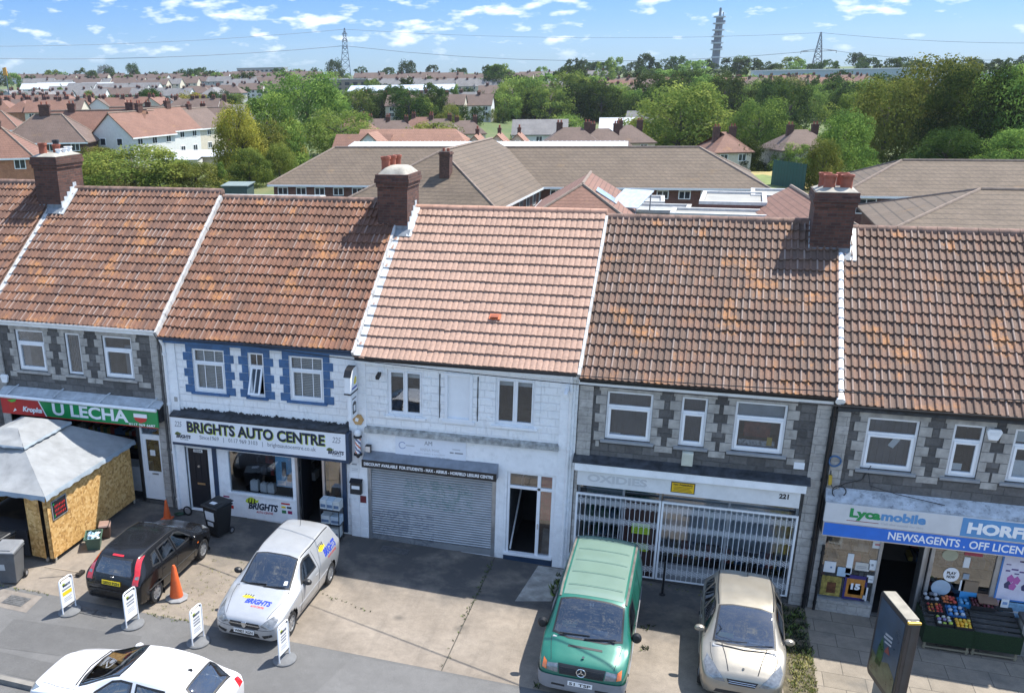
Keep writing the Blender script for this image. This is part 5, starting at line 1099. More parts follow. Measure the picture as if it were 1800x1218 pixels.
    def plate(s, y, z, w, txt, mat, nrm=-1, tilt=0):
        mb = MB(); mb.box(-w/2, w/2, -.006, .006, -.055, .055); p, _ = s.hit((0, nrm*4, z), (0, -nrm, 0)); y = p.y+nrm*.03; o = mb.build('number_plate', mat, s.root, bevel=.004); o.location = (0, y, z); o.rotation_euler = (tilt, 0, 0 if nrm < 0 else math.pi)
        fit(txt, M_INKK, o, -w*.44, w*.44, -.034, .066, -.0075, bold=.02); return o
    def mirrors(s, y, z, x, mat, size=(.11,.09,.075)):
        for sg in (-1, 1):
            mb = MB(); a, b, c = size; V = []; mb.lathe([(0,-.5*b),(.7*a,-.42*b),(a,0),(.9*a,.4*b),(.75*a,.5*b),(0,.5*b)], n=14, axis='y'); mb.v = [(sg*(x+a*.6)+vx, y+vy+.15*abs(vx)*0, z+vz*c/a) for vx, vy, vz in mb.v]
            mb.hexa([(sg*(x-.06),y-.02,z-.05),(sg*(x+.06),y-.02,z-.05),(sg*(x+.06),y+.03,z-.05),(sg*(x-.06),y+.03,z-.05),(sg*(x-.06),y-.02,z-.02),(sg*(x+.06),y-.02,z-.02),(sg*(x+.06),y+.03,z-.02),(sg*(x-.06),y+.03,z-.02)])
            mb.build('door_mirror', mat, s.root, smooth=True, angle=R(45))
    def interior(s, seats, dash_y, dash_z, w, floor=.35, dashmat=None, wheel=None, seat_h=.62):
        mb = MB(); mb.box(-w, w, dash_y-.25, s.A['y'][-1]-.25, floor-.05, floor); mb.build('cabin_floor', M_TRIM, s.root)
        mb = MB(); mb.hexa([(-w,dash_y-.42,dash_z-.3),(w,dash_y-.42,dash_z-.3),(w,dash_y+.12,dash_z-.3),(-w,dash_y+.12,dash_z-.3),(-w,dash_y-.42,dash_z-.04),(w,dash_y-.42,dash_z-.04),(w,dash_y+.06,dash_z),(-w,dash_y+.06,dash_z)]); mb.build('dashboard', dashmat or M_DASHD, s.root, bevel=.03)
        for (x, y) in seats:
            mb = MB(); mb.box(x-.24, x+.24, y-.25, y+.25, floor, floor+.2); mb.hexa([(x-.23,y+.12,floor+.2),(x+.23,y+.12,floor+.2),(x+.23,y+.28,floor+.2),(x-.23,y+.28,floor+.2),(x-.2,y+.3,floor+seat_h+.12),(x+.2,y+.3,floor+seat_h+.12),(x+.2,y+.4,floor+seat_h+.12),(x-.2,y+.4,floor+seat_h+.12)]); mb.box(x-.12, x+.12, y+.32, y+.41, floor+seat_h+.14, floor+seat_h+.32)
            mb.build('seat', M_SEAT, s.root, bevel=.03)
        if wheel:
            x, y, z = wheel; mb = MB(); n = 20; mb.tube([(x+.18*math.cos(2*math.pi*k/n), y-.06*math.sin(2*math.pi*k/n), z+.17*math.sin(2*math.pi*k/n)) for k in range(n+1)], .016, 6); mb.tube([(x-.18,y,z),(x+.18,y,z)], .014, 6); mb.lathe([(0,-.02),(.07,-.02),(.07,.02),(0,.02)], (x,y-.01,z), 10, axis='y'); mb.build('steering_wheel', M_TRIM, s.root, smooth=True, angle=R(40))
    def finish(s):
        bm = bmesh.new(); vs = [bm.verts.new(v) for v in s.V]
        for f in s.F:
            try: bm.faces.new([vs[i] for i in f])
            except ValueError: pass
        ar = s.wrad+.055
        for (wy, wx) in s.wheels:
            for v in bm.verts:
                if abs(v.co.x) > .45 and v.co.z < s.wrad+ar+.1:
                    dy, dz = v.co.y-wy, v.co.z-s.wrad; r = math.hypot(dy, dz)
                    if abs(r-ar) < .019 and r > 0: v.co.y = wy+dy/r*ar; v.co.z = s.wrad+dz/r*ar
        dead = set()
        def inside(poly, x, y):
            c = False; j = len(poly)-1
            for i in range(len(poly)):
                if (poly[i][1] > y) != (poly[j][1] > y) and x < (poly[j][0]-poly[i][0])*(y-poly[i][1])/(poly[j][1]-poly[i][1])+poly[i][0]: c = not c
                j = i
            return c
        bm.faces.ensure_lookup_table()
        for f in bm.faces:
            c = f.calc_center_median()
            for (wy, wx) in s.wheels:
                if abs(c.x) > .45 and math.hypot(c.y-wy, c.z-s.wrad) < ar-.002: dead.add(f)
            for view, poly in s.holes:
                pts = [v.co for v in f.verts]
                q = {'L': lambda p: (p.y, p.z), 'R': lambda p: (p.y, p.z), 'F': lambda p: (p.x, p.z), 'B': lambda p: (p.x, p.z), 'T': lambda p: (p.x, p.y)}[view]
                if not any(inside(poly, *q(p)) for p in pts+[c]): continue
                if view == 'L' and c.x > -.3 or view == 'R' and c.x < .3: continue
                if view == 'T' and c.z < .72: continue
                if view == 'F' and c.y > .6 or view == 'B' and c.y < .2: continue
                if view in 'FB' and c.z < .5: continue
                dead.add(f)
        bmesh.ops.delete(bm, geom=list(dead), context='FACES')
        bmesh.ops.recalc_face_normals(bm, faces=bm.faces)
        me = bpy.data.meshes.new('body'); bm.to_mesh(me); bm.free(); me.materials.append(s.mat); me.shade_smooth()
        o = bpy.data.objects.new('body', me); COL.objects.link(o); o.parent = s.root
        for (wy, wx) in s.wheels:
            for sg in (-1, 1):
                mb = MB(); r = s.wrad; wd = .19
                mb.lathe([(r*.64,-wd/2),(r*.9,-wd/2),(r*.985,-wd*.36),(r,-wd*.2),(r,wd*.2),(r*.985,wd*.36),(r*.9,wd/2),(r*.64,wd/2)], (sg*(wx-wd/2), wy, r), 28, axis='x'); w = mb.build('wheel', M_TYRE, s.root, smooth=True, angle=R(35))
                mb = MB(); xo = sg*(wx-.02); n = s.spokes; c = (0, wy, r)
                mb.lathe([(r*.64,0),(r*.66,sg*.012),(r*.58,sg*.008),(r*.55,-sg*.05)], (xo, wy, r), 28, axis='x')
                for k in range(n):
                    a = 2*math.pi*k/n+.3; da = .26 if n < 8 else .2; 
                    P = lambda rr, aa, xx: (xo+xx*sg, wy+rr*math.cos(aa), r+rr*math.sin(aa))
                    mb.hexa([P(r*.1,a-1.0,-.03),P(r*.1,a+1.0,-.03),P(r*.58,a+da,-.025),P(r*.58,a-da,-.025),P(r*.1,a-1.0,-.0),P(r*.1,a+1.0,-.0),P(r*.58,a+da,.0),P(r*.58,a-da,.0)])
                mb.lathe([(0,sg*.006),(r*.16,sg*.004),(r*.18,-sg*.02)], (xo, wy, r), 16, axis='x')
                mb.build('rim', s.rim, w, smooth=True, angle=R(30))
                mb = MB(); mb.lathe([(0,-.05*sg),(r*.6,-.05*sg)], (xo, wy, r), 20, axis='x'); mb.build('brake_disc', M_TRIM, w)
                mb = MB(); V = []; F = []; n = 20
                for k in range(n+1):
                    a = math.pi*(-.18+1.36*k/n); 
                    V += [(sg*(wx-.32), wy+ar*math.cos(a), r+ar*math.sin(a)), (sg*(wx+.03), wy+ar*math.cos(a), r+ar*math.sin(a))]
                    p, nn = s.hit((sg*3, wy+ar*math.cos(a), r+ar*math.sin(a)), (-sg,0,0))
                    if p is not None: V[-1] = (p.x-sg*.002, V[-1][1], V[-1][2])
                for k in range(n): F.append((2*k,2*k+1,2*k+3,2*k+2))
                V.append((sg*(wx-.32), wy, r)); 
                for k in range(n): F.append((2*k,2*k+2,len(V)-1))
                mb.add(V, F); mb.build('wheel_well', M_TRIM, s.root)
        by = {}
        for mb, nm, m, par in s.pend:
            mb.build(nm, m, par or s.root, smooth=True, angle=R(60))
        x, y = s.loc[:2]; dz = s.loc[2] if len(s.loc) > 2 else 0
        M = Matrix.Translation((x, y, gz(x)+.004+dz)) @ Matrix.Rotation(TILT, 4, 'Y') @ Matrix.Rotation(s.ang, 4, 'Z'); s.root.matrix_local = M
        return s.root
def sidewin(c, polys, ring=.045, mat=None):
    for p in polys: c.patch('side_window', 'L', p, [M_TRIM, mat or M_CARGL], .005, ring, True, .06, mirror=True)
# --- silver panel van with the fish logo -------------------------------------------------
PS = paint('silver_paint', (.42,.43,.44), .35, .34)
A = Car('panel_van', 'silver car-derived van with the yellow fish logo on its bonnet', [
 (-2.13,.30,.45,.46,.46,.56,.36,.04),(-2.11,.25,.60,.52,.62,.66,.50,.05),(-2.0,.20,.74,.60,.76,.745,.62,.06),(-1.75,.18,.80,.68,.835,.83,.68,.06),(-1.3,.18,.82,.78,.865,.93,.70,.06),(-.98,.18,.83,.86,.873,.985,.71,.07),(-.75,.18,.83,.90,.875,1.10,.68,.07),(-.1,.18,.83,.92,.875,1.42,.60,.06),(.4,.18,.83,.94,.875,1.475,.595,.055),(1.2,.18,.83,.97,.873,1.48,.59,.055),(1.75,.20,.83,.98,.865,1.45,.58,.06),(1.95,.23,.80,.98,.84,1.40,.56,.08),(2.08,.27,.76,.96,.79,1.22,.54,.12),(2.14,.34,.68,.86,.71,1.02,.50,.12)],
 PS, (-.69, -4.2), 0, [(-1.30,.86),(1.31,.86)], .31, spokes=7, cat='van')
A.patch('windscreen', 'T', [(-.66,-.93),(-.35,-1.0),(.35,-1.0),(.66,-.93),(.57,-.12),(.3,-.07),(-.3,-.07),(-.57,-.12)], [M_TRIM, M_CARGL], .005, .045, True, .07)
sidewin(A, [[(-.62,.97),(.32,1.0),(.30,1.36),(-.02,1.37),(-.2,1.32)]])
A.patch('headlight', 'F', [(.40,.60),(.50,.70),(.74,.82),(.78,.72),(.72,.60),(.56,.55)], M_LAMP, .006, mirror=True)
A.patch('grille', 'F', [(-.36,.64),(.36,.64),(.40,.56),(.34,.50),(-.34,.50),(-.40,.56)], M_GRILL, .004); A.patch('grille_bar', 'F', [(-.37,.60),(.37,.60),(.38,.575),(-.38,.575)], M_CHROME, .012)
A.patch('lower_grille', 'F', [(-.34,.40),(.34,.40),(.40,.30),(-.40,.30)], M_GRILL, .004); A.patch('fog_recess', 'F', [(.44,.36),(.68,.42),(.70,.36),(.5,.29)], M_GRILL, .004, mirror=True)
mb = MB(); mb.prism([(-.06,.66),(.06,.66),(.055,.56),(0,.50),(-.055,.56)], -2.165, -2.12); A.box('badge', mb, M_CHROME, bevel=.01)
A.plate(-2.165, .42, .52, 'WM57 XGN', M_PLW)
A.seam('T', [(-.52,-1.98),(-.66,-1.35),(-.70,-.98)], mirror=True); A.seam('F', [(-.72,.53),(-.45,.50),(0,.485),(.45,.50),(.72,.53)])
A.seam('L', [(-.72,.30),(-.72,.95)], mirror=True); A.seam('L', [(.42,.30),(.42,1.36)], mirror=True); A.seam('L', [(-.72,.29),(.42,.29)], mirror=True); A.seam('L', [(-.9,.55),(1.0,.60)], .009, 'side_moulding', PS, mirror=True, off=.004)
A.seam('T', [(-.575,-.05),(-.60,.5),(-.59,1.2),(-.575,1.75)], .014, 'roof_gutter', M_TRIM, mirror=True)
for sg in (-1, 1):
    mb = MB(); mb.box(sg*.875-.012, sg*.875+.025*sg if sg > 0 else sg*.875+.012, .2, .36, .80, .835) if sg > 0 else mb.box(-.90, -.863, .2, .36, .80, .835); A.box('door_handle', mb, PS, bevel=.008)
A.mirrors(-.48, 1.0, .87, M_TRIM, (.11,.12,.08)); A.interior([(.36,.05),(-.36,.05)], -.62, .98, .68, .35, M_DASHD, (.36,-.42,.95))
mb = MB(); mb.tube([(-.05,1.45,1.47),(-.05,1.6,1.95)], .006, 5); A.box('aerial', mb, M_TRIM, bevel=0)
mb = MB(); mb.tube([(-.55,-.98,1.0),(.05,-.93,1.03)], .012, 5); mb.tube([(.0,-1.0,1.0),(.55,-.92,1.03)], .012, 5); A.box('wiper', mb, M_TRIM, bevel=0)
A.patch('rear_light', 'B', [(.62,.75),(.76,.78),(.74,1.1),(.60,1.15)], M_LAMPR, .005, mirror=True); A.patch('paper_disc', 'T', [(.46,-.86),(.55,-.84),(.54,-.74),(.46,-.76)], M_PAPER, .008)
# signwriting: bonnet and both flanks
A.lettering('BRIGHTS', M_INKB, 'T', -.22, .44, -1.62, .15, .05, .25); A.lettering('AUTO CENTRE', M_INKR, 'T', -.02, .32, -1.73, .055, .02, .1)
def fishpatch(car, view, x, z, w, h, flip=1):
    body = [(.0,.35),(.12,.6),(.3,.75),(.52,.78),(.75,.62),(.88,.5),(1.0,.62),(.96,.28),(.8,.3),(.6,.14),(.3,.12)]
    f = car.patch('fish_emblem', view, [(x+flip*a*w, z+b*h) for a, b in body], M_YEL, .006)
    for k in range(4): car.patch('fish_stripe', view, [(x+flip*(.16+.2*k)*w, z+.45*h), (x+flip*(.22+.2*k)*w, z+.45*h), (x+flip*(.27+.2*k)*w, z+1.0*h), (x+flip*(.21+.2*k)*w, z+1.0*h)], M_INKK, .009, parent=f)
fishpatch(A, 'T', -.36, -1.50, .32, .16); 
A.lettering('BRIGHTS', M_INKB, 'R', .92, 1.70, .99, .16, .05, .25, slope=.0); A.lettering('AUTO CENTRE', M_INKR, 'R', 1.05, 1.62, .89, .055, .02); fishpatch(A, 'R', .74, 1.13, .4, .19)
A.finish()
# --- black hatchback, its tail to the road ------------------------------------------------
PB = paint('black_paint', (.007,.007,.008), .0, .25, dirt=.04); PB.node_tree.nodes['Principled BSDF'].inputs['Coat Weight'].default_value = .35; PB.node_tree.nodes['Principled BSDF'].inputs['Specular IOR Level'].default_value = .3
B = Car('parked_car', 'black five door hatchback parked tail to the road with a yellow plate', [
 (-1.96,.32,.45,.46,.48,.58,.38,.04),(-1.93,.26,.58,.54,.62,.68,.50,.05),(-1.8,.20,.72,.62,.75,.77,.60,.06),(-1.5,.18,.77,.74,.815,.88,.66,.06),(-1.12,.18,.79,.84,.835,.965,.68,.06),(-.86,.18,.79,.88,.838,1.09,.66,.07),(-.25,.18,.79,.90,.84,1.38,.575,.06),(.3,.18,.79,.92,.84,1.43,.57,.05),(1.0,.18,.79,.94,.836,1.42,.56,.05),(1.45,.19,.79,.95,.828,1.385,.545,.06),(1.66,.21,.78,.94,.815,1.30,.535,.08),(1.82,.24,.76,.90,.79,1.08,.55,.10),(1.90,.28,.74,.82,.77,.96,.58,.10),(1.955,.36,.66,.70,.70,.80,.56,.08)],
 PB, (-4.47, -4.0), math.pi, [(-1.26,.82),(1.22,.82)], .295, spokes=7)
B.patch('windscreen', 'T', [(-.62,-1.06),(.62,-1.06),(.54,-.27),(.3,-.22),(-.3,-.22),(-.54,-.27)], [M_TRIM, M_CARGL], .005, .045, True, .07)
sidewin(B, [[(-.74,.94),(.16,.965),(.16,1.32),(-.1,1.325),(-.3,1.27)],[(.22,.965),(.86,.985),(.82,1.31),(.22,1.325)],[(.93,.99),(1.3,1.03),(1.12,1.28),(.9,1.305)]], .035)
B.patch('rear_window', 'B', [(-.50,.955),(.50,.955),(.53,1.02),(.44,1.33),(-.44,1.33),(-.53,1.02)], [M_TRIM, M_CARGL], .006, .03, True, .06)
for sg in (-1, 1): B.patch('rear_light', 'B', [(sg*.56,.80),(sg*.73,.80),(sg*.70,1.02),(sg*.585,1.33),(sg*.52,1.33),(sg*.57,1.02)], M_LAMPR, .009); B.patch('reversing_lens', 'B', [(sg*.60,.93),(sg*.70,.93),(sg*.69,.99),(sg*.61,.99)], M_LAMP, .012)
B.patch('brake_light', 'B', [(-.16,1.345),(.16,1.345),(.15,1.368),(-.15,1.368)], M_LAMPR, .008); B.plate(1.945, .80, .52, 'GE53 PZH', M_PLY, 1, R(-8))
mb = MB(); mb.lathe([(0,0),(.055,0),(.05,.012),(0,.012)], (0,1.905,.93), 16, axis='y'); mb.v = [(a, b, .93+(c-.93)*.45) for a, b, c in mb.v]; B.box('badge', mb, M_CHROME, bevel=0)
B.patch('bumper_insert', 'B', [(-.7,.58),(.7,.58),(.7,.54),(-.7,.54)], M_TRIM, .012); B.seam('B', [(-.74,.66),(-.4,.655),(.4,.655),(.74,.66)])
for xs in ((-.74,.2),(.2,.95)): B.seam('L', [(xs[0],.28),(xs[0],.93)], mirror=True); B.seam('L', [(xs[0],.28),(xs[1],.28)], mirror=True)
B.seam('L', [(.95,.62),(.95,.93)], mirror=True); B.seam('L', [(-.8,.52),(1.6,.54)], .012, 'side_moulding', M_TRIM, mirror=True, off=.004); B.seam('T', [(-.555,-.2),(-.565,.4),(-.55,1.3)], .01, 'roof_gutter', M_TRIM, mirror=True)
for sg in (-1, 1):
    for y in (.05, .8): mb = MB(); mb.box(sg*.855-.012, sg*.855+.012, y, y+.15, .79, .82); B.box('door_handle', mb, PB, bevel=.008)
B.patch('side_repeater', 'L', [(-.95,.66),(-.87,.66),(-.87,.70),(-.95,.70)], M_LAMPA, .006, mirror=True); B.patch('headlight', 'F', [(.38,.62),(.6,.80),(.72,.82),(.7,.66),(.5,.58)], M_LAMP, .005, mirror=True); B.patch('grille', 'F', [(-.3,.64),(.3,.64),(.3,.58),(-.3,.58)], M_GRILL, .004)
B.mirrors(-.6, .98, .83, PB, (.10,.11,.075)); B.interior([(.35,-.05),(-.35,-.05),(.33,.85),(-.33,.85)], -.72, .97, .62, .35, wheel=(.35,-.5,.93))
B.patch('child_seat_back', 'B', [(-.04,1.0),(.06,1.0),(.06,1.15),(-.04,1.15)], M_DASH, -.03) if False else None
mb = MB(); mb.tube([(0,1.80,.99),(-.28,1.79,1.01)], .012, 5); B.box('rear_wiper', mb, M_TRIM, bevel=0); mb = MB(); mb.tube([(0,-.18,1.40),(0,-.0,1.72)], .005, 5); B.box('aerial', mb, M_TRIM, bevel=0)
B.finish()
# --- green van ---------------------------------------------------------------------------
PG = paint('green_paint', (.010,.135,.092), .15, .38, dirt=.2); PGL = paint('faded_green_roof', (.12,.195,.152), .0, .55, dirt=0)
G = Car('panel_van', 'green panel van with faded roof and grey bumper facing the road', [
 (-2.33,.34,.60,.60,.62,.74,.50,.05),(-2.30,.28,.76,.68,.79,.86,.66,.06),(-2.18,.22,.86,.80,.88,.97,.74,.07),(-1.9,.20,.90,.92,.925,1.07,.80,.07),(-1.62,.20,.91,1.02,.935,1.16,.82,.08),(-1.40,.20,.91,1.08,.94,1.32,.81,.08),(-.86,.20,.91,1.12,.94,1.78,.76,.10),(-.6,.20,.91,1.13,.94,1.83,.765,.10),(.2,.20,.91,1.14,.94,1.86,.77,.10),(1.6,.20,.91,1.14,.938,1.86,.77,.10),(2.15,.22,.91,1.14,.93,1.84,.76,.11),(2.27,.26,.90,1.12,.915,1.78,.74,.14),(2.325,.34,.86,1.06,.88,1.62,.72,.16)],
 PG, (7.05, -3.70), 0, [(-1.45,.92),(1.55,.92)], .32, spokes=9, rimmat=M_RIMD, cat='van')
G.patch('windscreen', 'T', [(-.76,-1.52),(-.4,-1.64),(.4,-1.64),(.76,-1.52),(.70,-.92),(.4,-.885),(-.4,-.885),(-.70,-.92)], [M_TRIM, M_CARGL], .005, .04, True, .07)
sidewin(G, [[(-1.28,1.17),(-.30,1.20),(-.30,1.66),(-.80,1.67),(-.95,1.58)]], .05)
G.patch('rear_window', 'B', [(-.66,1.2),(.66,1.2),(.6,1.64),(-.6,1.64)], [M_TRIM, M_CARGL], .006, .05, False, .08)
G.patch('roof_panel', 'T', [(-.655,-.80),(.655,-.80),(.67,2.10),(-.67,2.10)], PGL, .004, cell=.09, label='sun faded pale green roof')
for sg in (-1, 1): G.seam('T', [(sg*.715,-.86),(sg*.73,-.4),(sg*.735,2.1)], .028, 'roof_rail', plain('weathered_strip', (.16,.145,.125), .8, var=.3))
for y in (-.45, .15, .75, 1.35, 1.9): G.seam('T', [(-.6,y),(.6,y)], .012, 'roof_rib', PGL, off=.004)
for y in (-.40, .20, .80, 1.40): G.seam('T', [(-.6,y),(.6,y)], .006, 'roof_groove', plain('dark_green_groove', (.06,.16,.12), .7), off=.002)
G.patch('bonnet_vent', 'T', [(-.36,-1.80),(.36,-1.80),(.37,-1.86),(-.37,-1.86)], M_TRIM, .005); G.seam('T', [(-.66,-2.22),(-.72,-1.9),(-.76,-1.6)], mirror=True)
G.patch('grille', 'F', [(-.50,.90),(.50,.90),(.46,.68),(-.46,.68)], M_GRILL, .006)
for z in (.72,.76,.80,.84): G.seam('F', [(-.46,z),(.46,z)], .007, 'grille_bar', M_TRIM, off=.008)
for sg in (-1, 1): G.patch('headlight', 'F', [(sg*.49,.70),(sg*.72,.72),(sg*.73,.86),(sg*.51,.89)], M_LAMP, .009); G.patch('indicator', 'F', [(sg*.735,.72),(sg*.83,.74),(sg*.82,.90),(sg*.74,.87)], M_LAMPA, .009)
bp = G.patch('bumper', 'F', [(-.88,.63),(.88,.63),(.86,.30),(-.86,.30)], M_TRIMG, .03); G.patch('bumper_slot', 'F', [(.32,.44),(.6,.45),(.6,.40),(.32,.39)], M_TRIM, .034, parent=bp, mirror=True); G.patch('bumper_end', 'L', [(-2.29,.63),(-1.86,.62),(-1.84,.34),(-2.25,.32)], M_TRIMG, .03, mirror=True)
mb = MB(); n = 28; cx, cz = 0, .80; mb.tube([(cx+.095*math.cos(2*math.pi*k/n), -2.365, cz+.095*math.sin(2*math.pi*k/n)) for k in range(n+1)], .011, 6)
for a in (90, 210, 330): mb.hexa([(-.018*math.sin(R(a)),-2.368,cz+.018*math.cos(R(a))),(.018*math.sin(R(a)),-2.368,cz-.018*math.cos(R(a))),(.018*math.sin(R(a)),-2.355,cz-.018*math.cos(R(a))),(-.018*math.sin(R(a)),-2.355,cz+.018*math.cos(R(a)))]+[(.09*math.cos(R(a))+e*.003*math.sin(R(a)),yy,cz+.09*math.sin(R(a))-e*.003*math.cos(R(a))) for e, yy in ((-1,-2.368),(1,-2.368),(1,-2.355),(-1,-2.355))])
G.box('star_badge', mb, M_CHROME, bevel=0); G.plate(-2.375, .50, .52, 'S1 TSP', M_PLW)
mb = MB(); mb.lathe([(0,0),(.03,0),(.028,.02),(0,.02)], (0,-2.12,1.03), 10); G.box('bonnet_badge', mb, M_CHROME, bevel=0)
G.seam('L', [(-1.35,.34),(-1.35,1.12)], mirror=True); G.seam('L', [(-.22,.34),(-.22,1.70)], mirror=True); G.seam('L', [(.95,.34),(.95,1.70)], mirror=True); G.seam('L', [(-1.8,.62),(2.2,.62)], .02, 'side_moulding', M_TRIMG, mirror=True, off=.004); G.patch('side_recess', 'L', [(.02,1.2),(.88,1.2),(.88,1.64),(.02,1.66)], PG, .006, mirror=True)
for sg in (-1, 1): mb = MB(); mb.box(sg*.955-.014, sg*.955+.014, -.42, -.27, 1.0, 1.04); G.box('door_handle', mb, M_TRIM, bevel=.008)
G.mirrors(-1.22, 1.18, .96, M_TRIM, (.11,.12,.13)); G.interior([(.45,-.55),(-.45,-.55),(-.05,-.55)], -1.22, 1.18, .74, .5, M_DASH, (.45,-1.0,1.16), seat_h=.7)
mb = MB(); mb.tube([(-.6,-1.57,1.22),(.05,-1.55,1.24)], .014, 5); mb.tube([(-.05,-1.62,1.19),(.62,-1.55,1.24)], .014, 5); G.box('wiper', mb, M_TRIM, bevel=0)
mb = MB(); rnd = random.Random(4)
for k in range(16): x, y = -.62+rnd.uniform(0,.3), -1.25+rnd.uniform(-.05,.1); mb.box(x, x+.07, y, y+.06, 1.19+rnd.uniform(0,.05), 1.22+rnd.uniform(.03,.09))
mb.build('crumpled_papers', plain('cream_paper', (.6,.6,.42), .8), G.root); mb = MB(); mb.box(.1,.42,-1.35,-1.2,1.195,1.2); mb.build('paper_sheet', M_PAPER, G.root)
mb = MB(); mb.box(-.06,-.02,-.93,-.92,1.62,1.7); mb.box(.0,.04,-.93,-.92,1.62,1.7); mb.build('windscreen_tag', M_PAPER, G.root)
G.finish()
# --- silver-gold tall hatchback -----------------------------------------------------------
PM = paint('champagne_silver_paint', (.34,.31,.255), .5, .34, dirt=.15)
D = Car('parked_car', 'champagne silver tall hatchback parked nose to the road by the weedy strip', [
 (-1.92,.30,.50,.50,.52,.60,.40,.04),(-1.89,.25,.64,.58,.67,.70,.54,.05),(-1.76,.20,.76,.68,.79,.81,.64,.06),(-1.45,.18,.82,.82,.855,.96,.70,.06),(-1.2,.18,.83,.91,.87,1.04,.71,.06),(-1.0,.18,.83,.96,.878,1.14,.70,.07),(-.2,.18,.83,1.0,.88,1.50,.60,.06),(.3,.18,.83,1.02,.88,1.565,.595,.05),(1.0,.18,.83,1.04,.876,1.56,.58,.05),(1.45,.19,.83,1.05,.865,1.52,.565,.06),(1.68,.22,.81,1.05,.845,1.42,.555,.09),(1.82,.26,.78,1.0,.81,1.2,.55,.12),(1.90,.34,.70,.92,.74,1.04,.52,.12)],
 PM, (10.32, -3.12), 0, [(-1.20,.86),(1.28,.86)], .305, spokes=7)
D.patch('windscreen', 'T', [(-.66,-1.10),(-.35,-1.18),(.35,-1.18),(.66,-1.10),(.575,-.22),(.3,-.17),(-.3,-.17),(-.575,-.22)], [M_TRIM, M_CARGL], .005, .04, True, .07)
sidewin(D, [[(-.86,1.05),(.18,1.08),(.18,1.44),(-.12,1.44),(-.34,1.38)],[(.25,1.08),(.92,1.10),(.88,1.43),(.25,1.44)],[(.99,1.11),(1.4,1.15),(1.25,1.38),(.96,1.42)]], .035)
D.patch('rear_window', 'B', [(-.52,1.12),(.52,1.12),(.46,1.42),(-.46,1.42)], [M_TRIM, M_CARGL], .006, .03, False, .06)
D.patch('headlight', 'F', [(.34,.58),(.42,.70),(.60,.84),(.75,.90),(.80,.80),(.72,.66),(.54,.58)], M_LAMP, .007, mirror=True); D.patch('grille', 'F', [(-.32,.66),(.32,.66),(.26,.54),(-.26,.54)], M_GRILL, .005)
for z in (.58,.62): D.seam('F', [(-.27,z),(.27,z)], .008, 'grille_bar', M_CHROME, off=.007)
D.patch('lower_grille', 'F', [(-.5,.38),(.5,.38),(.54,.30),(-.54,.30)], M_GRILL, .005); D.plate(-1.935, .45, .52, '', M_PLW) if False else None
D.seam('T', [(-.30,-1.80),(-.38,-1.45),(-.46,-1.16)], .010, mirror=True); D.seam('T', [(-.6,-1.72),(-.68,-1.4),(-.70,-1.14)], mirror=True); D.seam('T', [(-.62,-1.2),(0,-1.26),(.62,-1.2)], .02, 'cowl', M_TRIM)
D.seam('T', [(-.575,-.18),(-.60,.4),(-.585,1.0),(-.565,1.5)], .014, 'roof_gutter', M_TRIM, mirror=True)
mb = MB(); mb.lathe([(0,0),(.028,0),(.026,.012),(0,.012)], (0,-1.72,.84), 10); D.box('bonnet_badge', mb, M_CHROME, bevel=0)
for xs in ((-.92,.21),(.21,1.0)): D.seam('L', [(xs[0],.3),(xs[0],1.03)], mirror=True); D.seam('L', [(xs[0],.3),(xs[1],.3)], mirror=True)
D.seam('L', [(1.0,.66),(1.0,1.06)], mirror=True); D.seam('L', [(-.9,.55),(1.6,.6)], .012, 'side_moulding', PM, mirror=True, off=.005)
for sg in (-1, 1):
    for y in (.04, .84): mb = MB(); mb.box(sg*.888-.014, sg*.888+.014, y, y+.16, .90, .93); D.box('door_handle', mb, M_CHROME, bevel=.008)
D.mirrors(-.72, 1.08, .87, PM, (.115,.12,.08)); D.interior([(.37,-.05),(-.37,-.05),(.35,.9),(-.35,.9)], -.84, 1.06, .66, .45, M_DASH, (.37,-.58,1.03))
mb = MB(); mb.tube([(-.6,-1.12,1.07),(.05,-1.07,1.11)], .012, 5); mb.tube([(.0,-1.16,1.06),(.58,-1.06,1.11)], .012, 5); D.box('wiper', mb, M_TRIM, bevel=0); mb = MB(); mb.tube([(.05,1.2,1.55),(.05,1.32,1.95)], .006, 5); D.box('aerial', mb, M_TRIM, bevel=0)
mb = MB(); mb.box(-.56,-.22,-.92,-.72,1.07,1.075); mb.build('windscreen_card', plain('pale_green_card', (.55,.62,.3), .7), D.root); mb = MB(); mb.box(.1,.42,-1.0,-.95,1.065,1.07); mb.build('paper_sheet', M_PAPER, D.root)
D.finish()
# --- white car by the kerb ------------------------------------------------------------------
PW = paint('white_paint', (.74,.74,.75), .0, .25, dirt=.1)
W = Car('parked_car', 'white hatchback cut off by the bottom edge of the picture', [
 (-2.16,.32,.50,.48,.52,.58,.40,.04),(-2.12,.26,.64,.56,.68,.68,.55,.05),(-1.95,.20,.76,.66,.80,.78,.66,.06),(-1.5,.18,.83,.76,.87,.90,.74,.06),(-.95,.18,.85,.85,.89,.985,.75,.06),(-.72,.18,.85,.89,.893,1.08,.72,.07),(.1,.18,.85,.92,.895,1.40,.62,.06),(.6,.18,.85,.94,.895,1.435,.615,.055),(1.2,.18,.85,.96,.89,1.41,.60,.06),(1.55,.19,.84,.97,.88,1.36,.58,.08),(1.85,.22,.83,.96,.86,1.20,.58,.12),(2.05,.26,.80,.92,.83,1.02,.60,.10),(2.15,.36,.72,.80,.76,.90,.56,.10)],
 PW, (-1.80, -9.28, -.115), -math.pi/2, [(-1.33,.88),(1.34,.88)], .32, spokes=5)
W.patch('windscreen', 'T', [(-.70,-.88),(-.35,-.96),(.35,-.96),(.70,-.88),(.60,.08),(.3,.13),(-.3,.13),(-.60,.08)], [M_TRIM, M_CARGL], .005, .045, True, .07)
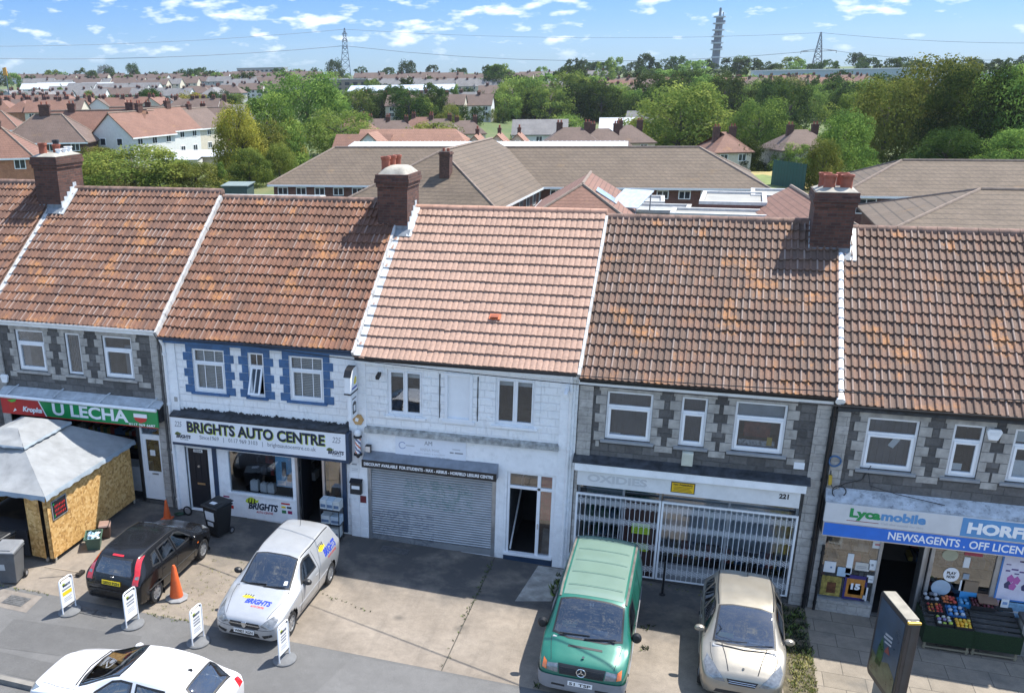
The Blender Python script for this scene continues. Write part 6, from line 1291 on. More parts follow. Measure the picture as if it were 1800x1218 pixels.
W.patch('rear_window', 'T', [(-.52,1.52),(.52,1.52),(.56,1.62),(.54,1.98),(-.54,1.98),(-.56,1.62)], [M_TRIM, M_CARGL], .006, .04, True, .07)
sidewin(W, [[(-.52,.955),(.42,.98),(.42,1.33),(.14,1.33),(-.06,1.28)],[(.5,.98),(1.25,1.0),(1.15,1.29),(.5,1.33)],[(1.32,1.01),(1.62,1.05),(1.4,1.22),(1.26,1.26)]], .04)
W.patch('headlight', 'F', [(.46,.60),(.55,.70),(.72,.76),(.76,.68),(.62,.58)], M_LAMP, .006, mirror=True); W.patch('grille', 'F', [(-.3,.62),(.3,.62),(.28,.52),(-.28,.52)], M_GRILL, .005); W.patch('rear_light', 'B', [(.56,.80),(.74,.82),(.74,.94),(.58,.96)], M_LAMPR, .006, mirror=True)
W.seam('T', [(-.58,-1.9),(-.72,-1.4),(-.76,-.92)], mirror=True); W.seam('T', [(-.66,-.96),(0,-1.05),(.66,-.96)], .022, 'cowl', M_TRIM)
for xs in ((-.62,.46),(.46,1.28)): W.seam('L', [(xs[0],.3),(xs[0],.93)], mirror=True)
W.mirrors(-.45, 1.0, .88, PW, (.12,.12,.08)); W.interior([(.38,.2),(-.38,.2),(.36,1.0),(-.36,1.0)], -.5, .99, .68, .4, wheel=(.38,-.25,.97))
mb = MB(); mb.tube([(-.62,-.9,.99),(.0,-.84,1.03)], .013, 5); mb.tube([(-.02,-.95,.99),(.62,-.83,1.03)], .013, 5); W.box('wiper', mb, M_TRIM, bevel=0)
mb = MB(); mb.hexa([(-.02,1.28,1.40),(.02,1.28,1.40),(.02,1.4,1.39),(-.02,1.4,1.39),(-.004,1.36,1.45),(.004,1.36,1.45),(.004,1.4,1.45),(-.004,1.4,1.45)]); W.box('aerial', mb, M_TRIM, bevel=0)
W.finish()
# ------------------------------------------------------------------ things on the forecourt and pavement
def G(x, y, dz=0): return Vector((x, y, gz(x)+.004+dz))
def m_osb():
    m, nt, N, L, P = newmat('osb_board'); b = NB(nt); x, y, z = b.sep(b.coord('Object')); co = b.comb(b.math('ADD', x, y), z)
    v1 = b.node('ShaderNodeTexVoronoi'); v1.inputs['Scale'].default_value = 16; v1.inputs['Randomness'].default_value = 1
    wob = b.mix(.25, co, b.node('ShaderNodeTexNoise').outputs['Color']); L.new(b.mix(.06, co, b.node('ShaderNodeTexNoise', ).outputs['Color']), v1.inputs['Vector'])
    f = b.sep(v1.outputs['Color'])[0]; n = b.noise(co, 3, 5, .6)
    c = b.ramp(b.math('ADD', b.math('MULTIPLY', f, .7), b.math('MULTIPLY', n, .4)), [(.15, (.30,.155,.045)), (.4, (.50,.28,.085)), (.65, (.60,.36,.125)), (.9, (.68,.45,.19))])
    L.new(c, P.inputs['Base Color']); P.inputs['Roughness'].default_value = .8; L.new(b.bump(f, .3, .006), P.inputs['Normal']); return m
M_OSB = m_osb(); M_CANV = plain('grey_blue_canvas', (.245,.255,.26), .85, var=.14, vs=2.5, bump=.25, bs=6); M_BINK = plain('black_bin_plastic', (.018,.019,.02), .45, var=.2); M_BING = plain('grey_bin_plastic', (.10,.105,.11), .5, var=.15)
def seg(p, q, k): return [tuple(p[i]+(q[i]-p[i])*t/k for i in range(3)) for t in range(k+1)]
# market stall: gazebo canopy over board walls
st = thing('market_stall', 'boarded gazebo stall with a pale two-tier canopy and chipboard walls', 'stall', (-9.3, -2.25, gz(-9.3)+.004))
x0, x1, y0, y1 = -2.1, 1.98, -2.15, 2.15
mb = MB()
for (a, b) in ((x1-.12, y0+.08), (x1-.12, y1-.08), (x0+.1, y0+.08), (x0+.1, y1-.08), (x1-.12, 0)): mb.box(a-.035, a+.035, b-.035, b+.035, 0, 2.05)
mb.build('post', M_TRIM, st)
mb = MB(); mb.box(x1-.06, x1-.04, y0+.06, .42, .1, 1.98); mb.box(x1-.065, x1-.045, .425, y1-.1, .1, 1.98); mb.build('side_wall', M_OSB, st)
mb = MB(); mb.box(x1-.16, x1-.066, y0+.04, y0+.06, .1, 1.9); mb.build('front_return', M_OSB, st); mb = MB(); mb.hexa([(x1-.72,y0+.02,.12),(x1-.24,y0-.03,.12),(x1-.24,y0-.01,.12),(x1-.72,y0+.04,.12),(x1-.72,y0+.02,1.86),(x1-.24,y0-.03,1.86),(x1-.24,y0-.01,1.86),(x1-.72,y0+.04,1.86)]); mb.build('shutter_panel', M_OSB, st, label='chipboard panel hinged beside the dark opening')
mb = MB(); mb.box(x0+.1, x1-.1, y1-.12, y1-.1, .1, 1.98); mb.box(x0+.05, x0+.07, y0+.1, y1-.1, .1, 1.98); mb.build('back_wall', M_OSB, st); mb = MB(); mb.box(x0+.1, x1-.8, y0+.05, y0+.6, .82, .86); mb.box(x0+.1, x1-.8, y0+.02, y0+.05, .1, .86); mb.build('counter', plain('dark_counter', (.03,.03,.035), .7), st)
mb = MB(); mb.box(x1-.06, x1-.03, y0+.1, y0+.16, 0, .1); mb.box(x1-.3, x1-.24, y0+.02, y0+.08, 0, .1); mb.box(x1-.06, x1-.03, y1-.2, y1-.14, 0, .1); mb.build('foot_block', M_CONCR, st)
def canopy(zl, zt, ex0, ex1, ey0, ey1, tx0, tx1, ty0, ty1, val, name, sag=.06, scall=9):
    mb = MB(); E = [(ex0,ey0),(ex1,ey0),(ex1,ey1),(ex0,ey1)]; T = [(tx0,ty0),(tx1,ty0),(tx1,ty1),(tx0,ty1)]
    nu, nv = 14, 8
    for i in range(4):
        a, b_, c, d = E[i], E[(i+1)%4], T[(i+1)%4], T[i]; V = []; F = []
        for v in range(nv+1):
            for u in range(nu+1):
                s, t = u/nu, v/nv; ex = (a[0]+(b_[0]-a[0])*s, a[1]+(b_[1]-a[1])*s); tx = (d[0]+(c[0]-d[0])*s, d[1]+(c[1]-d[1])*s)
                sg = sag*math.sin(math.pi*s)*math.sin(math.pi*min(1, t*1.0))*1.0+.02*mnoise.noise((ex[0]*2+i, ex[1]*2, t*4))*(1 if 0 < v < nv else 0)
                V.append((ex[0]+(tx[0]-ex[0])*t, ex[1]+(tx[1]-ex[1])*t, zl+(zt-zl)*t-sg))
        for v in range(nv):
            for u in range(nu): k = v*(nu+1)+u; F.append((k, k+1, k+nu+2, k+nu+1))
        mb.add(V, F)
    o = mb.build(name, M_CANV, st, smooth=True, angle=R(22))
    mb = MB(); nx, ny = 0, 0
    for i in range(4):
        a, b_ = E[i], E[(i+1)%4]; L_ = math.dist(a, b_); n = int(L_/.1); V = []; F = []
        ox, oy = (b_[1]-a[1])/L_, -(b_[0]-a[0])/L_
        for k in range(n+1):
            t = k/n; w = .015*math.sin(k*1.9)+.01*math.sin(k*.7); dz = val*(1-.28*abs(math.sin(k*math.pi*scall/n)))
            x, y = a[0]+(b_[0]-a[0])*t, a[1]+(b_[1]-a[1])*t
            V += [(x, y, zl), (x+ox*(.02+w*.5), y+oy*(.02+w*.5), zl-dz*.5), (x+ox*(.03+w), y+oy*(.03+w), zl-dz)]
        for k in range(n):
            for q in range(2): F.append((3*k+q, 3*k+3+q, 3*k+4+q, 3*k+1+q))
        mb.add(V, F)
    mb.build('valance', plain('grey_valance', (.27,.32,.36), .85, var=.1, bump=.2, bs=8), o, smooth=True)
canopy(2.02, 2.72, x0-.05, x1+.06, y0-.08, y1+.06, -1.15, .32, -.72, 1.2, .15, 'canopy', .10); canopy(2.76, 3.02, -1.3, .47, -.88, 1.36, -.6, -.2, -.2, .72, .07, 'canopy_cap', .03, 3)
mb = MB(); mb.poly([(-.6,-.2,3.02),(-.2,-.2,3.02),(-.2,.72,3.02),(-.6,.72,3.02)]); mb.build('cap_top', M_CANV, st)
ds = thing('chalkboard', 'small dark board with red writing hung on the chipboard wall', 'board', (-9.3+x1-.035, -2.25+y0+.55, gz(-9.3)+1.42)); mb = MB(); mb.box(0, .02, -.33, .33, -.24, .3); mb.build('frame', plain('grey_frame', (.3,.31,.32), .5), ds); mb = MB(); mb.box(.021, .026, -.3, .3, -.21, .27); mb.build('board_face', M_TRIM, ds)
mb = MB(); rnd = random.Random(9)
for z in (.12, .0, -.12):
    y = -.22
    while y < .2: w = rnd.uniform(.03, .07); mb.hexa([(.027,y,z-.03),(.029,y,z-.03),(.029,y+w*.5,z-.035),(.027,y+w*.5,z-.035),(.027,y+w*.3,z+.035),(.029,y+w*.3,z+.035),(.029,y+w,z+.03),(.027,y+w,z+.03)]); y += w+.02
mb.build('red_writing', M_INKR, ds); mb = MB(); mb.prism([(-.29,.2),(-.22,.25),(-.24,.16)], .027, .029, 0, 'x'); mb.prism([(-.29,-.18),(-.2,-.14),(-.24,-.08)], .027, .029, 0, 'x'); mb.build('leaf_marks', M_GREENS, ds)
# wheelie bins
def wheelie(x, y, rot, body, lid, lab, stick=False, sc=1.):
    w = thing('wheelie_bin', lab, 'bin', G(x, y), (0, 0, rot)); a, b, t = .22, .24, .29
    mb = MB(); mb.hexa([(-a,-b,.05),(a,-b,.05),(a,b,.05),(-a,b,.05),(-t,-.31,.95),(t,-.31,.95),(t,.33,.95),(-t,.33,.95)]); mb.box(-t-.02, t+.02, -.33, .35, .9, .955); mb.hexa([(-.16,-b-.012,.25),(.16,-b-.012,.25),(.16,-b+.02,.25),(-.16,-b+.02,.25),(-.19,-.305,.8),(.19,-.305,.8),(.19,-.27,.8),(-.19,-.27,.8)]); mb.build('bin_body', body, w, bevel=.02)
    mb = MB(); mb.hexa([(-.32,-.37,.96),(.32,-.37,.96),(.32,.36,.99),(-.32,.36,.99),(-.30,-.35,1.0),(.30,-.35,1.0),(.28,.34,1.05),(-.28,.34,1.05)]); mb.box(-.2, .2, -.28, .2, 1.0, 1.035); mb.build('lid', lid, w, bevel=.02)
    mb = MB(); mb.tube([(-.25,.42,.97),(.25,.42,.97)], .018, 6); mb.box(-.22,-.18,.33,.42,.95,.985); mb.box(.18,.22,.33,.42,.95,.985); mb.build('handle', body, w)
    for sg in (-1, 1):
        mb = MB(); mb.lathe([(0,-.025),(.06,-.025),(.1,-.025),(.105,0),(.1,.025),(.0,.025)], (sg*.26,.26,.105), 18, axis='x'); wh = mb.build('wheel', M_TYRE, w, smooth=True, angle=R(40)); mb = MB(); mb.lathe([(0,sg*.028),(.05,sg*.028),(.06,sg*.026)], (sg*.26,.26,.105), 12, axis='x'); mb.build('hub', M_RIMD, wh)
    if stick:
        mb = MB(); mb.hexa([(-.17,-.30,.55),(.15,-.30,.55),(.15,-.27,.55),(-.17,-.27,.55),(-.18,-.325,.82),(.16,-.325,.82),(.16,-.30,.82),(-.18,-.30,.82)]); mb.hexa([(-.13,-.28,.36),(.08,-.28,.36),(.08,-.26,.36),(-.13,-.26,.36),(-.13,-.295,.48),(.08,-.295,.48),(.08,-.27,.48),(-.13,-.27,.48)]); mb.build('sticker', M_PAPER, w)
        mb = MB(); mb.box(-.1,.1,-.2,-.05,1.036,1.04); mb.build('lid_label', M_PAPER, w)
    else:
        mb = MB(); mb.hexa([(-.2,-.268,.42),(-.02,-.268,.42),(-.02,-.26,.42),(-.2,-.26,.42),(-.2,-.292,.62),(-.02,-.292,.62),(-.02,-.285,.62),(-.2,-.285,.62)]); mb.build('sticker', plain('pale_grey_sticker', (.45,.47,.48), .6), w)
    return w
wheelie(-7.85, -5.5, R(14), M_BING, plain('grey_bin_lid', (.19,.195,.2), .45), 'grey wheelie bin standing on the left edge of the forecourt')
wheelie(-8.55, -5.0, R(-10), M_BINK, M_BINK, 'black wheelie bin mostly outside the left edge, behind the grey one')
wheelie(-3.95, -1.25, R(-18), M_BINK, M_BINK, 'black wheelie bin with white stickers in front of the auto centre door', True)
# boxes by the stall
rc = thing('recycling_box', 'green recycling box full of pale blue plastic beside the chipboard stall', 'box', G(-6.93, -3.1), (0,0,R(-62))); mb = MB(); a, b, t = .24, .17, .29
V = [(-a,-b,0),(a,-b,0),(a,b,0),(-a,b,0),(-t,-.21,.36),(t,-.21,.36),(t,.21,.36),(-t,.21,.36)]; mb.add(V, [(0,3,2,1),(0,1,5,4),(1,2,6,5),(2,3,7,6),(3,0,4,7)]); frame_rect_ = [(-t-.03,t+.03,-.24,-.21),(-t-.03,t+.03,.21,.24),(-t-.03,-t,-.21,.21),(t,t+.03,-.21,.21)]
for (p, q, r_, s_) in frame_rect_: mb.box(p, q, r_, s_, .33, .37)
mb.build('box_body', plain('green_box_plastic', (.06,.12,.09), .5), rc)
mb = MB(); rnd = random.Random(3)
for k in range(14):
    c = Vector((rnd.uniform(-.2,.2), rnd.uniform(-.13,.13), rnd.uniform(.27,.37))); d = Vector((rnd.uniform(-1,1), rnd.uniform(-1,1), rnd.uniform(-.2,.6))).normalized()*.09; mb.tube([c-d, c-d*.5, c+d*.5, c+d*.8, c+d*1.1], [.03,.045,.045,.02,.018], 7, k % 2)
mb.build('plastic_bottles', [plain('pale_blue_plastic', (.35,.55,.68), .25), plain('white_plastic', (.7,.74,.76), .3)], rc, smooth=True, angle=R(50))
kc = thing('food_caddy', 'brown lidded food waste caddy next to the green recycling box', 'caddy', G(-6.98, -2.45), (0,0,R(-62))); mb = MB(); mb.hexa([(-.15,-.13,0),(.15,-.13,0),(.15,.13,0),(-.15,.13,0),(-.19,-.16,.36),(.19,-.16,.36),(.19,.16,.36),(-.19,.16,.36)]); mb.build('bin_body', plain('brown_caddy_plastic', (.13,.075,.055), .5), kc, bevel=.02); mb = MB(); mb.hexa([(-.21,-.18,.365),(.21,-.18,.365),(.21,.18,.365),(-.21,.18,.365),(-.19,-.16,.41),(.19,-.16,.41),(.17,.15,.43),(-.17,.15,.43)]); mb.build('lid', plain('pale_brown_lid', (.30,.20,.165), .45), kc, bevel=.015); mb = MB(); mb.tube([(-.2,.05,.3),(-.22,.12,.42),(0,.16,.47),(.22,.12,.42),(.2,.05,.3)], .012, 6); mb.build('handle', M_TRIM, kc, smooth=True)
# traffic cones
def cone(x, y, hh, lab, base=True):
    c = thing('traffic_cone', lab, 'traffic cone', G(x, y)); mb = MB(); mb.lathe([(.15*hh/.75*.9,.045),(.135*hh/.75,.1),(.045*hh/.75,hh*.93),(.03,hh),(.0,hh)], n=20); mb.build('cone_body', M_ORANGE, c, smooth=True, angle=R(45))
    mb = MB()
    if base: mb.lathe([(.0,0),(.3,.0),(.31,.03),(.27,.05),(.16,.075),(.0,.075)], n=8); 
    else: mb.box(-.15,.15,-.15,.15,0,.04)
    mb.build('cone_base', plain('grey_rubber', (.22,.225,.23), .8, var=.2) if base else M_ORANGE, c, bevel=.008)
cone(-3.3, -4.9, .95, 'orange traffic cone on a wide grey base behind the black hatchback'); cone(-5.88, -.85, .62, 'smaller orange traffic cone against the pier beside the white doors', False)
# swing signs: a white tubular frame on a rubber base, blown panel
def swing(x, y, rot, lines, lab, yl=None):
    s = thing('swing_sign', lab, 'swing sign', G(x, y), (0,0,rot), group='white swing signs along the pavement edge'); s.scale = (.86,.86,.86); mb = MB()
    mb.lathe([(0,0),(.36,0),(.36,.03),(.33,.055),(.0,.06)], n=28); mb.v = [(a, b_*.86, c) for a, b_, c in mb.v]; mb.build('rubber_base', plain('grey_rubber_base', (.14,.145,.15), .75, var=.15), s, smooth=True, angle=R(30))
    mb = MB(); w, h = .27, 1.12; mb.tube([(-w,0,.05),(-w,0,h-.1),(-w+.03,0,h-.03),(-w+.1,0,h),(w-.1,0,h),(w-.03,0,h-.03),(w,0,h-.1),(w,0,.05)], .021, 8); mb.build('frame', M_UPVC, s, smooth=True, angle=R(50))
    mb = MB(); mb.box(-w+.03, w-.03, -.006, .006, .24, h-.07); p = mb.build('panel', M_SIGNW, s); mb = MB(); mb.box(-w+.05,-w+.08,-.012,.012,h-.09,h-.01); mb.box(w-.08,w-.05,-.012,.012,h-.09,h-.01); mb.box(-w+.02, w-.02, -.009, .009, .205, .238); mb.build('hinge', M_TRIM, s)
    fish_logo(p, -.17, .84, .27, -.007, ink=M_INKN)
    z = .74
    mb = MB()
    for t in lines: w_ = .08+.012*len(t); mb.box(-w_, w_, -.008, -.0065, z, z+.05); z -= .085
    mb.build('printed_line', M_INKG, p)
    if yl: mb = MB(); mb.box(-.19,.19,-.0095,-.0065,z-.07,z+.05); mb.build('yellow_band', M_YEL, p); z -= .15
    mb = MB()
    for k in range(3): mb.box(-.16,.16-.04*(k%2),-.008,-.0065,z-.02-.05*k,z-.005-.05*k)
    mb.build('small_print', M_INKG, p)
SR = R(84)
swing(-5.5, -6.35, SR, ['CAR PARTS'], 'swing sign with a yellow band, leftmost of the four on the pavement', 'BATTERIES'); swing(-3.68, -6.38, SR, ['OILS AND', 'FILTERS'], 'swing sign directly behind the tail of the black hatchback'); swing(-1.8, -6.55, SR, ['WIPER', 'BLADES', 'FITTED'], 'swing sign between the black hatchback and the silver fish-logo van'); swing(.42, -6.55, SR, ['BULBS', 'FITTED', 'HERE'], 'swing sign in front of the silver van wheel, rightmost of the four')
# boxes of goods stacked at the auto centre door
rk = thing('display_stand', 'low black stand carrying boxed goods by the auto centre doorway', 'stand', G(-.72, -.42)); mb = MB()
for z in (.06,.5,.95): mb.box(-.3,.3,-.2,.2,z,z+.025)
for sx in (-.29,.27):
    for sy in (-.19,.17): mb.box(sx, sx+.02, sy, sy+.02, 0, .95)
mb.build('rack', M_TRIM, rk)
bc = [(.52,.57,.58),(.45,.55,.62),(.55,.58,.56)]
k = 0
for (z, xs, w, hh) in ((.975,(-.2,0,.2),.19,.28),(.525,(-.15,.15),.28,.24),(.085,(.1,),.3,.3)):
    for x in xs:
        lab = ['pale box at the left of the top row on the black stand','pale box in the middle of the top row on the black stand','pale box at the right of the top row on the black stand','wide pale box at the left of the middle shelf of the stand','wide pale box at the right of the middle shelf of the stand','pale blue box alone on the bottom shelf of the stand'][k]
        o = thing('carton', lab, 'box', G(-.72+x, -.42, z), group='boxed goods on the black stand'); mb = MB(); mb.box(-w/2, w/2, -.16, .16, 0, hh); mb.build('box', plain('pale_carton_%d' % (k % 3), bc[k % 3], .6), o, bevel=.008); mb = MB(); mb.box(-w*.4, w*.4, -.164, -.1605, hh*.2, hh*.55); mb.build('printed_band', plain('dark_blue_band', (.1,.16,.25), .6, var=.2), o); k += 1
# advertising panel on the pavement
ad = thing('advertising_panel', 'double sided illuminated advertising panel with a rounded dark frame', 'advertising panel', G(13.18, -4.27), (0,0,R(-76)))
W_, H0, H1, T = .66, .62, 2.62, .12
def rr(w, z0, z1, r, n=5):
    P = []
    for cx, cz, a0 in ((w-r,z1-r,0),(-w+r,z1-r,90),(-w+r,z0+r,180),(w-r,z0+r,270)):
        for k in range(n+1): a = R(a0+90*k/n); P.append((cx+r*math.cos(a), cz+r*math.sin(a)))
    return P
mb = MB(); mb.prism(rr(W_, H0, H1, .12), -T, T); mb.build('casing', plain('dark_brown_metal', (.055,.05,.05), .4, .3), ad, bevel=.012)
mb = MB(); out = rr(W_+.006, H0-.006, H1+.006, .125); n = len(out)
mb.prism(out, -.05, .05); mb.build('edge_band', plain('dark_edge_band', (.05,.047,.045), .55, var=.2), ad)
mb = MB(); mb.box(-W_+.1, W_-.1, -T-.004, T+.004, H1-.01, H1+.012); mb.build('top_cap', plain('weathered_tan_cap', (.27,.25,.205), .7, var=.2), ad)
mb = MB(); mb.box(-.3,.3,-.1,.1,0,.62); mb.box(-.4,.4,-.16,.16,0,.03); mb.build('pedestal', plain('grey_pedestal', (.24,.24,.22), .6), ad, bevel=.01)
for sg in (-1, 1):
    y = sg*(T+.002); mb = MB(); w = W_-.1; V = []; 
    z0, z1 = H0+.13, H1-.12
    mb.box(-w, w, min(y, y+sg*.006), max(y, y+sg*.006), z0, z1, 0)
    po = mb.build('poster', [plain('poster_sky_blue', (.04,.075,.12), .3, var=.25, vs=2)], ad)
    mb = MB(); ya, yb = y+sg*.0065, y+sg*.009; A_ = lambda pts, m: mb.prism(pts, min(ya, yb), max(ya, yb), m)
    A_([(-w,z0),(w,z0),(w,z0+.45),(.2,z0+.62),(-.2,z0+.42),(-w,z0+.5)], 0); A_([(-.36,z0+.3),(-.1,z0+.32),(-.06,z0+.75),(-.2,z0+1.0),(-.32,z0+.7)], 1); mb.build('printed_landscape', [plain('poster_olive', (.10,.11,.065), .3, var=.4, vs=5), plain('poster_green', (.03,.09,.03), .3, var=.4, vs=7)], po)
    mb = MB(); ya, yb = y+sg*.0095, y+sg*.012
    for k, (a, b, z, hh) in enumerate(((-.12,.2,1.66,.05),(-.16,.2,1.57,.05),(-.1,.2,1.49,.04))): mb.prism([(a,z0+z-.75+.2),(b,z0+z-.75+.26),(b,z0+z-.75+.26+hh),(a,z0+z-.75+.2+hh)], min(ya,yb), max(ya,yb), 0)
    mb.prism([(-.05,z0+.75),(.2,z0+.8),(.08,z0+.95)], min(ya,yb), max(ya,yb), 1); mb.build('printed_words', [plain('pale_poster_words', (.34,.36,.39), .4, var=0), plain('muted_red_print', (.22,.05,.045), .4, var=0)], po)
for sx in (1,):
    mb = MB(); c = (sx*(W_-.02), 0, H1-.03); mb.box(c[0]-.03, c[0]+.03, -T-.008, T+.008, c[2]-.03, c[2]+.02); mb.build('corner_cap', plain('amber_cap', (.62,.36,.03), .4), ad, bevel=.01)
# fruit and vegetable stand
M_STALL = plain('dark_slatted_wood', (.05,.05,.048), .8, var=.3); M_TURF = plain('green_display_turf', (.012,.035,.01), .95, var=.5, vs=30, bump=.8, bs=120)
def fruitstand(x, y, w, lab):
    f = thing('fruit_stand', lab, 'fruit stand', G(x, y)); mb = MB()
    for k in range(6): yy = -.45+k*.19; z = .62+.0*k+k*.035; mb.hexa([(-w/2,yy,z-.03),(w/2,yy,z-.03),(w/2,yy+.12,z-.01),(-w/2,yy+.12,z-.01),(-w/2,yy,z),(w/2,yy,z),(w/2,yy+.12,z+.02),(-w/2,yy+.12,z+.02)])
    mb.build('slatted_top', M_STALL, f); mb = MB(); mb.box(-w/2, w/2, -.5, -.47, .2, .64); mb.box(-w/2-.025, -w/2-.002, -.5, .6, .2, .66); mb.box(w/2+.002, w/2+.025, -.5, .6, .2, .66); mb.build('turf_skirt', M_TURF, f)
    mb = MB()
    for a in (-w/2+.02, w/2-.07):
        for b in (-.46, .5): mb.box(a, a+.05, b, b+.05, 0, .6)
    mb.box(-w/2, w/2, -.465, -.43, .05, .09); mb.build('leg', plain('pale_wood_leg', (.22,.19,.13), .8), f)
    return f
fruitstand(14.98, -.72, .98, 'left wooden fruit stand with green skirt, carrying the crates of fruit'); fruitstand(16.0, -.66, .96, 'right wooden fruit stand with green skirt and empty slats')
def crate(x, y, dz, w, d, cols, lab, fr=.035, n=26, box=(.02,.02,.022), tall=.11):
    c = thing('fruit_crate', lab, 'crate', G(x, y, dz), (R(10),0,R(2))); mb = MB()
    mb.box(-w/2,w/2,-d/2,d/2,0,.012); mb.box(-w/2,w/2,-d/2,-d/2+.012,.012,tall); mb.box(-w/2,w/2,d/2-.012,d/2,.012,tall); mb.box(-w/2,-w/2+.012,-d/2+.012,d/2-.012,.012,tall); mb.box(w/2-.012,w/2,-d/2+.012,d/2-.012,.012,tall); mb.build('tray', plain('crate_%d' % int(box[2]*1000), box, .5), c)
    rnd = random.Random(int(x*1000)); mats = [plain('fruit_%d_%d_%d' % tuple(int(q*100) for q in cc), cc, .4, var=.15) for cc in cols]; k = 0; nx = max(2, int(w/(fr*2.1))); ny = max(2, int(d/(fr*2.1)))
    for i in range(nx):
        for j in range(ny):
            if k >= 60: break
            o = MB(); r = fr*rnd.uniform(.9, 1.08); pr = [(r*math.sin(math.pi*q/6), r-r*math.cos(math.pi*q/6)*.95) for q in range(7)]
            o.lathe(pr, (-w/2+.02+fr+(w-.04-2*fr)*i/max(1, nx-1)+rnd.uniform(-.008,.008), -d/2+.02+fr+(d-.04-2*fr)*j/max(1, ny-1)+rnd.uniform(-.008,.008), .03+rnd.uniform(0,.05)), 8); o.build('fruit', mats[rnd.randrange(len(mats))], c, smooth=True); k += 1
crate(14.75, -.55, .70, .36, .36, [(.45,.04,.03),(.5,.2,.03),(.3,.03,.03)], 'black crate of red fruit on the left fruit stand'); crate(14.88, -.98, .63, .36, .34, [(.32,.42,.06),(.5,.52,.45),(.2,.16,.3)], 'black crate of green and white produce at the front of the left stand', .045); crate(15.28, -1.0, .63, .38, .36, [(.75,.38,.02),(.7,.5,.05)], 'black crate of yellow oranges at the front of the left stand', .042); crate(15.18, -.58, .70, .38, .38, [(.05,.2,.45),(.4,.45,.5)], 'blue crate with wrapped packets behind the yellow oranges', .05, box=(.03,.14,.36)); crate(14.72, -.16, .77, .36, .3, [(.4,.42,.45),(.1,.1,.12),(.5,.45,.4)], 'dark crate of wrapped goods at the back left of the stand', .05); crate(15.1, -.18, .77, .34, .3, [(.55,.14,.04),(.5,.06,.04)], 'crate of orange peppers at the back of the left stand', .04); crate(15.42, -.16, .77, .26, .26, [(.1,.3,.5)], 'small bright blue crate at the back of the left stand', .05, box=(.02,.2,.45))
crate(15.8, -.18, .82, .5, .36, [(.12,.02,.03),(.09,.02,.02)], 'crate of dark red fruit on the right fruit stand', .035)
cb = thing('carton', 'brown cardboard lid lying on the crate of dark red fruit', 'cardboard', G(15.92, -.12, .97), (R(12),0,0)); mb = MB(); mb.box(-.2,.2,-.15,.15,0,.02); mb.box(-.2,.2,.13,.15,.02,.06); mb.build('lid', plain('cardboard', (.24,.15,.10), .85), cb)
nb = thing('price_card', 'small white price card standing on the right fruit stand', 'card', G(16.28, -.15, .86)); mb = MB(); mb.box(-.08,.08,-.005,.005,0,.22); mb.build('card', M_PAPER, nb); mb = MB(); mb.box(-.05,.05,-.008,-.0055,.08,.15); mb.build('print', plain('blue_card_print', (.2,.3,.5), .5, var=0), nb)
lw = thing('low_wall', 'low rendered wall with a yellow sign right of the fruit stands', 'wall', G(17.3, -.5)); mb = MB(); mb.box(-.75, 3.2, -.3, .1, -.1, .86); mb.build('wall', plain('stained_render', (.30,.29,.265), .9, var=.35, vs=2.5, bump=.3, bs=20, dirt=(.1,.1,.09,.6)), lw); mb = MB(); mb.box(-.78, 3.2, -.34, .14, .862, .95); mb.build('coping', plain('dark_coping', (.09,.085,.08), .9, var=.4), lw, bevel=.01)
ys = thing('warning_sign', 'yellow plate fixed to the low rendered wall', 'sign', G(17.15, -.81, .42)); mb = MB(); mb.box(-.22,.4,-.008,0,0,.28); mb.build('plate', M_YEL, ys); mb = MB()
for k in range(3): mb.box(-.17,.3-.1*k,-.011,-.0085,.06+k*.07,.1+k*.07)
mb.build('print', M_INKK, ys)
bl = thing('bollard', 'thin dark metal post standing in front of the white grille', 'post', G(8.52, -.62)); mb = MB(); mb.tube([(0,0,0),(0,0,.95)], .03, 10); mb.lathe([(.0,0),(.08,0),(.08,.02),(.03,.03)], n=12); mb.build('post', M_TRIM, bl, smooth=True, angle=R(40))
bw = thing('hose_reel', 'small wheel and green hose lying by the black front door', 'hose reel', G(-5.42, -.42)); mb = MB(); n = 16; mb.tube([(.13*math.cos(2*math.pi*k/n), .0, .15+.13*math.sin(2*math.pi*k/n)) for k in range(n+1)], .025, 6); mb.build('wheel_rim', M_TYRE, bw, smooth=True); mb = MB(); mb.lathe([(0,-.015),(.09,-.015),(.09,.015),(0,.015)], (0,0,.15), 14, axis='y'); mb.build('hub', M_ALU, bw); mb = MB(); mb.tube([(-.1,.05,.02),(-.3,.0,.05),(-.4,-.1,.04),(-.25,-.18,.06),(-.1,-.1,.08)], .03, 6); mb.build('hose', plain('dark_green_hose', (.02,.06,.03), .6), bw, smooth=True)
lp = thing('broom', 'broom lying on the ground beside the grey wheelie bin', 'broom', G(-6.9, -5.0)); mb = MB(); mb.tube([(-.25,-.05,.3),(.55,.35,.05)], .015, 6); mb.build('handle', plain('pale_wood_handle', (.35,.28,.2), .7), lp); mb = MB(); mb.box(.5,.62,.2,.48,0,.07); mb.build('head', M_TRIM, lp)
